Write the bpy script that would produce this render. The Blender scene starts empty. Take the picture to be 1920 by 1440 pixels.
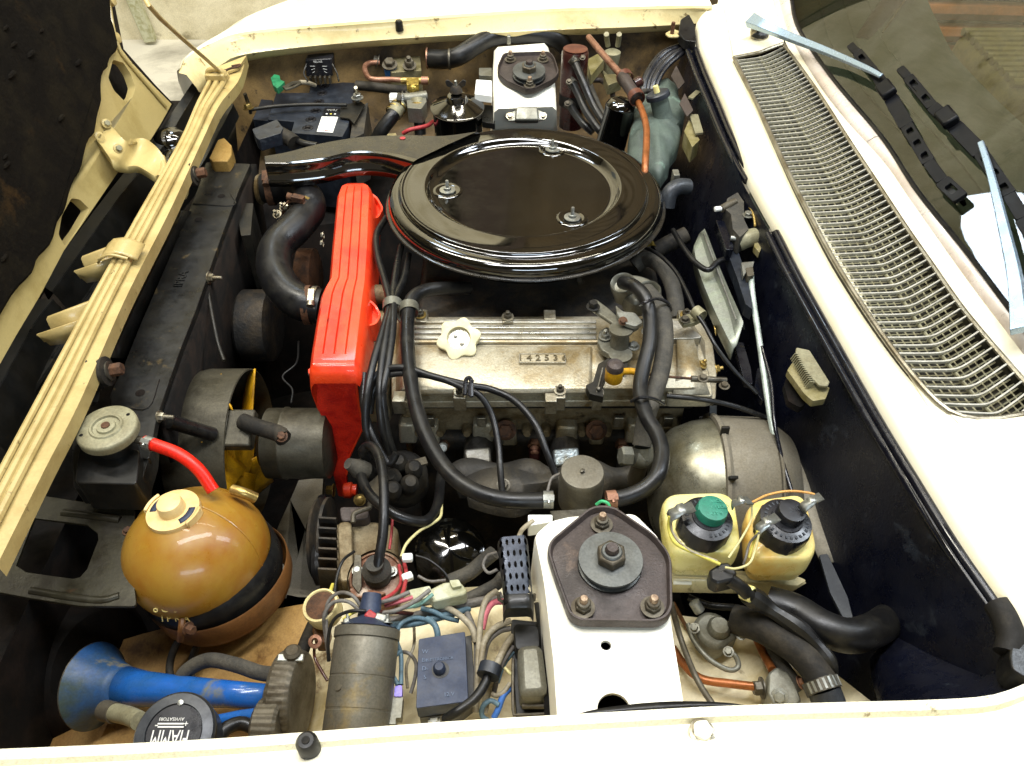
import bpy, bmesh, math, random
from mathutils import Vector, Matrix, Euler, noise
from mathutils.geometry import tessellate_polygon
V = Vector
R = math.radians
PI = math.pi
random.seed(7)
sc = bpy.context.scene
COL = sc.collection

# ---------------------------------------------------------------- camera
F = 1500.0
PITCH = R(45.8)
H = 0.65                      # height of the lens above the wing edges (z = 0)
cam = bpy.data.cameras.new('camera')
cam.sensor_width = 36
cam.lens = F / 1920 * 36
cam.clip_start = 0.02
cam.clip_end = 200
co = bpy.data.objects.new('camera', cam)
COL.objects.link(co)
co.location = (0, 0, H)
co.rotation_euler = (PI / 2 - PITCH, 0, 0)
sc.camera = co

# ---------------------------------------------------------------- world, lamps, exposure
w = bpy.data.worlds.new('World')
sc.world = w
w.use_nodes = True
bg = w.node_tree.nodes['Background']
bg.inputs[0].default_value = (1.0, 0.86, 0.62, 1)
bg.inputs[1].default_value = 0.21
sc.view_settings.view_transform = 'Standard'
sc.view_settings.look = 'None'
sc.view_settings.exposure = 0.0
sc.view_settings.gamma = 1


def lamp(name, loc, target, sx, sy, power, col):
    l = bpy.data.lights.new(name, 'AREA')
    l.shape = 'RECTANGLE'
    l.size, l.size_y = sx, sy
    l.energy = power
    l.color = col
    o = bpy.data.objects.new(name, l)
    COL.objects.link(o)
    o.location = loc
    o.rotation_euler = (V(target) - V(loc)).to_track_quat('-Z', 'Y').to_euler()
    return o


lamp('strip_or_fill_lamp', (0.1, 0.75, 2.4), (0.05, 0.85, 0), 2.2, 0.3, 84, (0.97, 0.98, 1.0))
lamp('strip_or_fill_lamp', (2.1, 1.2, 2.1), (0.3, 0.9, 0), 0.4, 1.2, 42, (0.84, 0.92, 1.0))
lamp('strip_or_fill_lamp', (0.4, -1.9, 1.75), (0.0, 0.9, -0.1), 1.9, 0.35, 34, (0.72, 0.86, 1.0))  # cool front fill added behind the camera, not a lamp of the hall
lamp('strip_or_fill_lamp', (0.2, 2.2, 3.0), (0.0, 3.6, 1.7), 2.6, 0.2, 105, (1.0, 0.93, 0.76))  # wall wash added to brighten the upper wall mirrored in the lid
lamp('strip_or_fill_lamp', (-1.2, 1.4, 2.5), (-0.6, 3.6, 0.2), 1.6, 0.3, 85, (1.0, 0.95, 0.82))  # added out of view to brighten the wall and floor behind the car


# ---------------------------------------------------------------- pixel + height -> point in the place
FW = V((0, math.cos(PITCH), -math.sin(PITCH)))
UP = V((0, math.sin(PITCH), math.cos(PITCH)))
EYE = V((0, 0, H))


def ray(px, py):
    return V((1, 0, 0)) * ((px - 960) / F) + UP * ((720 - py) / F) + FW


def P(px, py, z=0.0):
    d = ray(px, py)
    return EYE + d * ((z - H) / d.z)


def PY(px, py, y):
    d = ray(px, py)
    return EYE + d * (y / d.y)


def PX(px, py, x):
    d = ray(px, py)
    return EYE + d * (x / d.x)


def PL(px, py, p0, n):
    d = ray(px, py)
    return EYE + d * ((V(p0) - EYE).dot(n) / d.dot(n))


def mp(p):                     # metres per photo pixel at a point
    return (V(p) - EYE).dot(FW) / F


def T(t):
    return P(*t) if not isinstance(t, Vector) else t


# ---------------------------------------------------------------- splines
def smooth(pts, n=6, closed=False):
    m = len(pts)
    if m < 3:
        return list(pts)
    out = []
    rng = range(m if closed else m - 1)
    for i in rng:
        if closed:
            a, b, c, d = pts[i - 1], pts[i], pts[(i + 1) % m], pts[(i + 2) % m]
        else:
            b, c = pts[i], pts[i + 1]
            a = pts[i - 1] if i else b * 2 - c
            d = pts[i + 2] if i + 2 < m else c * 2 - b
        for k in range(n):
            t = k / n
            out.append(0.5 * ((2 * b) + (c - a) * t + (2 * a - 5 * b + 4 * c - d) * t * t + (3 * b - a - 3 * c + d) * t ** 3))
    if not closed:
        out.append(pts[-1].copy())
    return out


def rs(pts, n):                # resample a polyline to n points by length
    L = [0]
    for a, b in zip(pts, pts[1:]):
        L.append(L[-1] + (b - a).length)
    out = []
    j = 0
    for k in range(n):
        s = L[-1] * k / (n - 1)
        while j < len(pts) - 2 and L[j + 1] < s:
            j += 1
        t = (s - L[j]) / max(L[j + 1] - L[j], 1e-9)
        out.append(pts[j].lerp(pts[j + 1], min(max(t, 0), 1)))
    return out


def px2(pts):
    return [V((p[0], p[1])) for p in pts]


def line(pts, n, z=None, zs=None, sm=True):
    """pixel polyline -> n points in the place; z constant or (z0, z1) or per point"""
    q = [T((p[0], p[1], p[2] if len(p) > 2 else z)) for p in pts]
    if sm:
        q = smooth(q, 6)
    return rs(q, n)


def rpoly(pts, r, n=4):        # round the corners of a 3-D polygon
    out = []
    m = len(pts)
    for i in range(m):
        a, b, c = pts[i - 1], pts[i], pts[(i + 1) % m]
        u, v = a - b, c - b
        k = min(r, u.length * .45, v.length * .45)
        s, e = b + u.normalized() * k, b + v.normalized() * k
        for j in range(n + 1):
            t = j / n
            out.append(s * (1 - t) ** 2 + b * 2 * t * (1 - t) + e * t * t)
    return out


def frame(axis, hint=(0, 0, 1)):
    z = V(axis).normalized()
    h = V(hint)
    if abs(z.dot(h.normalized())) > .97:
        h = V((1, 0, 0)) if abs(z.x) < .9 else V((0, 1, 0))
    x = h.cross(z).normalized()
    y = z.cross(x)
    return Matrix((x, y, z)).transposed()


# ---------------------------------------------------------------- mesh builder
class B:
    def __init__(self):
        self.b = bmesh.new()

    def face(self, vs):
        try:
            return self.b.faces.new(vs)
        except ValueError:
            return None

    def grid(self, rows, cu=False, cv=False, caps=False):
        g = [[self.b.verts.new(p) for p in r] for r in rows]
        nr, nc = len(g), len(g[0])
        for i in range(nr if cv else nr - 1):
            for j in range(nc if cu else nc - 1):
                self.face((g[i][j], g[i][(j + 1) % nc], g[(i + 1) % nr][(j + 1) % nc], g[(i + 1) % nr][j]))
        if caps:
            self.face(g[0][::-1])
            self.face(g[-1])
        return self

    def box(self, c, s, rot=None, taper=1.0):
        M = rot if isinstance(rot, Matrix) else (Euler(rot).to_matrix() if rot else Matrix.Identity(3))
        c = V(c)
        v = []
        for z in (-1, 1):
            k = taper if z > 0 else 1
            for x, y in ((-1, -1), (1, -1), (1, 1), (-1, 1)):
                v.append(self.b.verts.new(c + M @ V((x * s[0] / 2 * k, y * s[1] / 2 * k, z * s[2] / 2))))
        for f in ((3, 2, 1, 0), (4, 5, 6, 7), (0, 1, 5, 4), (1, 2, 6, 5), (2, 3, 7, 6), (3, 0, 4, 7)):
            self.face([v[i] for i in f])
        return self

    def prism(self, pts, vec, holes=()):
        vec = V(vec)
        loops = [list(pts)] + [list(h) for h in holes]
        tris = tessellate_polygon(loops)
        fl = [p for l in loops for p in l]
        a = [self.b.verts.new(p) for p in fl]
        c = [self.b.verts.new(p + vec) for p in fl]
        if len(loops) == 1:
            self.face(a)
            self.face(c[::-1])
        else:
            for t in tris:
                self.face([a[i] for i in t])
                self.face([c[i] for i in t][::-1])
        k = 0
        for l in loops:
            n = len(l)
            for i in range(n):
                j = (i + 1) % n
                self.face((a[k + i], c[k + i], c[k + j], a[k + j]))
            k += n
        return self

    def lathe(self, prof, o=(0, 0, 0), axis=(0, 0, 1), n=32, arc=None, wob=0):
        M = frame(axis)
        o = V(o)
        full = arc is None
        a0, a1 = arc or (0, 2 * PI)
        rows = []
        for r, h in prof:
            row = []
            for k in range(n if full else n + 1):
                t = a0 + (a1 - a0) * k / n
                rr = max(r, 1e-5) * (1 + wob * math.sin(t * 5 + h * 90))
                row.append(o + M @ V((rr * math.cos(t), rr * math.sin(t), h)))
            rows.append(row)
        self.grid(rows, cu=full)
        return self

    def tube(self, pts, r, n=10, sm=6, cap=True, rib=None):
        p = smooth(pts, sm) if sm else list(pts)
        m = len(p)
        rad = r if callable(r) else (lambda t: r)
        up = V((0, 0, 1))
        tan0 = (p[1] - p[0]).normalized()
        if abs(tan0.z) > .95:
            up = V((1, 0, 0))
        x = up.cross(tan0).normalized()
        rows = []
        for i in range(m):
            t = (p[min(i + 1, m - 1)] - p[max(i - 1, 0)]).normalized()
            x = (x - t * x.dot(t)).normalized()
            y = t.cross(x)
            rr = rad(i / (m - 1))
            if rib and i % 2:
                rr *= rib
            rows.append([p[i] + (x * math.cos(2 * PI * k / n) + y * math.sin(2 * PI * k / n)) * rr for k in range(n)])
        self.grid(rows, cu=True, caps=cap)
        return self

    def hexa(self, o, axis, r, h, n=6):
        M = frame(axis)
        o = V(o)
        rows = []
        for rr, hh in ((r, 0), (r, h * .86), (r * .86, h)):
            rows.append([o + M @ V((rr * math.cos(2 * PI * k / n), rr * math.sin(2 * PI * k / n), hh)) for k in range(n)])
        self.grid(rows, cu=True, caps=True)
        return self

    def ball(self, c, r, n=16, sc=(1, 1, 1), rot=None):
        M = rot or Matrix.Identity(3)
        rows = []
        for i in range(n // 2 + 1):
            f = PI * i / (n // 2)
            rr = max(math.sin(f), 1e-4)
            rows.append([V(c) + M @ V((r * sc[0] * rr * math.cos(2 * PI * k / n), r * sc[1] * rr * math.sin(2 * PI * k / n), r * sc[2] * math.cos(f))) for k in range(n)])
        self.grid(rows, cu=True)
        return self

    def o(self, name, mat, parent=None, bev=0, solid=0, off=-1, sub=0, sharp=38, jit=0, seg=2):
        b = self.b
        if jit:
            for v in b.verts:
                nn = noise.noise_vector(v.co * 23)
                v.co += nn * jit
        bmesh.ops.remove_doubles(b, verts=b.verts, dist=1e-6)
        bmesh.ops.recalc_face_normals(b, faces=b.faces)
        for f in b.faces:
            f.smooth = True
        lim = R(sharp)
        for e in b.edges:
            if len(e.link_faces) == 2:
                e.smooth = e.calc_face_angle(0) < lim
        me = bpy.data.meshes.new(name)
        off0 = ORG.get(parent.name, V((0, 0, 0))) if parent else V((0, 0, 0))
        if parent is None:
            c = V((0, 0, 0))
            for v in b.verts:
                c += v.co
            off0 = c / max(len(b.verts), 1)
        bmesh.ops.translate(b, verts=b.verts, vec=-off0)
        b.to_mesh(me)
        b.free()
        ob = bpy.data.objects.new(name, me)
        COL.objects.link(ob)
        ORG[ob.name] = off0
        if parent:
            ob.parent = parent
        else:
            ob.location = off0
        me.materials.append(M[mat] if isinstance(mat, str) else mat)
        if solid:
            m = ob.modifiers.new('s', 'SOLIDIFY')
            m.thickness = solid
            m.offset = off
        if bev:
            m = ob.modifiers.new('b', 'BEVEL')
            m.width = bev
            m.segments = seg
            m.limit_method = 'ANGLE'
            m.angle_limit = R(35)
            m.harden_normals = False
        if sub:
            m = ob.modifiers.new('u', 'SUBSURF')
            m.levels = m.render_levels = sub
        return ob


ORG = {}


def thing(name, label, cat, loc=(0, 0, 0), group=None):
    o = bpy.data.objects.new(name, None)
    o.empty_display_size = .02
    COL.objects.link(o)
    o.location = V(loc)
    ORG[o.name] = V(loc)
    o['label'] = label
    o['category'] = cat
    if group:
        o['group'] = group
    return o


def tag(o, label, cat, group=None):
    o['label'] = label
    o['category'] = cat
    if group:
        o['group'] = group
    return o


def struct(o):
    o['kind'] = 'structure'
    return o


def inst(src, mat4, parent=None, name=None):
    """copy of a mesh object sharing its data; mat4 is a placement in the place"""
    c = src.copy()
    COL.objects.link(c)
    if name:
        c.name = name
    off0 = ORG.get(parent.name, V((0, 0, 0))) if parent else V((0, 0, 0))
    c.parent = parent
    c.matrix_basis = Matrix.Translation(-off0) @ mat4
    ORG[c.name] = V((0, 0, 0))
    return c


def at(loc, axis=(0, 0, 1), spin=0.0, s=1.0):
    return Matrix.Translation(V(loc)) @ (frame(axis) @ Matrix.Rotation(spin, 3, 'Z')).to_4x4() @ Matrix.Scale(s, 4)


# ---------------------------------------------------------------- materials
M = {}


def lin(c):
    if isinstance(c, str):
        c = [int(c[i:i + 2], 16) / 255 for i in (0, 2, 4)]
    return tuple(x / 12.92 if x <= .04045 else ((x + .055) / 1.055) ** 2.4 for x in c)


def mat(name, c1, rough=.5, metal=0.0, c2=None, sc1=14, lo=.45, hi=.62, bump=0.0, bsc=300, coat=0.0, c3=None, sc3=60, spec=.5, d3=(.60, .68, .25),
        trans=0, ior=1.45, r2=None, sss=0.0, emis=None, fine=.18):
    m = bpy.data.materials.new(name)
    m.use_nodes = True
    nt = m.node_tree
    N, Lk = nt.nodes, nt.links
    p = N['Principled BSDF']
    p.inputs['Roughness'].default_value = rough
    p.inputs['Metallic'].default_value = metal
    p.inputs['Specular IOR Level'].default_value = spec
    p.inputs['Coat Weight'].default_value = coat
    p.inputs['Coat Roughness'].default_value = .06
    p.inputs['Transmission Weight'].default_value = trans
    p.inputs['IOR'].default_value = ior
    if sss:
        p.inputs['Subsurface Weight'].default_value = sss
        p.inputs['Subsurface Radius'].default_value = (.02, .012, .004)
    a = (*lin(c1), 1)
    tc = N.new('ShaderNodeTexCoord')
    geo = N.new('ShaderNodeNewGeometry')

    def nz(scale, det=6, rg=.62, dist=0.0):
        n = N.new('ShaderNodeTexNoise')
        n.inputs['Scale'].default_value = scale
        n.inputs['Detail'].default_value = det
        n.inputs['Roughness'].default_value = rg
        n.inputs['Distortion'].default_value = dist
        Lk.new(geo.outputs['Position'], n.inputs['Vector'])
        return n

    def ramp(src, l, h):
        r = N.new('ShaderNodeMapRange')
        r.inputs[1].default_value = l
        r.inputs[2].default_value = h
        Lk.new(src, r.inputs[0])
        return r.outputs[0]

    def mix(f, A, Bc, mode='MIX'):
        x = N.new('ShaderNodeMix')
        x.data_type = 'RGBA'
        x.blend_type = mode
        if isinstance(f, (int, float)):
            x.inputs[0].default_value = f
        else:
            Lk.new(f, x.inputs[0])
        for sock, val in ((x.inputs[6], A), (x.inputs[7], Bc)):
            if isinstance(val, tuple):
                sock.default_value = val
            else:
                Lk.new(val, sock)
        return x.outputs[2]

    cur = a
    msk = None
    if c2:
        msk = ramp(nz(sc1, 8, .68, .4).outputs[0], lo, hi)
        cur = mix(msk, a, (*lin(c2), 1))
    if c3:
        m3 = ramp(nz(sc3, 8, .66, d3[2]).outputs[0], d3[0], d3[1])
        cur = mix(m3, cur, (*lin(c3), 1))
    if fine:
        g = ramp(nz(420, 3, .6).outputs[0], .3, .7)
        gm = N.new('ShaderNodeMapRange')
        gm.inputs[3].default_value = 1 - fine
        gm.inputs[4].default_value = 1 + fine
        Lk.new(g, gm.inputs[0])
        cc = N.new('ShaderNodeCombineColor')
        for i in range(3):
            Lk.new(gm.outputs[0], cc.inputs[i])
        cur = mix(1.0, cur, cc.outputs[0], 'MULTIPLY')
    if isinstance(cur, tuple):
        p.inputs['Base Color'].default_value = cur
    else:
        Lk.new(cur, p.inputs['Base Color'])
    # roughness variation
    rr = N.new('ShaderNodeMapRange')
    rr.inputs[1].default_value, rr.inputs[2].default_value = .35, .65
    rr.inputs[3].default_value = max(rough - .10, .02)
    rr.inputs[4].default_value = min((r2 or rough + .14), 1)
    Lk.new(nz(34, 6, .7).outputs[0], rr.inputs[0])
    Lk.new(rr.outputs[0], p.inputs['Roughness'])
    if bump:
        bn = N.new('ShaderNodeBump')
        bn.inputs['Strength'].default_value = bump
        bn.inputs['Distance'].default_value = .0015
        Lk.new(nz(bsc, 5, .6).outputs[0], bn.inputs['Height'])
        Lk.new(bn.outputs[0], p.inputs['Normal'])
    if emis:
        p.inputs['Emission Color'].default_value = (*lin(emis[0]), 1)
        p.inputs['Emission Strength'].default_value = emis[1]
    M[name] = m
    return m


mat('cream', 'f3ecd2', .32, c2='efe5c2', sc1=6, coat=.4, fine=.02)
mat('cream_flange', 'cdbe8c', .42, c2='a8935c', sc1=7, lo=.5, hi=.75, c3='6b5a34', sc3=40, coat=.2, fine=.06)  # body cream with dirt flecks, darkened for the shade on the flange
mat('cream_lip', 'e6dec0', .42, c2='d2c69c', sc1=9, lo=.5, hi=.75, c3='8a7a50', sc3=40, coat=.2, d3=(.64, .7, .2))
mat('cream_dirty', 'd6c48c', .5, c2='7d6638', sc1=7, lo=.42, hi=.62, c3='4a3516', sc3=17, bump=.15, bsc=90)
mat('cream_inner', 'dfd3ae', .42, c2='b09a62', sc1=6, lo=.46, hi=.66, c3='6d5328', sc3=16, bump=.05, bsc=90, fine=.05)
mat('cream_tower', 'f2eedd', .4, c2='e6dcc0', sc1=8, lo=.5, hi=.75, coat=.2, fine=.03)
mat('tan_panel', 'b7a26a', .42, c2='9c854e', sc1=14, lo=.45, hi=.7, coat=.25, c3='5e4c28', sc3=70, d3=(.64, .70, .2), fine=.06)
mat('wing_dirt', '80663a', .62, c2='2c2010', sc1=6, lo=.38, hi=.62, c3='1a1208', sc3=20, bump=.4, bsc=60)
mat('bonnet_cream', 'b8a56c', .42, c2='a08c52', sc1=6, coat=.2, fine=.05)
mat('felt', '100d09', .95, c2='1a160e', sc1=22, bump=1.0, bsc=160, spec=.1, c3='2c2010', sc3=9)
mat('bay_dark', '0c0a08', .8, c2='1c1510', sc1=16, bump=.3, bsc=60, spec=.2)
mat('floor_grey', 'd6d2c4', .7, c2='9a968a', sc1=2, bump=.1)
mat('blue_dirty_dim', '1e4470', .45, c2='34423e', sc1=14, lo=.4, hi=.62, c3='6a6450', sc3=24, bump=.1)  # grimy blue, also darkened for the dim light on the bell
mat('bulk_blue', '080a15', .30, c2='0c0f1c', sc1=10, bump=.30, bsc=260, spec=.6, c3='20242c', sc3=30)
mat('ledge_tan', 'a3824c', .5, c2='7a5829', sc1=6, lo=.4, hi=.66, c3='5a3c1a', sc3=12, bump=.08, bsc=90)  # stained paint, darkened further for light falling off to the left
mat('rubber', '111112', .36, c2='201f1c', sc1=30, bump=.12, bsc=200, spec=.45)
mat('seal_black', '090b14', .22, c2='10121a', sc1=20, spec=.6, c3='2a261c', sc3=40)
mat('rubber_dull', '1d1b18', .68, c2='38332a', sc1=20, bump=.3, bsc=220, spec=.3)
mat('rubber_grey', '3c3a35', .7, c2='4f4b42', sc1=26, bump=.6, bsc=320, spec=.3)
mat('snout_black', '12110f', .22, c2='2e2a22', sc1=10, lo=.4, hi=.7, coat=.3, fine=.1, r2=.5)
mat('stay_olive', '302d20', .42, .3, c2='221e14', sc1=14, bump=.3, bsc=90, c3='4a3420', sc3=16)
mat('shroud_grey', '4c483b', .45, .4, c2='312d22', sc1=12, bump=.15)
mat('relief', '9c947e', .45, .5)
mat('stud_brown', '7a6450', .5, .4, c2='b09a80', sc1=200)
mat('black_gloss', '070706', .10, c2='12110d', sc1=9, lo=.5, hi=.8, coat=.7, fine=0, r2=.2, c3='1a1812', sc3=130)
M['black_gloss'].node_tree.nodes['Principled BSDF'].inputs['Coat IOR'].default_value = 1.9
mat('black_paint', '11110f', .42, c2='1c1a15', sc1=18, coat=.1, bump=.08, bsc=120)
mat('black_satin', '141413', .36, c2='201f1b', sc1=16, bump=.1, bsc=180, c3='463b26', sc3=40)
mat('black_metal', '1a1915', .45, .3, c2='2c2820', sc1=16, bump=.2, bsc=120)
mat('alu', 'b0a994', .42, .5, c2='8c7a56', sc1=8, lo=.47, hi=.62, bump=.5, bsc=260, c3='7d6a45', sc3=19)
mat('alu_clean', 'b9b7ae', .34, .8, c2='a19b8a', sc1=20, bump=.3, bsc=300)
mat('alu_dirty', '8d8064', .55, .35, c2='56462a', sc1=16, lo=.4, hi=.6, bump=.6, bsc=120, c3='2c2010', sc3=34)
mat('iron', '35332f', .6, .3, c2='4c463a', sc1=14, bump=.9, bsc=120, c3='1a1612', sc3=30)
mat('cast_dark', '2b2926', .6, .3, c2='453b2d', sc1=22, bump=.8, bsc=150)
mat('steel', 'a39d8c', .36, .85, c2='7e7560', sc1=26, bump=.15, bsc=300)
mat('steel_dark', '5a564c', .42, .7, c2='3d382e', sc1=30, bump=.2, bsc=200)
mat('zinc', '9c9e98', .36, .8, c2='8f8e84', sc1=30)
mat('plated_gold', 'b39a5c', .36, .8, c2='86703c', sc1=40)
mat('rust', '5a3c26', .75, .1, c2='34241a', sc1=60, bump=.7, bsc=260)
mat('mount_brown', '453c38', .48, .2, c2='332c28', sc1=14, bump=.4, bsc=420, c3='5a4c42', sc3=26)
mat('mount_disc', '5c5e5b', .42, .55, c2='4c4d4a', sc1=20, bump=.06, bsc=300)
mat('red_paint', 'ea441c', .36, c2='da2c10', sc1=14, coat=.35, bump=.2, bsc=160, fine=.06, c3='8e2410', sc3=26, d3=(.62, .72, .5), r2=.6)
mat('red_rough', 'e02a10', .5, c2='c01404', sc1=40, bump=.8, bsc=500, fine=.1)
mat('red_hose', 'd8200c', .38, c2='b01808', sc1=30)
mat('oil_cap', 'd6cea8', .45, c2='c4ba90', sc1=30, bump=.1, bsc=200, fine=.04)
mat('amber', '957026', .36, c2='8a5615', sc1=7, lo=.42, hi=.62, coat=.2, sss=.12, fine=.03, c3='8a5012', sc3=5)
mat('cap_cream', 'e0c488', .42, c2='d2b274', sc1=30, fine=.04)
mat('strap_brown', '6c4722', .5, c2='503216', sc1=12)
mat('tank_yellow', 'e0d694', .3, c2='d2c468', sc1=9, coat=.2, sss=.1, fine=.03, c3='b09a4c', sc3=18)
mat('tank_amber', 'e2d086', .3, c2='d6a94e', sc1=9, coat=.2, sss=.1, fine=.03, c3='a07c34', sc3=18)
mat('cap_black', '17171a', .3, c2='222226', sc1=30)
mat('cap_green', '1f6e58', .42, c2='2a7f68', sc1=30)
mat('blue_paint', '1c58a4', .28, c2='24507e', sc1=8, lo=.46, hi=.6, coat=.4, c3='6a6c5c', sc3=14, fine=.05)
mat('horn_grey', '5d574a', .5, .5, c2='463e30', sc1=30)
mat('horn_black', '2c2f34', .4, .2, c2='3c3f42', sc1=30)
mat('coil_grey', '6a665a', .46, .5, c2='5b5548', sc1=10, bump=.1, bsc=200, c3='7a6c4c', sc3=14)
mat('box_blue', '232c40', .5, c2='2e3950', sc1=24, lo=.4, hi=.7, bump=.1, bsc=300)
mat('relay_grey', '76756a', .42, .5, c2='615e50', sc1=14, bump=.1)
mat('brown_canister', '2c1210', .3, c2='45201a', sc1=12, coat=.4)
mat('brown_top', '4e2a20', .4, c2='664030', sc1=20)
mat('copper', '98705a', .42, .5, c2='6e4a36', sc1=40)
mat('copper_bright', '9c5c30', .38, .4, c2='7e4a22', sc1=40)
mat('bag_green', '545f57', .5, c2='464f49', sc1=18, bump=.25, bsc=60, spec=.4, c3='748a7c', sc3=20)
mat('block_olive', '8c8464', .45, .5, c2='6a6240', sc1=24, bump=.2)
mat('pale_conn', 'b7b79c', .5, c2='96946f', sc1=40, fine=.06)
mat('white_plastic', 'e6e8e2', .45, fine=.03)
mat('wire_grey', '6e6a64', .55, c2='58524a', sc1=60)
mat('wire_tan', '9a917c', .55, c2='7e735c', sc1=60)
mat('wire_blue', '5a7480', .55, c2='465a62', sc1=60)
mat('wire_bright_blue', '3e6cb4', .5)
mat('wire_teal', '7aa093', .5)
mat('wire_red', 'a83a3c', .5, c2='8d2a2c', sc1=60)
mat('wire_yellow', 'c4b850', .5)
mat('wire_cream', 'c9bf86', .5)
mat('wire_orange', 'd09a54', .5)
mat('wire_green', '3fae74', .5)
mat('wire_pink', 'b8626a', .5)
mat('lilac', '9486d8', .5)
mat('grille_metal', 'dddbd0', .3, .5, c2='c6c4b8', sc1=30, fine=.05)
mat('grille_under', '26241c', .6, .3, c2='423e30', sc1=40)
mat('trim', 'e2dad2', .3, .3, c2='cdbfb2', sc1=6, fine=.03)
mat('wiper_silver', '93a6b6', .3, .6, fine=0, r2=.34)  # bluish tint stands for the blue lamp mirrored in the arms
mat('wiper_black', '07080b', .4, c2='0c0d12', spec=.25, sc1=40)
mat('glass_dark', '1b1d12', .05, fine=0, spec=.8)
mat('fan_yellow', 'c8940e', .5, c2='8e6408', sc1=20)
mat('servo', '8d8a78', .34, .75, c2='6f6950', sc1=10, bump=.05, bsc=200)
mat('servo_matt', '787264', .6, .3, c2='726a58', sc1=14, bump=.1)
mat('pad_olive', '6d6438', .6, c2='857c58', sc1=30)
mat('vent_grey', '8b876c', .5, .2, c2='7a745a', sc1=40)
mat('green_plug', '24794e', .5, c2='1b5f3c', sc1=60)
mat('rod_white', 'b9c4bc', .4, .3, c2='98a298', sc1=40)
mat('rail_white', '86897f', .4, .3, c2='8e9584', sc1=26, bump=.1)
mat('foil', 'c0cdd0', .35, .7, c2='8c8c80', sc1=50, bump=1, bsc=160)
mat('print_white', 'd8d8d2', .6, fine=.05)
mat('print_faint', '5c6a80', .6)
mat('wood_tan', '96783e', .6, c2='8a6a30', sc1=40)
mat('brass', 'b8a04e', .35, .8, c2='7e6a30', sc1=60)
mat('seat', '665c2a', .6, c2='504820', sc1=30)
mat('dash', '495046', .6, c2='3e453b', sc1=8)
mat('dash_orange', 'a8622c', .6, c2='7e4820', sc1=8)
# ================================================================ hall: floor, wall, roof seen in the reflections
b = B()
b.grid([[V((-14, -6, -.85)), V((14, -6, -.85))], [V((-14, 14, -.85)), V((14, 14, -.85))]])
struct(b.o('floor', 'floor_grey'))
mat('plaster', 'd8d0b4', .8, c2='bdb392', sc1=3, bump=.6, bsc=30, c3='8f866a', sc3=5)
mat('door_grey', '8d9494', .5)
b = B()
wy = PY(260, 72, 1).x  # unused depth guard
WY = 3.62
b.box((-4.15, WY + .1, 1.2), (8, .2, 4.1))
hw = struct(b.o('hall_wall', 'plaster'))
d = B()
dp = [PY(214, 0, WY - .02), PY(248, 0, WY - .02), PY(268, 58, WY - .02), PY(212, 26, WY - .02)]
x0, x1 = PY(205, 20, WY).x, PY(262, 40, WY).x
zb = PY(230, 27, WY).z
d.box(((x0 + x1) / 2 - .45, WY - .02, zb + .95), (x1 - x0 + .7, .04, 1.9))
dr = thing('door', 'grey door with a white edge in the pale wall behind the car', 'door', ((x0 + x1) / 2, WY, zb))
d.o('door_leaf', 'door_grey', dr, bev=.01)
e = B()
e.box((x1 - .06, WY - .05, zb + .9), (.05, .04, 2.0), rot=(0, R(-6), 0))
e.o('door_edge', 'pale_conn', dr, bev=.004)
# roof sheets and beams overhead (mirrored in the air filter lid and the windscreen)
mat('roof_sheet', '9c8f66', .7, c2='7f7450', sc1=1.2)
mat('roof_beam', '3a2a1a', .7)
b = B()
rows = []
for i in range(181):
    x = -6 + i * 12 / 180
    rows.append([V((x, -5, 3.3 + .05 * (i % 2))), V((x, 4, 3.3 + .05 * (i % 2))), V((x, 9, 2.2 + .05 * (i % 2)))])
b.grid(rows)
struct(b.o('ceiling', 'roof_sheet'))
mat('cladding', '5e4e30', .6, c2='483c26', sc1=1.5)
b = B()
rows = []
for i in range(121):
    x = .02 + i * 6 / 120
    rows.append([V((x, WY + .03 * (i % 2), -.85)), V((x, WY + .03 * (i % 2), 1.62))])
    
b.grid(rows)
struct(b.o('wall_cladding', 'cladding'))
b = B()
b.grid([[p + V((0, 0, 2.52)) if k == 0 else V((p.x, p.y, 3.3)) for k, p in enumerate(r_)] for r_ in rows])
struct(b.o('wall_cladding', 'cladding'))
b = B()
b.box((-.03, WY - .02, 1.2), (.11, .1, 4.1), rot=(0, R(2.5), 0))
b.box((3, WY - .02, 1.65), (6, .08, .05))
struct(b.o('wall_beams', 'roof_beam'))
b = B()
b.box((-.35, 2, 3.08), (.32, 12, .26), rot=(0, 0, R(7)))
b.box((0, 3.6, 3.05), (12, .16, .2))
b.box((0, 2.1, 3.1), (12, .06, .1))
struct(b.o('roof_beams', 'roof_beam'))

# ================================================================ car body
body = thing('parked_car', 'cream painted car body round the open engine bay', 'car', (0, .25, 0))
n = 60
crease = [(338, 130), (350, 108), (398, 80), (470, 58), (700, 38), (1000, 18), (1200, 12), (1334, 10)]
flange = [(368, 164), (384, 146), (414, 122), (470, 100), (700, 76), (1000, 58), (1200, 50), (1306, 44)]
c0 = line(crease, n, .012)
f0 = line(flange, n, -.016)
mid = [a.lerp(c, .42) + V((0, 0, .004)) for a, c in zip(c0, f0)]
crl = [a + V((0, -.012, -.001)) for a in c0]
out = []
far = []
dr_ = []
for i, p in enumerate(c0):
    t = min(i / 14, 1)
    out.append(p + V((-.008 * (1 - t), .06 * t + .002, .002 - .006 * (1 - t))))
    far.append(p + V((-.012 * (1 - t), .05 * t + .12 * t + .004, -.004 - .02 * (1 - t))))
    dr_.append(p + V((-.008 * (1 - t), .03 + .26 * t, -.2)))
und = [p + V((0, .006, -.012)) for p in f0]
B().grid([dr_, far, out, [a + V((0, .004, .0015)) for a in c0], c0]).o('wing_top', 'cream', body, sharp=60)
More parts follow.
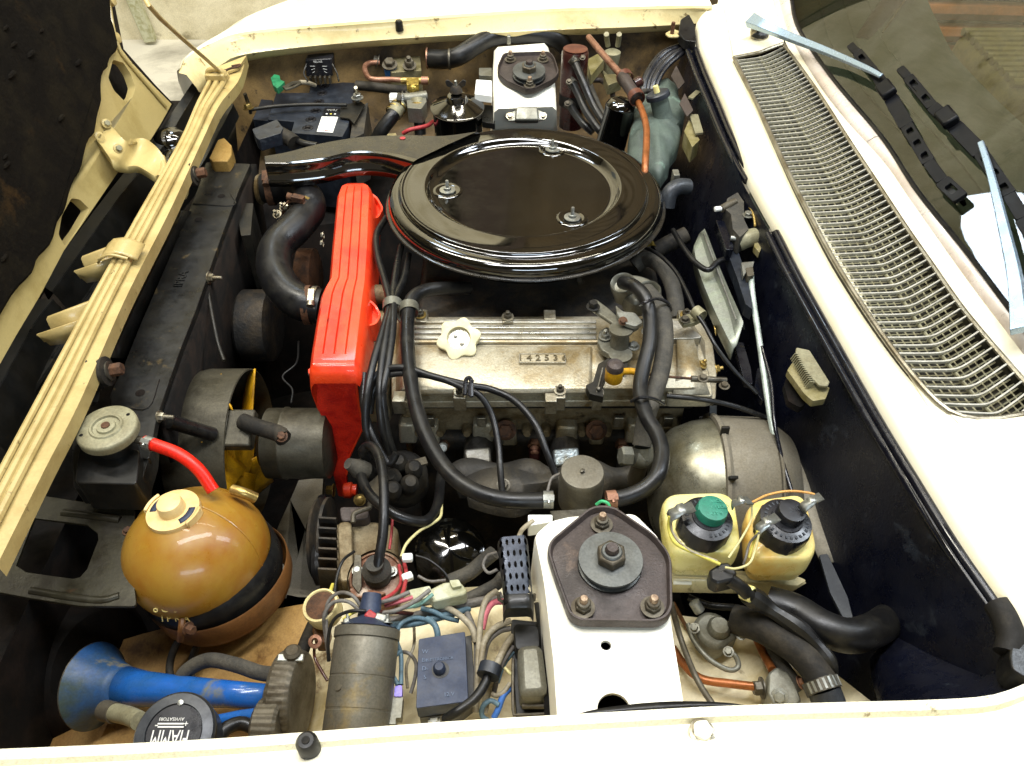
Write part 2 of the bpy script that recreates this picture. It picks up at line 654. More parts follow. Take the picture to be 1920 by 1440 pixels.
B().grid([c0, crl, mid, f0, und, [p + V((0, .03, -.016)) for p in und]]).o('wing_flange', 'cream_flange', body, sharp=50)

# near wing: lip, groove, broad top
lip = [(-40, 1407), (200, 1397), (420, 1385), (700, 1364), (900, 1350), (1130, 1337), (1350, 1325), (1560, 1318), (1750, 1313), (1850, 1306), (1905, 1290), (1960, 1262), (2010, 1220)]
L0 = line(lip, n, .004)
und = [p + V((0, .001, -.03)) for p in L0]
lb = [p + V((0, -.0075, -.001)) for p in L0]
gr = [p + V((0, -.010, -.007)) for p in L0]
g2 = [p + V((0, -.017, -.006)) for p in L0]
tp = [p + V((0, -.032, .004)) for p in L0]
tp2 = [p + V((0, -.14, .002)) for p in L0]
tp3 = [p + V((0, -.20, -.15)) for p in L0]
B().grid([und, [p + V((0, .0005, 0)) for p in L0], L0, lb, gr]).o('wing_lip', 'cream_lip', body, sharp=50)
B().grid([gr, g2, tp, tp2, tp3]).o('wing_top', 'cream', body, sharp=60)

# cowl between bay and windscreen
edge = [(1306, 44), (1312, 80), (1332, 128), (1362, 200), (1398, 305), (1432, 372), (1472, 440), (1520, 525), (1570, 612), (1650, 752), (1730, 890), (1810, 1020), (1880, 1122), (1925, 1185), (1990, 1270)]
cre = [(1334, 10), (1342, 56), (1362, 110), (1400, 200), (1450, 300), (1496, 385), (1545, 470), (1600, 565), (1660, 668), (1740, 805), (1830, 950), (1925, 1085), (1960, 1130), (1990, 1170), (2050, 1240)]
gl = [(1360, -60), (1372, 40), (1376, 106), (1420, 195), (1480, 325), (1520, 405), (1560, 480), (1600, 545), (1650, 622), (1700, 690), (1740, 735), (1790, 785), (1870, 860), (1930, 930), (2100, 1100)]
gr_ = [(1440, -60), (1455, 20), (1476, 86), (1530, 165), (1592, 262), (1650, 350), (1700, 425), (1750, 500), (1800, 570), (1850, 630), (1900, 688), (1950, 740), (2020, 800), (2100, 880), (2200, 980)]
sb = [(1452, -60), (1464, 8), (1482, 66), (1530, 140), (1590, 222), (1660, 305), (1712, 380), (1760, 445), (1810, 510), (1860, 572), (1912, 640), (1960, 690), (2040, 770), (2120, 850), (2220, 950)]
NC = 70
E0 = line(edge, NC, -.004)
C0 = line(cre, NC, .006)
G0 = line(gl, NC, .014)
G1 = line(gr_, NC, .026)
S0 = line(sb, NC, .036)
dn = [p + V((-.001, 0, -.02)) for p in E0]
B().grid([dn, E0, [a.lerp(c, .25) + V((0, 0, .004)) for a, c in zip(E0, C0)], C0, [c + V((.012, 0, .003)) for c in C0]]).o('cowl_gutter', 'cream', body, sharp=60)
B().grid([[c + V((.012, 0, .003)) for c in C0], G0]).o('cowl_panel', 'cream', body)
B().grid([G1, S0]).o('cowl_panel', 'cream', body)
# cowl panel above and below the grille opening
gl_o = [(1376, 108), (1420, 197), (1480, 327), (1520, 407), (1560, 482), (1600, 547), (1650, 622), (1700, 690), (1745, 742), (1775, 768), (1800, 780), (1832, 786)]
gr_o = [(1468, 82), (1530, 168), (1592, 264), (1650, 352), (1700, 428), (1750, 500), (1800, 572), (1850, 634), (1895, 686), (1925, 720), (1950, 750), (1965, 765)]
NG = 64


def gz(p):
    return p


A = line(gl_o, NG, .016)
Cc = line(gr_o, NG, .028)
# patches: a strip from row ends across
q = B()
q.grid([[P(1340, -80, .012), P(1376, 107, .0145)], [P(1440, -80, .022), P(1422, 97, .022)], [P(1472, -80, .028), P(1469, 81, .027)]])
q.o('cowl_panel', 'cream', body)
q = B()
q.grid([[P(1745, 741, .015), P(1776, 769, .016), P(1800, 781, .017), P(1832, 787, .019), P(1900, 782, .023), P(1965, 766, .028), P(1990, 775, .028)],
        [P(1800, 800, .013), P(1830, 830, .013), P(1860, 860, .013), P(1890, 890, .013), P(1930, 930, .013), P(1970, 960, .013), P(2050, 1000, .013)]])
q.o('cowl_panel', 'cream', body)
q = B()
q.grid([[P(2100, 880, .02), P(1992, 776, .026)], [P(2100, 1100, .014), P(2050, 1000, .014)], [P(2300, 1100, .014), P(2050, 1000, .014)]])

# front panel with pressed rods
fpL = [(404, 128), (372, 190), (338, 270), (255, 415), (136, 630), (20, 846), (-60, 1000)]
fpR = [(462, 104), (448, 150), (412, 196), (380, 262), (318, 396), (235, 560), (150, 752), (86, 876), (-6, 1060)]
Lr, Rr = line(fpL, 50, .0), line(fpR, 50, -.004)
fp = thing('front_cross_panel', 'tan painted panel across the car nose beside the radiator', 'car panel', Lr[25])
B().grid([[p + V((0, 0, -.05)) for p in Lr], Lr, Rr, [p + V((0, 0, -.02)) for p in Rr]]).o('panel_face', 'tan_panel', fp, sharp=40)
for off, rr in ((.10, 5.0), (.34, 6.2), (.56, 6.2)):
    pts = [a.lerp(c, off) + V((0, 0, .004)) for a, c in zip(Lr, Rr)][3:]
    B().tube(pts, rr * mp(pts[20]), 8, 0).o('pressed_rod', 'tan_panel', fp)
# bolts, plate at its end
q = B()
q.prism(rpoly([P(400, 128, .004), P(462, 104, .004), P(446, 128, .004), P(412, 140, .004)], .004), (0, 0, -.004))
q.o('end_plate', 'tan_panel', fp)

# ---- inner structure of the bay
bay = body
# far inner wing (vertical) and ledge
fi = line([(414, 122), (470, 102), (700, 78), (1000, 60), (1200, 52), (1306, 48)], 40, -.022)
B().grid([[p + V((0, .02, 0)) for p in fi], [p + V((0, .012, -.10)) for p in fi], [p + V((0, -.03, -.17)) for p in fi], [p + V((0, -.12, -.22)) for p in fi]]).o('inner_wing', 'wing_dirt', body, sharp=30, jit=.004)
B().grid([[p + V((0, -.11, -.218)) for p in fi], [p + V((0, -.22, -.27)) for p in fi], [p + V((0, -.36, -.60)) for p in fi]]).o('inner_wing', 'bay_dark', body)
# near inner wing ledge
lw = [(-60, 1250, -.30), (120, 1230, -.28), (300, 1180, -.26), (470, 1150, -.24), (600, 1128, -.21), (760, 1112, -.19), (980, 1100, -.18), (1250, 1150, -.17), (1400, 1172, -.17), (1520, 1230, -.18), (1640, 1320, -.20)]
l0 = line(lw, 50)
yb = .26


def lipy(x):
    return min(L0, key=lambda p: abs(p.x - x)).y


for seg, mt in ((l0[:21], 'ledge_tan'), (l0[20:], 'cream_inner')):
    B().grid([[p + V((0, -.02, -.35)) for p in seg], [p + V((0, .0, -.03)) for p in seg], seg, [V((p.x, (p.y + lipy(p.x)) / 2, p.z - .004)) for p in seg], [V((p.x * .96, lipy(p.x * .96), p.z + .0)) for p in seg], [V((p.x * .96, lipy(p.x * .96) + .001, -.01)) for p in seg]]).o('inner_wing', mt, body, sharp=30)
# bay floor / sump darkness
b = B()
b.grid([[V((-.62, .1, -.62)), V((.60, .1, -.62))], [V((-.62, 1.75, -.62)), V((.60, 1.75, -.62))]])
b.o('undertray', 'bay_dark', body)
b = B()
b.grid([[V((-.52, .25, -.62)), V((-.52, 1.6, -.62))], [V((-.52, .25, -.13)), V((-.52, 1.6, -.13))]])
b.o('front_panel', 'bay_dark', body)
# bulkhead
bh = [p + V((-.006, 0, -.006)) for p in E0]
top = [p for p in bh if p.y > .2]
m_ = len(top)
r1 = [p + V((-.006, 0, -.004)) for p in top]
r2 = [p + V((-.012, 0, -.05)) for p in top]
r3 = [p + V((-.03, 0, -.14)) for p in top]
r4 = [p + V((-.05, 0, -.32)) for p in top]
r5 = [p + V((-.10, 0, -.62)) for p in top]
B().grid([r1, r2, r3, r4, r5]).o('bulkhead', 'bulk_blue', body, sharp=30)

# small fittings on the wings
bb = thing('rubber_buffer', 'small black rubber buffer on the near wing lip beside its bolt', 'buffer', P(580, 1400, 0))
B().lathe([(0, .016), (.006, .0155), (.0085, .012), (.009, -.004), (0, -.004)], P(580, 1402, 0), (0, 0, 1), 20).o('buffer_body', 'rubber', bb)
B().lathe([(.0, .017), (.003, .0168), (.0035, .015)], P(580, 1402, 0), (0, 0, 1), 12).o('buffer_tip', 'rubber_dull', bb)
sc_ = thing('wing_screw', 'cream painted screw head in the near wing, right of the suspension tower', 'screw', P(1316, 1372, 0))
B().lathe([(.0105, 0), (.0105, .002), (.008, .0028)], P(1316, 1374, .001), (0, 0, 1), 20).o('washer', 'steel', sc_)
B().lathe([(.0078, .0026), (.0075, .006), (.004, .0075), (0, .0075)], P(1316, 1373, .001), (0, 0, 1), 12, wob=.1).o('screw_head', 'cream', sc_)
bb = thing('rubber_buffer', 'tiny black rubber buffer on the far wing flange above the copper pipe block', 'buffer', P(749, 48, 0))
B().lathe([(0, .016), (.006, .0155), (.0075, .012), (.008, -.004), (0, -.004)], P(749, 53, 0), (0, 0, 1), 16).o('buffer_body', 'rubber', bb)
# gutter hardware
g = thing('rubber_wedge', 'black rubber wedge at the far end of the bulkhead seal', 'rubber block', P(1285, 50, 0))
q = B()
pts = [P(1272, 62, .0), P(1276, 36, .012), P(1292, 26, .012), P(1302, 44, .01), P(1306, 78, .0), P(1284, 76, -.004)]
q.prism(rpoly(pts, .006), (0, 0, -.018))
q.o('wedge_body', 'rubber', g, bev=.003)
g = thing('catch_plate', 'cream catch plate with an upright bolt by the rubber wedge', 'bracket', P(1260, 62, -.004))
q = B()
q.prism(rpoly([P(1247, 62, -.004), P(1262, 54, -.004), P(1282, 60, -.004), P(1272, 68, -.004), P(1254, 68, -.004)], .005), (0, 0, -.004))
q.o('plate', 'cream_flange', g, bev=.001)
B().lathe([(0, .024), (.004, .022), (.004, 0)], P(1260, 63, -.004), n=10).o('bolt', 'rust', g)

# near gutter rubber strip along tower
q = B()
strip = line([(1010, 1352, -.006), (1130, 1330, -.006), (1250, 1318, -.006), (1360, 1320, -.006), (1430, 1332, -.006)], 24)
base = line([(1010, 1352, -.01), (1130, 1342, -.006), (1250, 1334, -.006), (1360, 1328, -.006), (1430, 1332, -.006)], 24)
q.grid([strip, base])
tag(q.o('rubber_strip', 'rubber', solid=.003), 'black rubber strip lying along the near wing lip at the foot of the tower', 'rubber strip')
# ================================================================ bonnet, tilted forward on its hinges at the left
BP0, BN = V((-.605, 0, -.03)), V((math.cos(R(14)), 0, math.sin(R(14))))


def bl(pts, o=0.0):
    return [PL(a, c, BP0 + BN * o, BN) for a, c in pts]


bon = thing('bonnet', 'cream bonnet tilted forward, its underside lined with a black felt pad', 'bonnet', PL(170, 300, BP0, BN))
outl = [(196, -40), (210, 13), (216, 56), (228, 92), (248, 118), (287, 160), (322, 195), (304, 228), (283, 262), (222, 322), (170, 398), (120, 470), (75, 555), (30, 630), (-60, 790), (-60, 620), (60, 400), (100, 200), (150, -40)]
h1 = rpoly(bl([(212, 112), (232, 118), (246, 140), (254, 163), (249, 181), (236, 192), (214, 170), (203, 146)]), .004, 3)
h2 = rpoly(bl([(134, 372), (150, 374), (168, 392), (146, 430), (122, 462), (110, 440), (116, 405)]), .004, 3)
q = B()
q.prism(bl(outl), BN * -.014, [h1, h2])
q.o('inner_frame', 'bonnet_cream', bon, bev=.003)
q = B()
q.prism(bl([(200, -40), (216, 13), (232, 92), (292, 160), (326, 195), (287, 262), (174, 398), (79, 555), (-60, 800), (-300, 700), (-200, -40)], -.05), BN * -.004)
q.o('outer_skin', 'bay_dark', bon)  # cream skin coloured dark for the shade behind the slots
pad = [(204, -40), (208, 20), (219, 64), (218, 97), (205, 118), (196, 136), (191, 172), (187, 213), (178, 245), (164, 276), (150, 320), (130, 368), (116, 408), (100, 445), (78, 482), (58, 512), (28, 556), (-40, 650), (-300, 700), (-200, -40)]
q = B()
ring = [v + V((0, .003 * math.sin(i * 7.3), .003 * math.cos(i * 5.1))) for i, v in enumerate(smooth(bl(pad[:18], .010), 3) + bl(pad[18:], .01))]
q.prism(ring, BN * -.016)
q.o('felt_pad', 'felt', bon, bev=.004)
q = B()
for k in range(14):            # folds and torn scabs standing proud of the felt
    a = random.uniform(0, 180), random.uniform(20, 560)
    if a[0] > 190 - a[1] * .28:
        continue
    c = bl([a], .011)[0]
    q.ball(c, random.uniform(.006, .014), 8, (.3, 1, .35))
q.o('felt_folds', 'felt', bon)
# raised bead round the frame, rubber bump stops
q = B()
q.tube(bl([(204, 8), (214, 60), (226, 96), (250, 128), (286, 170), (312, 200)], .003), .003, 8)
q.o('frame_bead', 'bonnet_cream', bon)
for c in ((216, 72), (207, 2)):
    q = B()
    q.lathe([(0, .008), (.008, .006), (.009, 0)], bl([c])[0], BN, 14)
    q.o('bump_stop', 'tan_panel', bon)
# hinge
hg = bon
up_ = [(184, 218), (198, 226), (216, 244), (236, 264), (254, 260), (272, 260), (292, 274), (306, 292), (314, 312)]
lo_ = [(170, 256), (186, 268), (202, 290), (214, 306), (236, 312), (256, 311), (274, 320), (290, 330), (300, 331)]
zz = [.052, .050, .046, .036, .020, .016, .014, .006, -.004]
u = smooth([P(a, c, z) for (a, c), z in zip(up_, zz)], 4)
l = smooth([P(a, c, z - .006) for (a, c), z in zip(lo_, zz)], 4)
q = B()
q.grid([[p + V((0, .003, -.008)) for p in u], u, [a.lerp(c, .15) + V((.001, 0, -.004)) for a, c in zip(u, l)], [a.lerp(c, .85) + V((.001, 0, -.004)) for a, c in zip(u, l)], l, [p + V((0, -.003, -.010)) for p in l]])
q.o('hinge_arm', 'bonnet_cream', hg, solid=.003, sharp=60)
for c, z in (((199, 232), .052), ((221, 279), .048), ((186, 256), .05)):
    q = B()
    ax = V((.75, -.4, .5))
    q.lathe([(.0072, 0), (.0072, .0016), (.004, .0024)], P(*c, z), ax, 16)
    q.o('washer', 'bonnet_cream', hg)
    if c[0] != 186:
        B().hexa(P(*c, z) + ax.normalized() * .002, ax, .0046, .004).o('bolt', 'vent_grey', hg)
q = B()
q.tube([P(303, 296, -.002), P(308, 318, -.004), P(300, 334, -.006)], .006, 12, 0)
q.o('hinge_pin', 'tan_panel', hg)

# prop stay wire standing up from the front panel
st = thing('bonnet_stay', 'thin tan bonnet stay rod rising from a clip on the front panel', 'rod', P(412, 132, .01))
a0 = P(412, 134, .012)
q = B()
q.tube([a0 + V((0, -.008, -.004)), a0, PL(300, 34, BP0, V((.95, -.2, .3))), PL(262, -20, BP0, V((.95, -.2, .3)))], .0032, 10, 3)
q.o('rod', 'tan_panel', st)
q = B()
c = P(408, 144, .008)
q.tube([c + V((-.018, 0, 0)), c + V((-.012, 0, .012)), c + V((.006, 0, .013)), c + V((.016, 0, 0))], .005, 8)
q.box(c + V((-.002, 0, .002)), (.034, .022, .012))
q.o('clip', 'tan_panel', st, bev=.002)
q = B()
q.tube([P(420, 133, .006), P(432, 128, .006), P(447, 125, .006), P(450, 121, .006), P(434, 124, .006)], .0018, 8)
q.o('spring_end', 'rust', st)
cl = thing('panel_clamp', 'tan clamp halfway along the rods of the front panel', 'clip', P(240, 472, .005))
c = P(238, 474, .006)
d_ = (Rr[24] - Lr[24]).normalized()
q = B()
q.grid([[c + V((x, y_, z)) for x, z in ((-.036, -.004), (-.030, .003), (-.02, .011), (-.006, .013), (.004, .011), (.012, .006), (.02, .002))] for y_ in (-.017, -.012, .012, .017)])
q.o('strap', 'tan_panel', cl, solid=.003)
q = B()
q.tube([c + V((-.03, -.019, .004)), c + V((-.01, -.021, .012)), c + V((.01, -.021, .006))], .002, 8)
q.o('lip', 'tan_panel', cl)

# channel brackets between front panel and grille
for (a1, a2), (b1, b2), (c1, c2), which in ((((154, 480), (243, 446)), ((138, 509), (222, 480)), ((163, 531), (202, 524)), 'farther'), (((89, 593), (187, 556)), ((68, 628), (170, 594)), ((95, 648), (142, 642)), 'nearer')):
    A_, A2, B1, B2, C1, C2 = P(*a1, -.005), P(*a2, -.002), P(*b1, -.005), P(*b2, -.005), P(*c1, -.035), P(*c2, -.035)
    q = B()
    q.grid([[A_ + V((-.01, .006, -.02)), A2 + V((0, .006, -.02))], [A_, A2], [A_ + V((0, -.005, -.001)), A2 + V((0, -.005, -.001))], [A_ + V((.0, -.006, -.018)), A2 + V((0, -.006, -.018))], [B1 + V((0, .006, -.016)), B2 + V((0, .006, -.016))], [B1 + V((0, .002, 0)), B2 + V((0, .002, 0))], [B1, B2], [C1, C2]])
    br = q.o('channel_bracket', 'tan_panel', solid=.0015, sharp=40)
    tag(br, 'tan pressed channel bracket in the dark nose, the %s of the two' % which, 'bracket', 'channel brackets in the nose')

# black grille frame behind the nose
gf = thing('front_grille', 'black front grille frame in the dark gap under the bonnet edge', 'grille', P(150, 480, -.1))
for o_, wd in (((342, 172), 0), ((0, 0), 0)):
    pass
for nm_, s1, s2 in (('upper_bar', line([(360, 156, -.03), (326, 206, -.035), (292, 254, -.04), (210, 352, -.045), (74, 532, -.05)], 20), line([(374, 162, -.035), (342, 216, -.04), (306, 276, -.045), (228, 366, -.05), (98, 548, -.055)], 20)),
                    ('lower_bar', line([(66, 560, -.05), (30, 606, -.05), (-10, 660, -.05), (-60, 760, -.06)], 20), line([(100, 562, -.055), (66, 606, -.055), (20, 690, -.055), (-40, 800, -.06)], 20))):
    q = B()
    q.grid([[p + V((0, 0, -.03)) for p in s1], s1, s2, [p + V((.004, 0, -.012)) for p in s2], [p + V((.012, 0, -.05)) for p in s2]])
    q.o(nm_, 'black_paint', gf, sharp=20)
    q = B()
    q.tube([p + V((0, 0, .001)) for p in s2], .0009, 5, 0)
    q.o('bar_edge', 'black_satin', gf)
    q = B()
    q.grid([[p + V((.03, 0, -.03)) for p in s2], [p + V((.055, 0, -.035)) for p in s2], [p + V((.06, 0, -.06)) for p in s2]])
    q.o('inner_bar', 'black_satin', gf, sharp=20)
for k in range(6):
    q = B()
    pts = line([(330 - k * 6, 300 + k * 22, -.10), (200 - k * 10, 480 + k * 25, -.10), (60 - k * 14, 700 + k * 28, -.10)], 8)
    q.tube(pts, .004, 6, 0)
    q.o('grille_bar', 'black_satin', gf)
q = B()
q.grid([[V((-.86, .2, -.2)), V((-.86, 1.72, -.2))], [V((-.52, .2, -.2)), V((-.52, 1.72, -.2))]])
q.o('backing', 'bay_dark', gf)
q = B()
q.ball(P(322, 268, -.055), .032, 20, (1, 1, .8))
q.ball(P(330, 300, -.065), .026, 16, (1, 1.4, .8))
tag(q.o('headlamp_bowl', 'black_gloss', sharp=80), 'shiny black rounded headlamp bowl glinting beside the bonnet hinge', 'headlamp')

# ================================================================ cowl grille
cg = thing('cowl_grille', 'long silver louvred air intake grille in the cowl below the windscreen', 'grille', A[30].lerp(Cc[30], .5))
spine = []
rowsU = [[], [], [], [], []]
for i in range(NG):
    a, c = A[i], Cc[i]
    t = i / (NG - 1)
    s = .52
    m = a.lerp(c, s) + V((-.0, -(.008 + .011 * t), -.002))
    spine.append(m)
    rowsU[0].append(a + V((0, 0, .001)))
    rowsU[1].append(a + V((0, 0, -.028)))
    rowsU[2].append(m + V((0, 0, -.030)))
    rowsU[3].append(c + V((0, 0, -.032)))
    rowsU[4].append(c + V((0, 0, .001)))
B().grid(rowsU).o('grille_tray', 'grille_under', cg, sharp=30)
NS = 66
AA, CC, SP = rs(A, NS + 2), rs(Cc, NS + 2), rs(spine, NS + 2)
for i in range(1, NS + 1):
    a, c, m = AA[i], CC[i], SP[i]
    pts = smooth([a + V((.001, 0, .001)), a.lerp(m, .6) + V((0, -.001, 0)), m, m.lerp(c, .4) + V((0, -.001, 0)), c + V((-.001, 0, .001))], 3)
    w_ = .0012
    q = B()
    q.grid([[p + V((0, w_, -.0035)) for p in pts], [p + V((0, w_, 0)) for p in pts], [p + V((0, -w_, .0003)) for p in pts], [p + V((0, -w_ * .6, -.0035)) for p in pts]])
    q.o('slat', 'grille_metal', cg, sharp=30)
q = B()
for f_ in [k / 11 for k in range(1, 11)]:
    pts = []
    for a, m, c in zip(AA, SP, CC):
        p = a.lerp(m, f_ / .52) if f_ < .52 else m.lerp(c, (f_ - .52) / .48)
        pts.append(p + V((0, 0, -.0125)))
    q.tube(pts, .0011, 4, 0)
for i in range(0, 2 * NS):
    t = i / (2 * NS - 1) * (NS + 1)
    k = min(int(t), NS)
    a, m, c = AA[k].lerp(AA[k + 1], t - k), SP[k].lerp(SP[k + 1], t - k), CC[k].lerp(CC[k + 1], t - k)
    q.tube([a + V((0, 0, -.012)), m + V((0, 0, -.013)), c + V((0, 0, -.013))], .0010, 4, 0)
mesh_ = q.o('wire_mesh', 'vent_grey', cg)
mesh_['kind'] = 'stuff'
q = B()
q.tube([p + V((0, 0, -.006)) for p in SP], .0020, 6, 0)
q.o('spine', 'vent_grey', cg)
loop = A + [A[-1].lerp(Cc[-1], .3) + V((0, -.004, 0)), A[-1].lerp(Cc[-1], .7) + V((0, -.003, 0))] + Cc[::-1] + [Cc[0].lerp(A[0], .5) + V((0, -.008, 0))]
q = B()
q.tube(loop + [loop[0]], .0034, 8, 0)
q.o('frame', 'steel', cg)

# ================================================================ windscreen, trim, interior
ge = [(1476, -60), (1484, 0), (1496, 52), (1540, 120), (1580, 172), (1656, 262), (1720, 360), (1812, 474), (1916, 612), (1990, 706), (2100, 840)]
GE = line(ge, 60, .047)
q = B()
a_, g_ = E0[-1] + V((-.004, 0, -.006)), GE[-1] + V((.02, -.02, -.05))
q.prism([a_, V((a_.x - .02, -.08, -.012)), V((1.5, -.08, -.012)), V((1.5, .62, -.012)), V((g_.x + .1, g_.y - .05, -.012)), V((g_.x - .05, g_.y - .02, -.008)), P(2060, 1010, -.004), P(2030, 1180, -.006)], (0, 0, -.01))
q.o('wing_top', 'cream', body)
q = B()
g2_ = GE[-1]
q.grid([[g2_ + V((-.06, -.02, -.012)), g2_ + V((-.02, -.16, -.03))], [g2_ + V((0, -.01, -.004)), g2_ + V((.14, -.14, -.02))], [g2_ + V((.25, -.02, .10)), g2_ + V((.4, -.12, .0))]])
q.o('scuttle_corner', 'cream', body)
S1 = rs(smooth([P(a, c, .037) for a, c in [(1452, -60), (1464, 8), (1482, 66), (1528, 140), (1588, 222), (1660, 305), (1712, 380), (1806, 510), (1906, 640), (1980, 730), (2100, 880)]], 5), 60)
tr = thing('windscreen_trim', 'bright pinkish metal trim strip along the foot of the windscreen', 'trim', S1[30])
B().grid([[p + V((0, 0, -.006)) for p in S1[:33]], S1[:33], [a.lerp(c, .5) + V((0, 0, .004)) for a, c in zip(S1, GE)][:33], GE[:33]]).o('trim_strip', 'trim', tr, sharp=60)
B().grid([[p + V((0, 0, -.006)) for p in S1[32:]], [p + V((0, 0, -.001)) for p in S1[32:]], [a.lerp(c, .5) + V((0, 0, .0025)) for a, c in zip(S1, GE)][32:], GE[32:]]).o('trim_strip', 'trim', tr, sharp=60)
B().tube([p + V((0, 0, .001)) for p in GE], .0035, 6, 0).o('rubber_seal', 'rubber', tr)
GU = V((.47, 0, .42))
edir = (GE[45] - GE[20]).normalized()
GN = edir.cross(GU).normalized()
if GN.dot(EYE - GE[30]) < 0:
    GN = -GN
GP = GE[32]
# glass
gm = bpy.data.materials.new('screen_glass')
gm.use_nodes = True
nt = gm.node_tree
for nd in list(nt.nodes):
    nt.nodes.remove(nd)
om = nt.nodes.new('ShaderNodeOutputMaterial')
mx = nt.nodes.new('ShaderNodeMixShader')
trn = nt.nodes.new('ShaderNodeBsdfTransparent')
trn.inputs[0].default_value = (.50, .53, .43, 1)
gls = nt.nodes.new('ShaderNodeBsdfGlossy')
gls.inputs['Roughness'].default_value = .015
fr = nt.nodes.new('ShaderNodeFresnel')
fr.inputs[0].default_value = 1.7
nt.links.new(fr.outputs[0], mx.inputs[0])
nt.links.new(trn.outputs[0], mx.inputs[1])
nt.links.new(gls.outputs[0], mx.inputs[2])
nt.links.new(mx.outputs[0], om.inputs[0])
M['glass'] = gm
B().grid([[p + GU * t + V((0, .0, .012 * t * (1 - t))) for p in GE] for t in (0, .15, .3, .45, .6, .8, 1, 1.3)]).o('pane', 'glass', sharp=80)
wsn = bpy.data.objects['pane']
wsn.name = 'windscreen'
if wsn.data.polygons[len(wsn.data.polygons) // 2].normal.dot(GN) < 0:
    wsn.data.flip_normals()
tag(wsn, 'sloping tinted windscreen glass with the dashboard and seats dimly seen behind', 'windscreen')
# interior
ds = thing('dashboard', 'grey green dashboard top behind the windscreen glass', 'dashboard', P(1760, 330, -.03))
q = B()
d0 = [p + V((.01, 0, -.03)) for p in GE]
q.grid([[p + V((0, 0, -.1)) for p in d0], d0, [p + V((.10, 0, .0)) for p in d0], [p + V((.20, 0, .004)) for p in d0], [p + V((.30, 0, -.02)) for p in d0], [p + V((.32, 0, -.2)) for p in d0]])
q.o('dash_top', 'dash', ds, sharp=40)
q = B()
for k in range(3):
    q.tube([p + V((.06 + .05 * k, 0, .002)) for p in d0], .002, 6, 0)
q.o('dash_rib', 'dash', ds)
cab = thing('cabin_lining', 'brown and orange cabin lining glimpsed through the top of the windscreen', 'lining', P(1800, 20, -.3))
q = B()
for k in range(12):
    q.tube([V((.72, 2.07, -.40 + .055 * k)), V((2.35, 2.07, -.44 + .055 * k))], .024, 8, 0)
q.o('rib', 'dash_orange', cab)
q = B()
q.grid([[V((.72, .2, -.45)), V((.72, 2.6, -.45))], [V((2.4, .2, -.45)), V((2.4, 2.6, -.45))]])
q.o('cabin_floor', 'bay_dark', cab)
q = B()
q.grid([[V((.6, 2.1, -.5)), V((.6, 2.1, .3))], [V((2.4, 2.1, -.5)), V((2.4, 2.1, .3))]])
q.o('door_lining', 'felt', cab)
seat = thing('car_seat', 'olive yellow ribbed front seat seen through the glass at the right edge', 'seat', P(1880, 130, -.25))
c = P(1935, 112, -.12)
q = B()
q.box(c + V((0, 0, -.06)), (.24, .30, .14))
q.o('backrest', 'seat', seat, bev=.04, seg=4)
for k in range(11):
    q = B()
    q.tube([c + V((-.105, -.13 + .026 * k, .008)), c + V((.105, -.13 + .026 * k, .008))], .010, 8, 0)
    q.o('seat_roll', 'seat', seat)
sw = thing('steering_column', 'dark steering column crossing behind the far end of the windscreen', 'steering column', P(1640, 60, .0))
q = B()
q.tube([P(1690, -20, .02), P(1612, 90, -.0)], .022, 14, 0)
q.o('column', 'black_satin', sw)
q = B()
q.tube([P(1700, -5, .03), P(1655, 62, .02)], .002, 8, 0)
q.o('stalk', 'steel', sw)


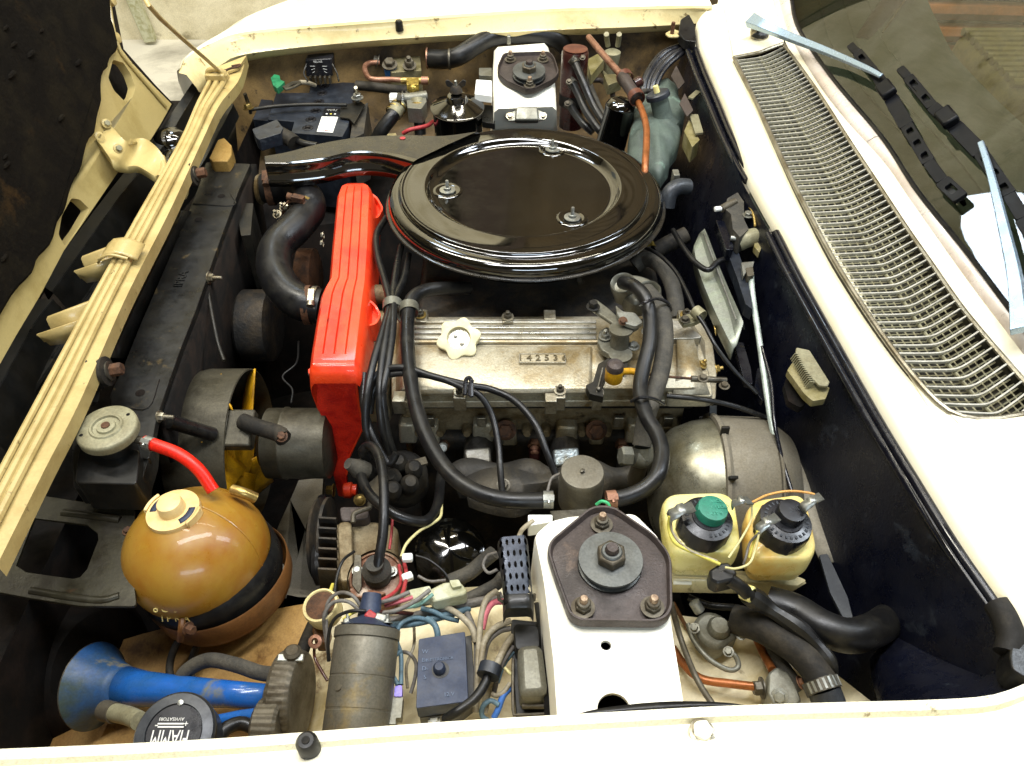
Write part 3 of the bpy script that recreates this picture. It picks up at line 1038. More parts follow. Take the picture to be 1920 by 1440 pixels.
def wiper(label, armpts, blade, piv, armw):
    t_ = thing('wiper', label, 'wiper', piv, 'windscreen wipers')
    ar = [a if isinstance(a, Vector) else PL(a[0], a[1], GP + GN * .03, GN) for a in armpts]
    p_ = smooth(ar, 5)
    q = B()
    rows = []
    for i, p in enumerate(p_):
        t = (p_[min(i + 1, len(p_) - 1)] - p_[max(i - 1, 0)]).normalized()
        s = t.cross(GN).normalized()
        k = i / (len(p_) - 1)
        w_ = armw * (1 - k) ** 1.6 + .0042
        hh = .004 * (1 - k) + .0015
        rows.append([p - s * w_ - GN * hh, p - s * w_ * .75 + GN * hh, p + s * w_ * .75 + GN * hh, p + s * w_ - GN * hh])
    q.grid(rows, cu=True, caps=True)
    q.o('arm', 'wiper_silver', t_, bev=.0006)
    bp = [PL(a, c, GP + GN * .014, GN) for a, c in blade]
    bs = rs(smooth(bp, 5), 30)
    q = B()
    t = (bs[-1] - bs[0]).normalized()
    s = t.cross(GN).normalized()
    q.grid([[p - s * .0022 - GN * .011 for p in bs], [p - s * .0035 for p in bs], [p + s * .0035 for p in bs], [p + s * .0022 - GN * .011 for p in bs]], cv=True)
    q.o('rubber_blade', 'rubber', t_)
    # slotted bridge pieces
    for f0, f1, wd, slots in ((0.0, .10, .006, 0), (.10, .30, .0075, 2), (.30, .42, .0085, 1), (.42, .60, .010, 0), (.60, .80, .0085, 3), (.80, .93, .0075, 0), (.93, 1, .0095, 1)):
        k0, k1 = bs[int(f0 * 29)], bs[min(int(f1 * 29), 29)]
        dd = (k1 - k0)
        if dd.length < .004:
            continue
        tt = dd.normalized()
        ss = tt.cross(GN).normalized()
        pr = rpoly([k0 - ss * wd + GN * .007, k1 - ss * wd + GN * .007, k1 + ss * wd + GN * .007, k0 + ss * wd + GN * .007], .003, 2)
        hs = []
        for j in range(slots):
            m0 = k0 + dd * ((j + .3) / slots) + GN * .007
            m1 = k0 + dd * ((j + .7) / slots) + GN * .007
            hs.append(rpoly([m0 - ss * wd * .5, m1 - ss * wd * .5, m1 + ss * wd * .5, m0 + ss * wd * .5], .002, 2))
        q = B()
        q.prism(pr, GN * -.006, hs)
        q.o('bridge', 'wiper_black', t_, bev=.0006)
    m0 = bs[11] + GN * .012
    q = B()
    q.box(m0, (.022, .034, .012), frame(GN, t) if False else Matrix((s, t, GN)).transposed())
    q.o('clip_joint', 'wiper_black', t_, bev=.003)
    q = B()
    q.lathe([(0, .012), (.007, .011), (.009, .004), (.009, -.03)], piv, GN.lerp(V((0, 0, 1)), .6), 20)
    q.o('pivot', 'steel', t_)
    return t_


wiper('silver armed wiper with its pivot on the cowl at the far end of the grille', [P(1408, 36, .058), P(1430, 46, .062), P(1470, 64, .064), (1556, 98), (1625, 128), (1652, 142)],
      [(1596, 88), (1628, 122), (1655, 158), (1684, 208), (1706, 246), (1736, 296), (1766, 340), (1804, 376)], P(1416, 62, .03), .0105)
q = B()
q.lathe([(.017, 0), (.0165, .006), (.012, .010), (.011, .020)], P(1424, 66, .026), (0, 0, 1), 24)
q.o('pivot_boot', 'rubber', bpy.data.objects['wiper'])
wiper('silver armed wiper reaching in from the right edge of the picture', [PL(1912, 620, GP + GN * .035, GN), (1902, 520), (1880, 420), (1858, 330), (1838, 266)],
      [(1690, 132), (1716, 162), (1744, 198), (1776, 226), (1820, 268), (1862, 318), (1900, 380), (1950, 460)], PL(1960, 760, GP, GN), .0065)
# daylight opening mirrored at the foot of the screen
pr = PL(1900, 500, GP, GN)
dd = (pr - EYE).normalized()
rf = dd - GN * 2 * dd.dot(GN)
WL = pr + rf * 2.6
lw = lamp('window_lamp', WL, pr, .30, .32, 7, (.72, .86, 1.0))

# gutter seals along the bulkhead
for lab, pts in (('double black rubber seal strip along the far bulkhead edge', [(1290, 96), (1306, 140), (1330, 196), (1352, 250), (1380, 308), (1400, 340)]),
                 ('long double black rubber seal strip along the near bulkhead edge', [(1440, 440), (1478, 516), (1524, 600), (1582, 704), (1642, 810), (1704, 912), (1776, 1028), (1840, 1120), (1876, 1172)])):
    sl = thing('bulkhead_seal', lab, 'seal', P(*pts[3], -.02), 'bulkhead seals')
    for o_ in (0, 15):
        pp = [P(a + o_, c - o_ * .25, -.020 + o_ * .0004) for a, c in pts]
        q = B()
        q.tube(pp, .0055, 10)
        q.o('seal_bead', 'seal_black', sl)
    pp = smooth([P(a, c, -.026) for a, c in pts], 3)
    pp2 = smooth([P(a + 44, c - 10, -.016) for a, c in pts], 3)
    B().grid([pp, pp2]).o('seal_web', 'seal_black', sl, solid=.004)
q = B()
q.tube([P(1870, 1132, -.012), P(1886, 1160, -.012), P(1896, 1196, -.014), P(1890, 1226, -.018)], .012, 14)
tag(q.o('drain_elbow', 'rubber_dull'), 'black rubber drain elbow below the near end of the bulkhead seal', 'pipe')
q = B()
q.prism(rpoly([P(1902, 1200, -.006), P(1945, 1190, -.006), P(1950, 1275, -.006), P(1922, 1272, -.006), P(1897, 1255, -.006), P(1893, 1222, -.006)], .006), (0, 0, -.03))
tag(q.o('corner_plug', 'rubber', bev=.003), 'black angular rubber plug in the near corner of the bulkhead', 'plug')
def pxr(px, p):
    return px * mp(p)


def bolt(par, p, rpx=8, h=None, ax=(0, 0, 1), m='steel', stud=0, wash=True, name='bolt', wm=None):
    p = T(p)
    r = rpx * mp(p)
    h = h or r * .9
    a = V(ax).normalized()
    if wash:
        B().lathe([(r * 1.45, 0), (r * 1.45, r * .2), (r * .8, r * .25)], p, a, 16).o('washer', wm or m, par)
    ob = B().hexa(p + a * r * .2, a, r, h).o(name, m, par)
    if stud:
        s_ = B()
        s_.lathe([(r * .5, 0), (r * .5, stud), (r * .3, stud + r * .15), (0, stud + r * .15)], p + a * (h + r * .2), a, 10)
        s_.o('stud', m, par)
    return ob


def hose(name, label, cat, pts, rpx, m, n=14, rib=None, group=None, par=None, sm=8, cap=True):
    q = [T(p) for p in pts]
    r = rpx * mp(q[len(q) // 2])
    b = B()
    b.tube(q, r, n, sm, cap, rib)
    o = b.o(name, m, par, sharp=60)
    if par is None and label:
        tag(o, label, cat, group)
    return o


def band(par, p, t, r, wdt, m='steel', name='clamp_band', screw=True, sdir=None):
    t = V(t).normalized()
    q = B()
    q.lathe([(r * 1.02, -wdt / 2), (r * 1.09, -wdt / 2), (r * 1.09, wdt / 2), (r * 1.02, wdt / 2)], p, t, 24)
    o = q.o(name, m, par)
    if screw:
        d = V(sdir or (0, -.4, .9))
        d = (d - t * d.dot(t)).normalized()
        q = B()
        c = p + d * r * 1.2
        s = t.cross(d).normalized()
        q.box(c, (wdt * 1.1, r * .7, r * .3), Matrix((t, s, d)).transposed())
        q.lathe([(r * .2, 0), (r * .24, r * .3), (0, r * .3)], c + s * r * .35 - d * 0, s, 10)
        q.o('clamp_screw', m, par)
    return o


def slab(par, name, pts, z, h, m, bev=0, r=.002, jit=0, holes=()):
    q = B()
    pp = [T(p if len(p) > 2 else (p[0], p[1], z)) for p in pts]
    if r:
        pp = rpoly(pp, r, 3)
    hh = [[T(p if len(p) > 2 else (p[0], p[1], z)) for p in x] for x in holes]
    q.prism(pp, (0, 0, -h), hh)
    return q.o(name, m, par, bev=bev, jit=jit)


def circ(px, py, z, rpx, n=16):
    c = P(px, py, z)
    r = pxr(rpx, c)
    return [c + V((r * math.cos(2 * PI * k / n), r * math.sin(2 * PI * k / n), 0)) for k in range(n)]


def text(s, par, mt, loc, xd, yd, size, ext=.0004, name='lettering', align='CENTER'):
    cu = bpy.data.curves.new('t', 'FONT')
    cu.body = s
    cu.size = size
    cu.extrude = ext
    cu.align_x = align
    cu.align_y = 'CENTER'
    cu.resolution_u = 2
    t = bpy.data.objects.new('t', cu)
    COL.objects.link(t)
    bpy.context.view_layer.update()
    me = bpy.data.meshes.new_from_object(t.evaluated_get(bpy.context.evaluated_depsgraph_get()))
    bpy.data.objects.remove(t)
    x = V(xd).normalized()
    z = x.cross(V(yd)).normalized()
    y = z.cross(x)
    off = ORG.get(par.name, V((0, 0, 0)))
    me.transform(Matrix.Translation(V(loc) - off) @ Matrix((x, y, z)).transposed().to_4x4())
    me.materials.clear()
    me.materials.append(M[mt])
    o = bpy.data.objects.new(name, me)
    COL.objects.link(o)
    o.parent = par
    ORG[o.name] = off
    return o


# ================================================================ suspension towers and top mounts
nt_ = [(1003, 1004), (1032, 978), (1070, 969), (1190, 964), (1236, 1010), (1254, 1130), (1261, 1190), (1271, 1250), (1284, 1335), (1130, 1352), (1046, 1362), (1038, 1240), (1020, 1090)]
top = [P(a, c, -.034) for a, c in nt_]
q = B()
h1, h2 = circ(1136, 1210, -.034, 10), circ(1151, 1330, -.034, 31, 24)
tp_ = rpoly(top, .006, 3)
q.prism(tp_, (0, 0, -.004), [h1, h2])
twr = q.o('suspension_tower', 'cream_tower', body)
cen = sum(top, V((0, 0, 0))) / len(top)
q = B()
q.grid([[p + V((0, 0, -.002)) for p in tp_], [p + (p - cen) * .02 + V((0, 0, -.006)) for p in tp_], [p + (p - cen) * .12 + V((0, 0, -.19)) for p in tp_]], cu=True)
q.o('suspension_tower', 'cream_tower', body, sharp=60)
q = B()
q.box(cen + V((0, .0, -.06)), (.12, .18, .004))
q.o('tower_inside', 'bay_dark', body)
# far tower
q = B()
rw = [[(927, 98, -.10), (1030, 92, -.10)], [(930, 88, -.036), (1024, 81, -.036)], [(928, 120, -.040), (1034, 112, -.040)], [(930, 170, -.046), (1038, 162, -.046)], [(930, 204, -.062), (1040, 200, -.062)], [(930, 240, -.11), (1040, 238, -.11)], [(930, 262, -.2), (1040, 262, -.2)]]
g_ = []
for a, c in rw:
    a, c = P(*a), P(*c)
    g_.append([a + V((-.012, 0, -.15)), a + V((-.004, 0, -.008)), a + V((.004, 0, 0)), a.lerp(c, .5), c + V((-.004, 0, 0)), c + V((.004, 0, -.008)), c + V((.014, 0, -.15))])
q.grid(g_)
q.o('suspension_tower', 'cream_tower', body, sharp=50)
fb = thing('tower_bracket', 'grey bracket with two screws on the front of the far suspension tower', 'bracket', P(988, 216, -.07))
n2 = V((0, -.62, .78))
pc = P(988, 206, -.064)
q = B()
q.prism(rpoly([PL(a, c, pc, n2) for a, c in ((952, 214), (966, 208), (1011, 207), (1022, 213), (1022, 226), (952, 228))], .003), n2 * .003)
q.o('bracket_plate', 'relay_grey', fb, bev=.001)
q = B()
q.prism(rpoly([PL(a, c, pc, n2) for a, c in ((967, 207), (1008, 206), (1010, 232), (965, 232))], .004), n2 * .016)
q.o('bracket_hump', 'relay_grey', fb, bev=.003)
for a in (956, 1018):
    bolt(fb, PL(a, 219, pc, n2) + n2 * .003, 5, ax=n2, m='steel', name='screw')


def mount(label, poly, bolts, disc, rdisc, nut, n, p0, sgn):
    t_ = thing('strut_mount', label, 'strut mount', p0, 'suspension strut top mounts')
    n = V(n).normalized()
    pts = [PL(a, c, p0, n) for a, c in poly]
    pts = rpoly(pts, .010, 4)
    cc = sum(pts, V((0, 0, 0))) / len(pts)
    q = B()
    ins = [p.lerp(cc, .07) for p in pts]
    q.grid([[p.lerp(cc, -.015) - n * .007 for p in pts], [p.lerp(cc, -.015) + n * .002 for p in pts], [p + n * .0048 for p in pts], [p.lerp(cc, .03) + n * .0048 for p in pts], [i - n * .0010 for i in ins],
            [p.lerp(cc, .3) + n * .0005 for p in pts], [p.lerp(cc, .5) + n * .003 for p in pts]], cu=True)
    q.face([v for v in list(q.b.verts)[-len(pts):]])
    q.o('mount_plate', 'mount_brown', t_, sharp=60)
    dc = PL(disc[0], disc[1], p0 + n * .014, n)
    r = rdisc * mp(dc)
    q = B()
    q.lathe([(r * .86, -.016), (r * .98, -.015), (r * .98, -.010), (r * .9, -.009), (r * .5, -.008), (r * .5, -.004), (r * .97, -.003), (r, -.001), (r * .985, .0008), (r * .3, .0012), (0, .0012)], dc, n, 44)
    q.o('mount_disc', 'mount_disc', t_, sharp=30)
    q = B()
    q.lathe([(r * .99, -.009), (r * 1.02, -.0185), (r * .8, -.0205)], dc, n, 44)
    q.o('rubber_ring', 'rubber', t_)
    q = B()
    q.hexa(dc + n * .0012, n, r * .47, .011)
    q.o('centre_nut', 'horn_grey', t_, bev=.0008)
    q = B()
    q.lathe([(r * .33, .009), (r * .33, .013), (r * .29, .0145), (r * .22, .0145)], dc, n, 20)
    q.o('nut_collar', 'mount_disc', t_)
    q = B()
    q.lathe([(r * .2, .01), (r * .2, .0185), (r * .17, .020), (0, .020)], dc, n, 12)
    q.o('piston_end', 'mount_brown', t_)
    for bq in bolts:
        p = PL(bq[0], bq[1], p0 + n * .003, n)
        k = .0072
        q = B()
        q.lathe([(k * 1.55, 0), (k * 1.55, .0012), (k, .0016)], p, n, 18)
        q.o('washer', 'horn_grey', t_)
        q = B()
        q.hexa(p + n * .0012, n, k * 1.12, .0058)
        q.lathe([(k * .88, .006), (k * .88, .0095), (k * .6, .0105), (k * .55, .0105)], p + n * .0012, n, 14)
        q.o('nut', 'horn_grey', t_, bev=.0004)
        q = B()
        q.lathe([(k * .55, .008), (k * .55, .0155), (k * .45, .0165), (0, .0165)], p + n * .0012, n, 10)
        q.o('stud', 'stud_brown', t_)
    return t_


mount('large brown strut mount plate with grey disc on the near white tower',
      [(1110, 953), (1148, 953), (1228, 1008), (1257, 1046), (1259, 1142), (1250, 1160), (1230, 1169), (1086, 1167), (1068, 1156), (1040, 1080), (1027, 1038), (1032, 1018)],
      [(1128, 984), (1093, 1140), (1223, 1139)], (1145, 1048), 61, None, (0, .02, 1), P(1145, 1075, -.024), 1)
mount('small looking brown strut mount on the far white tower beside the dark red canister',
      [(944, 103), (1030, 100), (1039, 110), (1048, 138), (1040, 150), (1004, 169), (986, 171), (950, 155), (935, 142), (933, 127)],
      [(957, 112), (1018, 112), (993, 160)], (992, 132), 31, None, (0, -.14, 1), P(990, 136, -.030), -1)

# ================================================================ engine
eng = thing('engine', 'grease stained alloy engine with its camshaft cover under the black air filter', 'engine', P(1040, 700, -.25))
# valve cover flange + body
fl = [(734, 594), (1302, 592), (1322, 600), (1336, 640), (1344, 700), (1342, 750), (734, 754)]
slab(eng, 'cover_flange', fl, -.128, .012, 'alu', bev=.002, r=.006)
q = B()


def cover(poly0, poly1, z0, z1, mt, name, r=.006, bev=.002):
    a = rpoly([P(x, y, z0) for x, y in poly0], r, 3)
    c = rpoly([P(x, y, z1) for x, y in poly1], r, 3)
    q = B()
    q.grid([a, [x.lerp(y, .85) for x, y in zip(a, c)], [x.lerp(sum(c, V((0, 0, 0))) / len(c), .012) for x in c]], cu=True)
    vs = list(q.b.verts)[-len(c):]
    q.face(vs)
    return q.o(name, mt, eng, sharp=50)


cover([(742, 604), (1296, 602), (1322, 640), (1326, 742), (742, 744)], [(752, 598), (1288, 597), (1302, 640), (1304, 728), (752, 732)], -.128, -.104, 'alu', 'valve_cover')
# ribbed upper strip
for k, (yy, zz_) in enumerate(((601, -.100), (611, -.100), (621, -.100), (631, -.100))):
    q = B()
    a, c = P(772, yy, zz_), P(1118, yy, zz_)
    q.box((a + c) / 2 + V((0, 0, -.003)), ((c - a).length, .0066, .005))
    q.o('cover_rib', 'alu_clean', eng, bev=.0012)
q = B()
a, c = P(750, 641, -.101), P(1128, 641, -.101)
q.tube([a, c], .0025, 8, 0)
q.o('cover_rib', 'alu', eng)
# raised panel
cover([(760, 648), (1112, 648), (1112, 736), (760, 738)], [(764, 650), (1108, 650), (1104, 728), (764, 730)], -.105, -.0985, 'alu', 'raised_panel', r=.006)
mat('alu_ink', '5e543c', .5, .4, fine=.05)
# number plaque
pc = P(1017, 672, -.0955)
q = B()
mm = mp(pc)
q.box(pc + V((0, 0, -.002)), (86 * mm, 19 * mm * 1.32, .004))
q.o('number_plaque', 'alu', eng, bev=.0008)
bx = B()
for s in ((0, 1), (0, -1)):
    bx.box(pc + V((0, s[1] * 9 * mm * 1.3, .0003)), (86 * mm, .0009, .0012))
for s in (-1, 1):
    bx.box(pc + V((s * 43 * mm, 0, .0003)), (.0009, 19 * mm * 1.3, .0012))
bx.o('plaque_edge', 'alu_clean', eng)
text('1 4 2 5 3 6', eng, 'alu_ink', pc + V((0, 0, .0008)), (1, 0, 0), (0, 1, 0), 16 * mm * 1.32, .0007, 'number_relief')
# right hand extension of the cover
slab(eng, 'cover_step', [(1240, 596), (1284, 604), (1318, 632), (1306, 634), (1210, 636), (1200, 618)], -.094, .014, 'alu_clean', bev=.004, r=.006)
slab(eng, 'cover_end', [(1262, 640), (1312, 640), (1330, 700), (1338, 744), (1250, 744)], -.112, .02, 'alu', bev=.005, r=.008)
q = B()
q.grid([[P(1268, 640, -.098), P(1300, 640, -.098)], [P(1270, 690, -.103), P(1312, 690, -.105)], [P(1260, 742, -.112), P(1330, 742, -.115)]])
q.o('cover_web', 'alu', eng, solid=.004)
# clamps and bolts along the flange
for i, (a, c, w_, h_) in enumerate(((788, 592, 26, 26), (1031, 590, 22, 20), (952, 596, 20, 18), (1286, 592, 26, 24), (748, 742, 24, 20), (862, 736, 24, 20), (1033, 744, 22, 16), (1050, 734, 20, 24), (1120, 738, 18, 14))):
    q = B()
    p = P(a, c, -.0985)
    m_ = mp(p)
    q.box(p + V((0, 0, -.002)), (w_ * m_, h_ * m_ * 1.3, .004))
    q.box(p + V((0, (1 if c < 650 else -1) * h_ * m_ * .62, -.012)), (w_ * m_, .003, .024))
    q.o('flange_clip', 'steel', eng, bev=.001)
    if (a, c) not in ((1031, 590), (748, 742), (1033, 744)):
        bolt(eng, p + V((0, 0, .001)), 8, m='steel_dark', stud=.004, wm='plated_gold' if i % 3 == 0 else 'steel')
for a, c in ((1316, 684), (1340, 620), (1342, 692)):
    bolt(eng, (a, c, -.108), 7, m='plated_gold', ax=(.4, 0, 1) if a < 1330 else (1, 0, .3), stud=.004)
# oil filler cap
oc = thing('oil_filler_cap', 'cream six pointed oil filler cap on the camshaft cover', 'cap', P(860, 640, -.09))
p0 = P(860, 634, -.082)
r0 = pxr(43, p0)
na_ = V((0, -.52, .85)).normalized()
Mo = frame(na_, (1, 0, 0))
for z0, z1, nm in ((-.020, 0, 'cap_star'),):
    q = B()
    rows = []
    for hh, k in ((z0, .93), (z0 * .2, 1.0), (-.001, .985), (0, .93), (0, .52), (-.002, .49), (-.0055, .48), (-.006, .46)):
        row = []
        for j in range(72):
            a = 2 * PI * j / 72
            rr = r0 * k
            if k > .6:
                rr *= (.895 + .105 * math.cos(6 * (a - PI / 6 - .25)))
                if k < .94 and hh == 0:
                    rr *= 1.0
            row.append(p0 + Mo @ V((rr * math.cos(a), rr * math.sin(a), hh)))
        rows.append(row)
    q.grid(rows, cu=True)
    q.o('cap_star', 'oil_cap', oc, sharp=40)
q = B()
q.lathe([(r0 * .47, -.0058), (0, -.0058)], p0, na_, n=32)
q.o('cap_centre', 'alu_clean', oc)
for a, c in ((-.10, -.10), (.12, .08)):
    q = B()
    q.lathe([(r0 * .08, -.0058), (r0 * .08, -.0035), (0, -.003)], p0 + Mo @ V((a * r0 * 1.6, c * r0 * 1.6, 0)), na_, n=14)
    q.o('rivet', 'alu_clean', oc)
B().lathe([(r0 * .7, -.04), (r0 * .7, -.018)], p0, na_, n=30).o('cap_neck', 'alu_dirty', oc)

# cylinder head below
zt = -.138
yA, yB = P(1000, 752, zt).y, P(1000, 592, zt).y
xL, xR = P(738, 752, zt).x, P(1300, 752, zt).x
q = B()
q.box(((xL + xR) / 2, (yA + yB) / 2, zt - .006), (xR - xL, yB - yA + .004, .014))
q.o('gasket', 'rubber', eng, bev=.001)
q = B()
q.box(((xL + xR) / 2, (yA + yB) / 2 + .012, zt - .09), (xR - xL - .01, yB - yA + .0, .155))
q.o('cylinder_head', 'alu_dirty', eng, bev=.004)
yF = yA + .012
# bosses, ports along the near face
random.seed(4)
for px_, w_ in ((765, 34), (812, 26), (905, 40), (955, 30), (1062, 44), (1118, 28), (1190, 36), (1252, 40)):
    p = PY(px_, 806 + random.uniform(-4, 4), yF - .006)
    m_ = mp(p)
    q = B()
    q.box(p, (w_ * m_, .026, 48 * m_), rot=(R(random.uniform(-8, 8)), 0, 0), taper=.86)
    q.o('head_boss', 'alu', eng, bev=.004)
for px_ in (786, 826, 876, 925, 988, 1024, 1090, 1138, 1222, 1262):
    p = PY(px_, 795, yF - .004)
    m_ = mp(p)
    q = B()
    q.lathe([(9 * m_, 0), (10 * m_, .02), (6 * m_, .03), (0, .03)], p + V((0, .012, -.01)), (0, -1, .25), 14)
    q.o('head_boss', 'alu_dirty', eng)
for px_ in (806, 1160 + 92, 903, 1160):
    p = PY(px_, 790, yF - .014)
    m_ = mp(p)
    q = B()
    q.box(p, (18 * m_, .006, 26 * m_))
    q.o('head_clip', 'steel', eng, bev=.001)
for px_, py_ in ((832, 840), (1002, 836), (1165, 836)):
    pl = thing('spark_plug', {832: 'leftmost bare spark plug in the side of the cylinder head', 1002: 'middle spark plug wearing a dark red boot in the cylinder head', 1165: 'rightmost spark plug wearing a dark boot near the grey braided hose'}[px_], 'spark plug', PY(px_, py_, yF), 'spark plugs')
    p = PY(px_, py_ - 8, yF - .012)
    ax = V((0, -.75, .45 if px_ == 832 else -.1)).normalized()
    B().hexa(p, ax, .010, .010).o('hexagon', 'rust', pl, bev=.0005)
    B().lathe([(.0062, .009), (.006, .020), (.004, .022), (0, .022)], p, ax, 14).o('insulator', 'white_plastic' if px_ == 832 else 'copper', pl)
    if px_ != 832:
        e = PY(px_ - 6, py_ + 100, yF - .06)
        q = B()
        q.tube([p + ax * .012, p + ax * .022 + V((0, 0, -.01)), p.lerp(e, .5) + V((0, -.01, 0)), e], lambda t: .0085 - .003 * t, 12)
        q.o('boot', 'brown_canister' if px_ == 1002 else 'rubber', pl)
for px_, py_ in ((948, 806), (1118, 806)):
    p = PY(px_, py_, yF - .018)
    bolt(eng, p, 14, h=.008, ax=(0, -.9, .5), m='rust', name='core_plug_bolt')
# timing end casting & block
q = B()
x0_, x1_ = P(690, 640, -.12).x, P(738, 640, -.12).x
q.box(((x0_ + x1_) / 2, (yA + yB) / 2, -.155), (x1_ - x0_, yB - yA, .06))
q.o('front_casting', 'alu', eng, bev=.006)
q = B()
q.box(((xL + xR) / 2 + .0, (yA + yB) / 2 + .04, -.36), (xR - xL - .03, .26, .30))
q.o('engine_block', 'cast_dark', eng, bev=.01)
q = B()
q.box(((xL + xR) / 2 + .0, 1.0, -.20), (xR - xL - .03, .24, .14))
q.o('engine_block', 'cast_dark', eng, bev=.01)
# exhaust manifold
ex = thing('exhaust_manifold', 'mottled grey cast exhaust manifold below the cylinder head', 'manifold', P(1000, 910, -.22))
q = B()
pm = line([(852, 905, -.215), (905, 892, -.21), (960, 896, -.205), (1010, 905, -.205), (1070, 905, -.205), (1140, 900, -.205), (1190, 895, -.21)], 14)
q.tube(pm, lambda t: .022 + .006 * math.sin(t * 19), 18, 6)
q.o('manifold_log', 'iron', ex, jit=.006)
for px_, mt in ((898, 'alu_clean'), (1060, 'foil')):
    a_, c_ = PY(px_, 826, yF - .01), PY(px_ - 4, 900, yF - .06)
    q = B()
    q.tube([a_, a_.lerp(c_, .5) + V((0, -.006, .004)), c_], .021, 12)
    q.o('port_runner', 'iron', ex)
    q = B()
    q.box(a_.lerp(c_, .3) + V((0, -.016, .006)), (.036, .024, .030), rot=(R(30), 0, R(6)))
    q.o('flange_block', mt, ex, bev=.003)
    q = B()
    q.box(a_.lerp(c_, .55) + V((0, -.020, 0)), (.042, .032, .008), rot=(R(30), 0, R(3)))
    q.o('flange_plate', 'rust', ex, bev=.001)
    bolt(ex, a_.lerp(c_, .62) + V((.012, -.034, .002)), 10, h=.01, ax=(0, -.9, .3), m='steel_dark')
q = B()
sh0 = line([(866, 900, -.19), (910, 880, -.18), (960, 878, -.175), (1010, 892, -.175), (1040, 880, -.175)], 24)
sh1 = line([(880, 950, -.2), (920, 965, -.2), (975, 968, -.2), (1020, 940, -.2), (1050, 930, -.2)], 24)
q.grid([sh0, [a.lerp(c, .5) + V((0, 0, .012)) for a, c in zip(sh0, sh1)], sh1])
q.o('heat_shield', 'iron', ex, solid=.002, jit=.002)
bolt(ex, (944, 910, -.165), 9, m='steel_dark', ax=(0, -.4, .9))
# ================================================================ air filter
ac = P(981, 343, -.030)
an = V((0.0, .045, 1)).normalized()
RA = .2205
af = thing('air_filter', 'big round glossy black air filter with a long flat intake snout', 'air filter', ac)
q = B()
q.lathe([(.0, -.011), (.61 * RA, -.011), (.65 * RA, -.0095), (.675 * RA, -.004), (.69 * RA, .0003), (.70 * RA, .0010), (.715 * RA, .0003), (.80 * RA, -.001), (.86 * RA, -.0018), (.866 * RA, -.0012), (.874 * RA, -.0022), (.880 * RA, -.0055), (.870 * RA, -.008)], ac, an, 128)
q.o('filter_lid', 'black_gloss', af, sharp=60)
q = B()
q.lathe([(.865 * RA, -.005), (.884 * RA, -.006), (.890 * RA, -.0075), (.884 * RA, -.009), (.87 * RA, -.010)], ac, an, 128)
q.o('filter_seal', 'black_gloss', af)
pc_ = ac + an * -.0 + V((.004, -.002, 0))
q = B()
q.lathe([(.87 * RA, -.008), (.90 * RA, -.0075), (.93 * RA, -.0080), (.955 * RA, -.010), (.972 * RA, -.0140), (.98 * RA, -.019), (.982 * RA, -.026), (.975 * RA, -.030), (.86 * RA, -.034), (.78 * RA, -.068), (.3 * RA, -.07)], pc_, an, 128)
q.o('filter_pan', 'black_gloss', af, sharp=60)
B().lathe([(.97 * RA, -.0255), (.998 * RA, -.027), (1.003 * RA, -.0285), (.998 * RA, -.030), (.96 * RA, -.031)], pc_, an, 128).o('pan_lip', 'snout_black', af)
for a, c in ((839, 357), (1036, 280), (1073, 408)):
    d = PL(a, c, ac + an * -.010, an)
    q = B()
    q.lathe([(.024, -.0005), (.0215, .0015), (.017, .000), (.0125, -.001), (.0, -.001)], d, an, 28)
    q.o('stud_dimple', 'black_gloss', af, sharp=70)
    q = B()
    q.lathe([(.0125, .0), (.0125, .0015), (.006, .0022)], d, an, 24)
    q.o('washer', 'zinc', af)
    B().hexa(d + an * .002, an, .0058, .004).o('nut', 'zinc', af, bev=.0004)
    B().lathe([(.0028, .004), (.0028, .0165), (.0022, .0175), (0, .0175)], d, an, 10).o('stud', 'zinc', af)
# snout
zs = -.030
up_s = [(496, 292), (540, 284), (600, 268), (680, 255), (760, 252), (835, 253), (900, 244)]
lo_s = [(498, 306), (545, 305), (600, 299), (650, 287), (690, 285), (722, 288), (748, 294), (775, 302)]
u = rs(smooth([P(a, c, zs) for a, c in up_s], 5), 26)
l = rs(smooth([P(a, c, zs) for a, c in lo_s], 5), 26)
q = B()
rows = []
for i in range(26):
    a, c = u[i], l[i]
    d = (c - a)
    rows.append([a + V((0, 0, -.042)), a + V((0, -.0, -.006)), a + d * .05, a.lerp(c, .5) + V((0, 0, .001)), c - d * .06 + V((0, 0, 0)), c + V((0, -.0006, -.0008)), c + V((0, -.0016, -.003)), c + V((0, -.0022, -.007)), c + V((0, -.003, -.028)), c + V((0, -.0055, -.030)), c + V((0, -.0065, -.034)), c + V((0, -.003, -.042))])
q.grid([r_[1:5] for r_ in rows])
q.o('snout_top', 'snout_black', af, sharp=50)
q = B()
q.grid([r_[4:] + r_[:2] for r_ in rows])
q.o('intake_snout', 'black_gloss', af, sharp=50)
q = B()
q.grid([[p + V((-.001, 0, 0)) for p in r_] for r_ in (rows[0], )] + [[p.lerp(sum(rows[0], V()) / 12, .25) + V((.004, 0, 0)) for p in rows[0]]], cu=True)
q.o('snout_lip', 'black_satin', af)
q = B()
q.face([q.b.verts.new(p.lerp(sum(rows[0], V()) / 12, .1) + V((.006, 0, 0))) for p in rows[0]])
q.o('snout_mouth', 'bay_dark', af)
q = B()
q.lathe([(.0048, 0), (.0048, .0006), (0, .0008)], P(755, 259, zs + .001), n=16)
q.o('paint_dot', 'wire_red', af)
q = B()
q.box(pc_ + V((.02, .0, -.12)), (.11, .12, .09))
q.o('carburettor', 'alu_dirty', af, bev=.01)
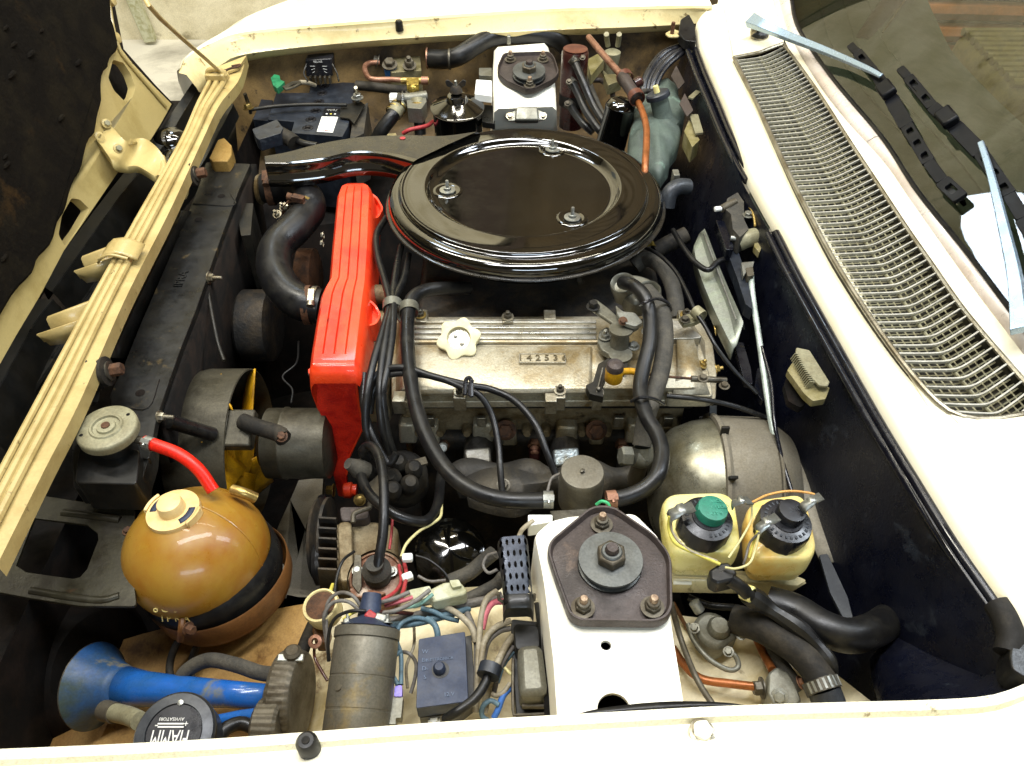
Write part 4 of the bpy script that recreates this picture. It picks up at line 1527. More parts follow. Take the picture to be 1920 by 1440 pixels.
for a, c in ((1008, 548), (1055, 545), (960, 550), (1092, 556)):
    q = B()
    p = P(a, c - 12, -.15)
    q.lathe([(.010, 0), (.009, .018), (.004, .022), (.004, .034), (0, .034)], p, (random.uniform(-.4, .4), -.4, 1), 12)
    q.o('carburettor_jet', 'horn_grey', af)

# ================================================================ red cam belt cover
tb = thing('timing_belt_cover', 'bright red cast timing belt cover standing at the front of the engine', 'belt cover', P(635, 620, -.1))
zc = -.068
sec = [(343, 648, 684), (348, 636, 695), (362, 630, 698), (450, 621, 695), (520, 615, 691), (534, 606, 690), (550, 599, 688), (600, 590, 682), (655, 581, 676), (680, 578, 673)]
q = B()
rows = []
dense = []
for i in range(len(sec) - 1):
    for k in range(3):
        t = k / 3
        dense.append(tuple(a + (c - a) * t for a, c in zip(sec[i], sec[i + 1])))
dense.append(sec[-1])
for i, (py, xl, xr) in enumerate(dense):
    z = zc - (.02 if i == 0 else .006 if i == 1 else 0)
    a, c = P(xl, py, z), P(xr, py, z)
    w_ = (c - a)
    row = [a + V((.002, 0, -.055)), a + V((-.001, 0, -.02)), a + w_ * .02 + V((0, 0, -.007)), a + w_ * .09 + V((0, 0, -.0005))]
    for g_ in (.27, .49, .71):
        gd = .0028 if 3 < i < len(dense) - 3 else 0
        row += [a + w_ * (g_ - .018), a + w_ * g_ + V((0, 0, -gd)), a + w_ * (g_ + .018)]
    row += [a + w_ * .91, a + w_ * .98 + V((0, 0, -.006)), a + w_ + V((.003, 0, -.022)), a + w_ + V((.006, 0, -.06))]
    rows.append(row)
last = rows[-1]
for dy, dz in ((-.006, -.002), (-.012, -.012), (-.014, -.024)):
    rows.append([p + V((0, dy, min(dz, 0))) for p in last])
first = [p + V((0, .006, -.03)) for p in rows[0]]
q.grid([first] + rows)
q.o('upper_cover', 'red_paint', tb, sharp=42)
# bottom flange
slab(tb, 'cover_flange', [(577, 690), (673, 690), (670, 712), (640, 712), (612, 701), (578, 701)], -.098, .004, 'red_paint', bev=.0012, r=.004)
slab(tb, 'flange_gasket', [(577, 694), (673, 694), (670, 716), (640, 716), (612, 705), (578, 705)], -.103, .003, 'rubber', r=.004)
bolt(tb, (622, 702, -.097), 9, m='steel_dark', stud=.008)
# lower cover, hanging nearly upright
yl = P(630, 712, -.106).y
low = [(581, 706), (668, 716), (673, 762), (681, 800), (676, 812), (654, 858), (650, 890), (651, 932), (634, 932), (622, 880), (612, 830), (606, 790), (588, 752)]
q = B()
pp = [PL(a, c, P(630, 712, -.108), V((0, -1, .12))) for a, c in low]
q.prism(rpoly(pp, .003, 2), (0, .010, 0))
q.o('lower_cover', 'red_rough', tb, bev=.002)
q = B()
q.tube([pp[1], pp[2], pp[3], pp[4], pp[5], pp[6]], .0016, 6, 0)
q.o('cover_edge', 'red_paint', tb)
q = B()
e_ = PL(655, 915, P(630, 712, -.108), V((0, -1, .12)))
q.lathe([(.010, -.008), (.012, -.006), (.012, .004), (.009, .006), (.009, .012), (0, .012)], e_ + V((0, -.004, 0)), (1, 0, 0), 18)
q.o('lower_mount', 'red_paint', tb)
bolt(tb, e_ + V((-.022, -.004, 0)), 9, h=.01, ax=(-1, 0, 0), m='plated_gold')
bolt(tb, e_ + V((.018, -.02, -.002)), 8, h=.004, ax=(0, -.7, .7), m='plated_gold', name='screw')
# ears
for (a, c), w_ in (((694, 388), 26), ((690, 588), 26)):
    p = P(a, c, -.10)
    m_ = mp(p)
    q = B()
    pts = [P(a - 30, c - 42, -.078), P(a - 10, c - 36, -.082), P(a + 14, c - 18, -.088), P(a + 25, c + 2, -.092), P(a + 16, c + 20, -.094), P(a - 26, c + 28, -.090)]
    tp = rpoly(pts, .006, 3)
    cc = P(a - 2, c + 1, -.096)
    q.grid([[x + V((0, 0, -.03)) for x in tp], tp, [x.lerp(cc, .14) for x in tp], [x.lerp(cc, .16) + V((0, 0, -.012)) for x in tp]], cu=True)
    q.face(list(q.b.verts)[-len(tp):])
    q.o('cover_ear', 'red_paint', tb, sharp=40)
    bolt(tb, P(a, c + 2, -.106), 8, m='steel_dark', stud=.005)
for a, c in ((607, 441), (606, 456)):
    bolt(tb, P(a, c, -.11), 5, ax=(-1, 0, 0), m='steel')

# ================================================================ radiator, cap, shroud, fan
ra = thing('radiator', 'long black radiator top tank and brackets running across the nose', 'radiator', P(380, 560, -.08))
ztk = -.075
slab(ra, 'top_plate', [(386, 304), (470, 307), (450, 352), (424, 420), (400, 486), (368, 580), (340, 650), (312, 730), (292, 790), (280, 860), (226, 858), (206, 740), (230, 690), (262, 610), (310, 500), (352, 400), (372, 350)], ztk, .012, 'black_satin', bev=.002, r=.004)
q = B()
a_ = line([(340, 396, -.06), (300, 470, -.06), (250, 570, -.06), (202, 672, -.06)], 10)
b_ = line([(364, 396, -.085), (328, 470, -.085), (280, 570, -.085), (236, 672, -.085)], 10)
q.grid([[p + V((0, 0, -.05)) for p in a_], a_, [p + V((.004, 0, 0)) for p in a_], b_])
q.o('front_flange', 'black_paint', ra, solid=.0015)
q = B()
c_ = line([(470, 307, ztk - .01), (400, 486, ztk - .01), (340, 650, ztk - .01), (292, 790, ztk - .01)], 12)
q.grid([c_, [p + V((-.03, 0, -.35)) for p in c_]])
q.o('core', 'bay_dark', ra, solid=.01)
# stamped plates and fluted details
for poly in ([(362, 382), (438, 385), (432, 362)], [(232, 764), (278, 764), (298, 712)]):
    q = B()
    q.tube([P(a, c, ztk + .0005) for a, c in poly], .0012, 6, 4)
    q.o('stamped_edge', 'black_paint', ra)
for a, c in ((415, 368), (372, 412), (263, 737)):
    q = B()
    q.lathe([(.006, .0006), (0, .0008)], P(a, c, ztk), n=14)
    q.o('slot', 'bay_dark', ra)
dxx = (P(300, 600, ztk) - P(345, 500, ztk)).normalized()
text('IPRA', ra, 'black_paint', P(340, 523, ztk + .001), -dxx, V((0, 0, 1)).cross(-dxx), .018, .0008, 'stamp')
for a, c in ((392, 521), (298, 781)):
    bolt(ra, (a, c, ztk - .002), 8, ax=(1, -.15, .1), h=.006, m='steel', stud=.012, name='tank_bolt')
# mounts
for a, c, lab in ((356, 328, 'rubber radiator mount with a rusty bolt at the far end of the front panel'), (190, 698, 'rubber radiator mount with a rusty square bolt nearer the filler cap')):
    mm_ = thing('radiator_mount', lab, 'mount', P(a, c, -.02), 'radiator mounts')
    p = P(a, c, -.022)
    ax = V((1, .1, .15))
    B().lathe([(.004, -.014), (.019, -.013), (.021, -.008), (.019, -.003), (.014, -.002), (.014, .002), (.018, .003), (.018, .008), (.010, .010), (0, .010)], p, ax, 24).o('rubber_bush', 'rubber_dull', mm_)
    B().lathe([(.012, .010), (.012, .012), (.006, .013)], p, ax, 18).o('washer', 'steel_dark', mm_)
    B().hexa(p + V(ax).normalized() * .012, ax, .0082, .014).o('bolt_head', 'rust', mm_, bev=.0006)
    q = B()
    q.prism(rpoly([p + V((-.018, .016, -.002)), p + V((-.004, .020, .0)), p + V((.0, -.03, -.02)), p + V((-.018, -.03, -.02))], .005), (-.004, 0, -.006))
    q.o('tab', 'tan_panel' if a > 300 else 'black_satin', mm_)
rc = thing('pressure_cap', 'round dull metal radiator cap with a rusty centre', 'cap', P(200, 806, -.03))
p = P(199, 800, -.028)
r = pxr(56, p)
B().lathe([(r * .9, -.012), (r * .99, -.011), (r, -.004), (r * .985, -.001), (r * .93, .0005), (r * .56, .0003), (r * .52, .002), (r * .46, .002), (r * .43, -.0005), (r * .32, -.001), (r * .29, .0015), (r * .16, .002), (0, .002)], p, (0, .0, 1), 48).o('cap_disc', 'vent_grey', rc, sharp=50)
B().lathe([(r * .145, .0015), (r * .14, .0035), (0, .0042)], p, n=20).o('cap_rivet', 'rust', rc)
for a, c in ((240, 777), (152, 816)):
    B().lathe([(.0022, 0), (0, .0008)], P(a, c, -.0275), n=10).o('punch_mark', 'bay_dark', rc)
B().lathe([(r * .62, -.06), (r * .62, -.01)], p, n=30).o('cap_neck', 'black_paint', rc)
slab(ra, 'filler_box', [(148, 842), (262, 842), (256, 908), (140, 905)], -.062, .05, 'black_paint', bev=.004, r=.006)
slab(ra, 'side_plate', [(133, 790), (286, 800), (282, 850), (260, 920), (138, 915)], -.078, .03, 'black_satin', bev=.002, r=.004)
# red overflow hose
rh = thing('overflow_hose', 'short bright red rubber hose leaving the radiator neck by a steel clip', 'hose', P(340, 850, -.05))
pts = [P(256, 824, -.045), P(272, 828, -.045), P(296, 836, -.045), P(336, 852, -.05), P(372, 880, -.062), P(400, 920, -.08)]
hose('hose', None, None, pts[1:], 12, 'red_hose', par=rh, n=16)
hose('neck', None, None, pts[:3], 8, 'steel_dark', par=rh)
band(rh, P(280, 832, -.045), pts[2] - pts[0], pxr(12.5, pts[1]), .010, 'zinc')
# fan shroud, blades, motor
fs = thing('cooling_fan', 'electric cooling fan: grey shroud, yellow blades and dark motor beside the radiator', 'fan', P(470, 800, -.2))
cz = -.235
cy = P(500, 800, -.18).y + .01
xs0, xs1 = P(372, 740, -.2).x, P(500, 740, -.2).x
Rf = .112
q = B()
q.lathe([(Rf * .93, 0), (Rf * .96, .01), (Rf, .03), (Rf * 1.0, .085), (Rf * .985, .086), (Rf * .97, .03)], V((xs0, cy, cz)), (1, 0, 0), 64)
q.o('shroud', 'shroud_grey', fs, sharp=50)
for px_ in (405, 452):
    p = P(px_, 806, -.150)
    q = B()
    q.box(p, (.036, .052, .02), rot=(R(20), 0, 0))
    q.o('shroud_clamp', 'shroud_grey', fs, bev=.003)
for k in range(6):
    a = 2 * PI * k / 6 + .42
    q = B()
    rows = []
    for j in range(7):
        rr = .035 + (.072) * j / 6
        w_ = .022 + .012 * j / 6
        rad = V((0, math.cos(a), math.sin(a)))
        tan = V((0, -math.sin(a), math.cos(a)))
        c = V((xs0 + .066, cy, cz)) + rad * rr
        rows.append([c + tan * w_ * s_ + V((.016 * s_ + .006 * s_ * s_, 0, 0)) for s_ in (-1, -.5, 0, .5, 1)])
    q.grid(rows)
    q.o('fan_blade', 'fan_yellow', fs, solid=.002)
B().lathe([(.0, -.0), (.038, .0), (.042, .006), (.042, .02), (.0, .02)], V((xs0 + .056, cy, cz)), (1, 0, 0), 36).o('fan_hub', 'fan_yellow', fs)
cm = P(550, 836, -.19)
xm0, xm1 = P(482, 836, -.19).x, P(606, 836, -.19).x
B().lathe([(0, -.006), (.036, -.004), (.040, 0), (.050, .004), (.050, (xm1 - xm0) * .28), (.0515, (xm1 - xm0) * .3), (.0515, (xm1 - xm0) * .34), (.050, (xm1 - xm0) * .36), (.050, xm1 - xm0), (.03, xm1 - xm0 + .006), (0, xm1 - xm0 + .006)], V((xm0, cm.y + .03, cm.z - .03)), (1, 0, 0), 48).o('motor', 'shroud_grey', fs, sharp=40)
hose('motor_band', None, None, [P(455, 790, -.135), P(480, 800, -.132), P(520, 812, -.13), P(532, 822, -.13)], 16, 'rubber_dull', par=fs)
bolt(fs, (528, 818, -.125), 8, m='rust', ax=(.2, -.5, 1))
# stay between radiator and shroud
hose('shroud_stay', 'thin dark stay rod from the radiator bolt down to the fan shroud', 'rod', [(388, 528, -.085), (396, 580, -.10), (408, 640, -.12), (420, 676, -.13)], 4, 'black_metal')
hose('shroud_stay', 'thick black stay bar from the radiator side to the fan shroud', 'rod', [(318, 790, -.09), (350, 800, -.11), (400, 815, -.14)], 14, 'rubber', n=10)

# ================================================================ radiator top hose
th = thing('radiator_hose', 'fat curved black radiator hose with rusty clamps left of the red cover', 'hose', P(530, 480, -.12))
pts = [P(500, 352, -.115), P(540, 352, -.105), P(572, 366, -.10), P(580, 392, -.10), P(556, 424, -.10), P(520, 462, -.105), P(514, 505, -.11), P(535, 545, -.115), P(566, 568, -.12), P(600, 575, -.125)]
b_ = B()
b_.tube(pts, .0268, 22, 8)
b_.o('hose_body', 'rubber', th, sharp=70)
band(th, P(563, 404, -.10), P(540, 440, -.10) - P(574, 392, -.10), .0275, .010, 'rust')
band(th, P(570, 396, -.10), P(548, 430, -.10) - P(574, 392, -.10), .027, .006, 'plated_gold', screw=False)
band(th, P(578, 572, -.124), V((1, 0, 0)), .0272, .010, 'rust', screw=False)
band(th, P(593, 572, -.124), V((1, 0, 0)), .0262, .008, 'steel')
band(th, P(508, 352, -.112), V((1, .1, 0)), .028, .012, 'rust')
B().lathe([(.0, 0), (.024, .0), (.027, .006), (.020, .008), (.020, .03)], P(484, 355, -.115), (1, 0, 0), 28).o('flange_end', 'alu_dirty', th)
for a, c in ((532, 388), (520, 402)):
    bolt(th, (a, c, -.09), 6, m='steel', ax=(-.2, -.5, 1), stud=.006)
# pulley / black drum behind the hose
q = B()
q.lathe([(0, .0), (.04, .0), (.05, .004), (.05, .03), (.04, .034), (0, .034)], P(560, 520, -.22), (1, 0, .0), 40)
tag(q.o('pulley', 'rust'), 'rust stained crankshaft side pulley half hidden behind the fat black hose', 'pulley')
q = B()
q.lathe([(.0, 0), (.055, .0), (.06, .005), (.06, .05), (.05, .056), (0, .056)], P(455, 610, -.24), (1, 0, 0), 40)
tag(q.o('alternator', 'cast_dark'), 'dark alternator body in shadow behind the radiator', 'alternator')
slab(None, 'x', [(440, 380), (475, 381), (470, 440), (452, 442)], -.10, .25, 'black_metal', bev=.002) and None
o_ = bpy.data.objects['x']
o_.name = 'support_post'
tag(o_, 'dark flat topped steel post beside the radiator below the intake snout', 'bracket')

# ================================================================ expansion tank
et = thing('expansion_tank', 'round amber plastic coolant expansion tank with a cream cap', 'tank', P(375, 1050, -.17))
c = P(372, 1036, -.155)
rt = pxr(131, c)
M3 = frame(V((.10, .28, .95)))
B().ball(c, rt, 48, (1.0, 1.02, .90), M3).o('tank_body', 'amber', et, sharp=80)
ax = (M3 @ V((0, 0, 1)))
da = (P(350, 950, -.09) - c).normalized()
db = (P(480, 1018, -.12) - c).normalized()
db = (db - da * db.dot(da)).normalized()


def ell(d):
    l_ = M3.transposed() @ d
    k_ = 1 / math.sqrt(l_.x ** 2 + (l_.y / 1.02) ** 2 + (l_.z / .9) ** 2)
    return c + d * rt * k_ * .9995


q = B()
q.tube([ell(da * math.cos(2 * PI * i_ / 72) + db * math.sin(2 * PI * i_ / 72)) for i_ in range(73)], .0011, 6, 0)
q.o('mould_seam', 'amber', et)
# seam

# strap ring
sx = V((-.42, .55, .72)).normalized()
q = B()
q.lathe([(rt * .86, -.062), (rt * .95, -.058), (rt * 1.01, -.046), (rt * 1.03, -.024), (rt * 1.015, -.022), (rt * 1.0, -.026)], c + V((.012, -.003, -.012)), V((-.16, .16, .97)), 80)
q.o('strap_ring', 'strap_brown', et, sharp=50)
q = B()
q.lathe([(rt * .95, -.006), (rt * 1.0, -.014), (rt * 1.008, -.034), (rt * .9, -.06)], c + V((.005, 0, -.006)), V((-.16, .16, .97)), 80)
q.o('gap_shade', 'rubber', et)  # black ring standing for the shadow between tank and strap
bolt(et, P(352, 1178, -.16), 9, ax=(.8, -.4, .2), h=.008, m='rust')
q = B()
q.tube([P(342, 1160, -.16), P(340, 1180, -.165), P(338, 1200, -.18)], .004, 8)
q.o('strap_tab', 'strap_brown', et)
cap = c + (P(325, 958, -.155 + rt * .9) - c).normalized() * rt * .93
ca = (cap - c).normalized().lerp(V((0, 0, 1)), .45).normalized()
rc_ = pxr(50, cap)
q = B()
q.lathe([(rc_ * .85, -.014), (rc_ * .96, -.012), (rc_, -.004), (rc_ * .98, .0005), (rc_ * .5, .001), (rc_ * .48, .010), (rc_ * .44, .0135), (rc_ * .36, .0145), (0, .0145)], cap, ca, 48)
q.o('tank_cap', 'cap_cream', et, sharp=45)
Mc = frame(ca)
for s_ in (.7, .7 + PI):
    q = B()
    q.lathe([(rc_ * .96, -.010), (rc_ * 1.08, -.010), (rc_ * 1.08, .003), (rc_ * .96, .003)], cap, ca, 10, arc=(s_ + .1, s_ + .9))
    q.o('cap_lug', 'cap_cream', et, solid=.002)
    q = B()
    q.lathe([(rc_ * .62, .0014), (rc_ * .86, .0014)], cap, ca, 10, arc=(s_ - .05, s_ + .95))
    q.o('cap_slot', 'box_blue', et, solid=.0006, off=1)
for a_, k in ((3.5, .56), (4.4, .55)):
    q = B()
    q.lathe([(.0016, .0), (0, .0006)], cap + Mc @ V((rc_ * .46 * math.cos(a_), rc_ * .46 * math.sin(a_), .006)), Mc @ V((math.cos(a_), math.sin(a_), .2)), 8)
    q.o('vent_hole', 'bay_dark', et)
for k, (tx, py_) in enumerate((('I P R A', 1146), ('o O o', 1122))):
    p = PL(322 if k else 334, py_, c + V((0, -rt * .72, rt * .30)), V((0, -.9, .45)))
    dv = (p - c).normalized()
    p = c + dv * rt * 1.005
    text(tx, et, 'tank_amber', p, (1, .0, 0), V((0, .45, .9)), .011, .0004, 'moulded_letters')
hose('tank_hose', 'brass coloured pipe stub on the far side of the amber tank', 'pipe', [(436, 918, -.10), (456, 924, -.10), (480, 934, -.11)], 10, 'plated_gold', n=12)
for k, (a, c2) in enumerate(((318, 1230), (358, 1225))):
    hose('drain_hose', ('thin black drain hose under the amber tank, the left one', 'thin black drain hose under the amber tank, the right one')[k], 'hose', [(a + 34, 1180, -.20), (a + 12, 1210, -.215), (a, 1250, -.23), (a + 6, 1300, -.24)], 7, 'rubber_dull', group='drain hoses under the tank')
# ================================================================ lower left: stay plate, horns
sp = thing('stay_plate', 'olive black pressed steel stay plate with a square opening left of the amber tank', 'bracket', P(150, 1030, -.13))
hole = [(64, 971), (163, 984), (183, 1000), (184, 1012), (163, 1067), (150, 1082), (136, 1085), (50, 1073), (30, 1060)]
slab(sp, 'plate', [(60, 926), (150, 940), (254, 954), (250, 1000), (250, 1080), (256, 1137), (150, 1136), (60, 1122), (-60, 1100), (-80, 1000), (0, 950)], -.125, .004, 'stay_olive', bev=.0015, r=.006,
     holes=[[(a, c) for a, c in hole]])
for pts in ([(118, 962), (170, 968), (226, 976)], [(58, 1108), (130, 1120), (190, 1126), (224, 1118)]):
    hose('pressed_bead', None, None, [P(a, c, -.126) for a, c in pts], 8, 'stay_olive', par=sp)
bolt(sp, (240, 996, -.124), 7, m='rust')
slab(sp, 'under_rail', [(60, 985), (120, 990), (60, 1075), (16, 1070)], -.22, .01, 'tan_panel', bev=.002)

bh_ = thing('air_horn', 'blue trumpet horn with worn paint and a ribbed grey compressor end', 'horn', P(350, 1300, -.18))
a0, a1 = P(176, 1286, -.225), P(506, 1306, -.16)
dv = (a1 - a0)
ln = dv.length
q = B()
prof = [(.0225, .044), (.0185, .07), (.016, .11), (.0135, ln * .8), (.012, ln)]
B().lathe([(.046, .0), (.047, .001), (.0445, .004), (.0375, .012), (.030, .024), (.0255, .035), (.0225, .044)], a0, dv, 48).o('bell', 'blue_dirty_dim', bh_, sharp=60, solid=.001)
q.lathe(prof, a0, dv, 48)
q.o('trumpet', 'blue_paint', bh_, sharp=60, solid=.001)
q = B()
q.tube([a0 + frame(dv) @ V((.046 * math.cos(2 * PI * k / 40), .046 * math.sin(2 * PI * k / 40), 0)) for k in range(41)], .0014, 6, 0)
q.o('bell_rim', 'steel_dark', bh_)
ce = P(548, 1306, -.155)
rd = .045
q = B()
rows = []
axd = V((1, -.05, .06)).normalized()
Mf = frame(axd)
for rr, hh in ((.014, -.012), (.020, -.008), (.026, -.004), (rd * .96, 0), (rd, .004), (rd, .020), (rd * .96, .024), (rd * .92, .025), (rd * .88, .0255), (.0, .0265)):
    rows.append([ce + axd * (hh - .014) + Mf @ V(((rr * (1 + (.018 if (k % 4 < 2 and .003 < hh < .021) else 0))) * math.cos(2 * PI * k / 160), (rr * (1 + (.018 if (k % 4 < 2 and .003 < hh < .021) else 0))) * math.sin(2 * PI * k / 160), 0)) for k in range(160)])
q.grid(rows, cu=True)
q.o('ribbed_end', 'horn_grey', bh_, sharp=30)
hose('end_elbow', None, None, [P(500, 1306, -.16), P(520, 1300, -.155), P(532, 1290, -.15)], 20, 'horn_grey', par=bh_)
q = B()
q.box(P(545, 1234, -.115), (.026, .008, .004))
q.o('clip', 'zinc', bh_, bev=.001)
B().lathe([(.009, 0), (.009, .014), (.006, .017), (0, .017)], P(552, 1238, -.125), (0, .2, 1), 16).o('terminal', 'horn_grey', bh_)
hose('air_pipe', 'dark ringed rubber air pipe curving over to the blue horn compressor', 'pipe', [(330, 1290, -.20), (350, 1258, -.185), (390, 1238, -.17), (440, 1246, -.16), (490, 1262, -.155), (530, 1264, -.15)], 14, 'rubber_grey', n=14, rib=None)
hose('air_pipe', 'flat dark brown pipe rising behind the horn compressor', 'pipe', [(560, 1240, -.14), (575, 1200, -.15), (592, 1160, -.16), (604, 1120, -.17)], 12, 'rubber_dull', n=12)
# lower second horn
fh = thing('disc_horn', 'round black disc horn with white lettering cut by the wing edge', 'horn', P(325, 1370, -.11))
hc = P(326, 1374, -.105)
nn_ = V((0, -.14, 1)).normalized()
rh_ = pxr(74, hc)
B().lathe([(rh_ * .98, -.03), (rh_ * 1.0, -.010), (rh_, -.003), (rh_ * .97, .0), (rh_ * .72, .001), (rh_ * .70, -.0015), (0, -.001)], hc, nn_, 56).o('horn_body', 'horn_black', fh, sharp=40)
B().lathe([(rh_ * .69, -.0012), (rh_ * .69, .0002), (0, .0004)], hc, nn_, 48).o('badge_disc', 'cap_black', fh)
B().lathe([(rh_ * .985, -.004), (rh_ * 1.03, -.003), (rh_ * 1.03, -.007), (rh_ * .99, -.009)], hc, nn_, 56).o('worn_rim', 'steel_dark', fh)
bolt(fh, PL(339, 1318, hc, nn_), 6, h=.001, ax=nn_, m='zinc', name='screw', wash=False)
xd, yd = V((-1, 0, 0)), V((0, -1, -.14))
fm = text('F I A M M'.replace(' ', ''), fh, 'print_white', PL(318, 1383, hc + nn_ * .0008, nn_), xd, yd, .0215, .0002)
cx_ = sum(v.co.x for v in fm.data.vertices) / len(fm.data.vertices)
for v in fm.data.vertices:
    v.co.x = cx_ + (v.co.x - cx_) * .56
for k_, (a, c, ww) in enumerate(((320, 1363, 43), (320, 1357, 43))):
    q = B()
    q.box(PL(a, c, hc + nn_ * .0008, nn_), (ww * .00056, .0014, .0004))
    q.o('badge_line', 'print_white', fh)
text('AVVISATORI', fh, 'print_white', PL(322, 1348, hc + nn_ * .0008, nn_), xd, yd, .0042, .0002)
text('+', fh, 'print_white', PL(349, 1356, hc + nn_ * .0008, nn_), xd, yd, .008, .0002)
text('-', fh, 'print_white', PL(293, 1362, hc + nn_ * .0008, nn_), xd, yd, .010, .0002)
hose('horn_spout', None, None, [P(262, 1352, -.14), P(240, 1342, -.155), P(206, 1334, -.175)], 17, 'vent_grey', par=fh, n=16)
hose('horn_spout_end', None, None, [P(216, 1337, -.17), P(196, 1332, -.18)], 19, 'horn_grey', par=fh, n=16)
sh = thing('air_horn', 'small second horn end with a ribbed rim beside the lower blue stub', 'horn', P(490, 1360, -.15))
hose('blue_stub', None, None, [P(410, 1352, -.16), P(450, 1344, -.155), P(480, 1340, -.15)], 12, 'blue_paint', par=sh)
q = B()
rows = []
cs = P(506, 1360, -.14)
for rr, hh in ((.018, -.014), (.024, -.010), (.025, .010), (.022, .013), (0, .014)):
    rows.append([cs + Mf @ V((rr * (1 + .03 * (k % 4 < 2)) * math.cos(2 * PI * k / 96), rr * (1 + .03 * (k % 4 < 2)) * math.sin(2 * PI * k / 96), 0)) + axd * hh for k in range(96)])
q.grid(rows, cu=True)
q.o('ribbed_end', 'horn_grey', sh, sharp=30)
hose('horn_cable', 'thick black cable under the horn beside the wing edge', 'cable', [(404, 1392, -.14), (424, 1366, -.14), (452, 1356, -.145), (480, 1366, -.15)], 13, 'rubber')
# dark headlamp housings in shadow
q = B()
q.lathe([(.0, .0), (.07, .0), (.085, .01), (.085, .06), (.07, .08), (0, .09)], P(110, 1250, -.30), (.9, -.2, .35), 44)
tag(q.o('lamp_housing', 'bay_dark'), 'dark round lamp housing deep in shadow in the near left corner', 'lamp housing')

# ================================================================ coil, distributor, wiring side
ic = thing('ignition_coil', 'big grey cylindrical ignition coil in the foreground beside the blue black box', 'ignition coil', P(670, 1270, -.12))
ca0, ca1 = P(690, 1178, -.095), P(664, 1400, -.130)
ax = (ca0 - ca1)
L_ = ax.length
rr_ = pxr(61, (ca0 + ca1) / 2)
q = B()
q.lathe([(rr_ * .96, 0), (rr_ * 1.0, .002), (rr_ * 1.0, L_ * .28), (rr_ * .985, L_ * .285), (rr_ * .985, L_ * .30), (rr_, L_ * .305), (rr_, L_ * .56), (rr_ * .985, L_ * .565), (rr_ * .985, L_ * .575), (rr_, L_ * .58), (rr_, L_ * .88), (rr_ * .97, L_ * .9), (rr_ * 1.03, L_ * .905), (rr_ * 1.03, L_ * .985), (rr_ * .97, L_ * .995)], ca1, ax, 56)
q.o('coil_can', 'coil_grey', ic, sharp=35)
an_ = ax.normalized()
B().lathe([(rr_ * .98, 0), (rr_ * .8, .002), (rr_ * .55, .008), (rr_ * .38, .010), (rr_ * .32, .028), (rr_ * .30, .034), (rr_ * .22, .034), (0, .032)], ca0, an_, 32).o('coil_tower', 'box_blue', ic, sharp=40)
for s_ in (-1, 1):
    bolt(ic, ca0 + V((s_ * rr_ * .62, .0, .010)), 8, ax=an_, m='zinc', stud=.004, name='terminal')
q = B()
q.lathe([(.0035, 0), (.0035, .001), (.002, .0012), (0, .0012)], ca1 + frame(ax) @ V((0, 0, L_ * .42)) + V((-rr_ * .5, -.004, rr_ * .86)), V((-.4, 0, .9)), 14)
q.o('dimple', 'horn_grey', ic)
# distributor cap with king lead boot
dt = thing('distributor', 'rust stained round distributor cap with a rubber boot and two bright screws', 'distributor', P(706, 1078, -.16))
dc_ = P(706, 1082, -.155)
rD = pxr(52, dc_)
dn_ = V((0, -.15, 1)).normalized()
B().lathe([(rD * .9, -.035), (rD, -.03), (rD * 1.02, -.006), (rD * .97, .0), (rD * .9, .001), (rD * .88, -.002), (rD * .3, -.001), (0, -.001)], dc_, dn_, 44).o('cap_body', 'pcap', dt) if False else None
mat('pcap', '9a7f6c', .55, .1, c2='6d4226', sc1=24, lo=.42, hi=.58, bump=.4, bsc=200, c3='b8a894', sc3=30)
B().lathe([(rD * .9, -.035), (rD, -.03), (rD * 1.02, -.006), (rD * .97, .0), (rD * .9, .001), (rD * .88, -.002), (rD * .3, -.001), (0, -.001)], dc_, dn_, 44).o('cap_body', 'pcap', dt)
bt = P(707, 1072, -.145)
B().lathe([(.016, -.010), (.0165, -.002), (.0155, .0), (.0165, .002), (.0155, .004), (.0165, .006), (.014, .010), (.010, .014), (.010, .022), (0, .022)], bt, V((0, -.1, 1)), 24).o('boot', 'rubber_grey', dt)
for a, c in ((670, 1070), (735, 1072)):
    bolt(dt, PL(a, c, dc_ + dn_ * .004, dn_), 7, ax=dn_, m='wash_tan' if False else 'zinc', name='screw')
slab(dt, 'cap_clip', [(665, 1040), (677, 1040), (678, 1100), (672, 1112), (660, 1096)], -.146, .003, 'steel_dark', bev=.001)
slab(dt, 'base_plate', [(656, 1104), (672, 1098), (690, 1106), (724, 1112), (700, 1124), (662, 1118)], -.150, .006, 'pcap', bev=.001, jit=.001)
# ring edge
B().lathe([(rD * 1.04, -.004), (rD * 1.07, -.001), (rD * 1.04, .002)], dc_, dn_, 44).o('cap_ring', 'horn_grey', dt)
# ribbed oily engine part left of it (alternator / pump with cooling fins)
al = thing('alternator', 'oily ribbed alternator casting with a dark pulley under the red cover', 'alternator', P(660, 1010, -.22))
slab(al, 'casting', [(624, 980), (700, 975), (745, 985), (748, 1060), (700, 1085), (640, 1090), (620, 1085)], -.20, .12, 'alu_dirty', bev=.006, r=.01, jit=.002)
slab(al, 'casting_rim', [(632, 978), (660, 976), (662, 1085), (636, 1092)], -.185, .06, 'alu_dirty', bev=.005, r=.008, jit=.002)
B().lathe([(0, -.0), (.052, 0), (.054, .004), (.045, .008), (.054, .013), (.054, .017), (0, .018)], P(594, 1010, -.245), (1, 0, .02), 48).o('pulley', 'cast_dark', al, sharp=35)
for k in range(6):
    p = P(616, 992 + k * 19, -.20)
    q = B()
    q.box(p, (.022, .003, .05), rot=(0, R(6), 0))
    q.o('cooling_fin', 'cast_dark', al, bev=.0006)
slab(al, 'top_lug', [(636, 950), (690, 950), (692, 972), (640, 978)], -.185, .03, 'mount_brown', bev=.004, r=.006)
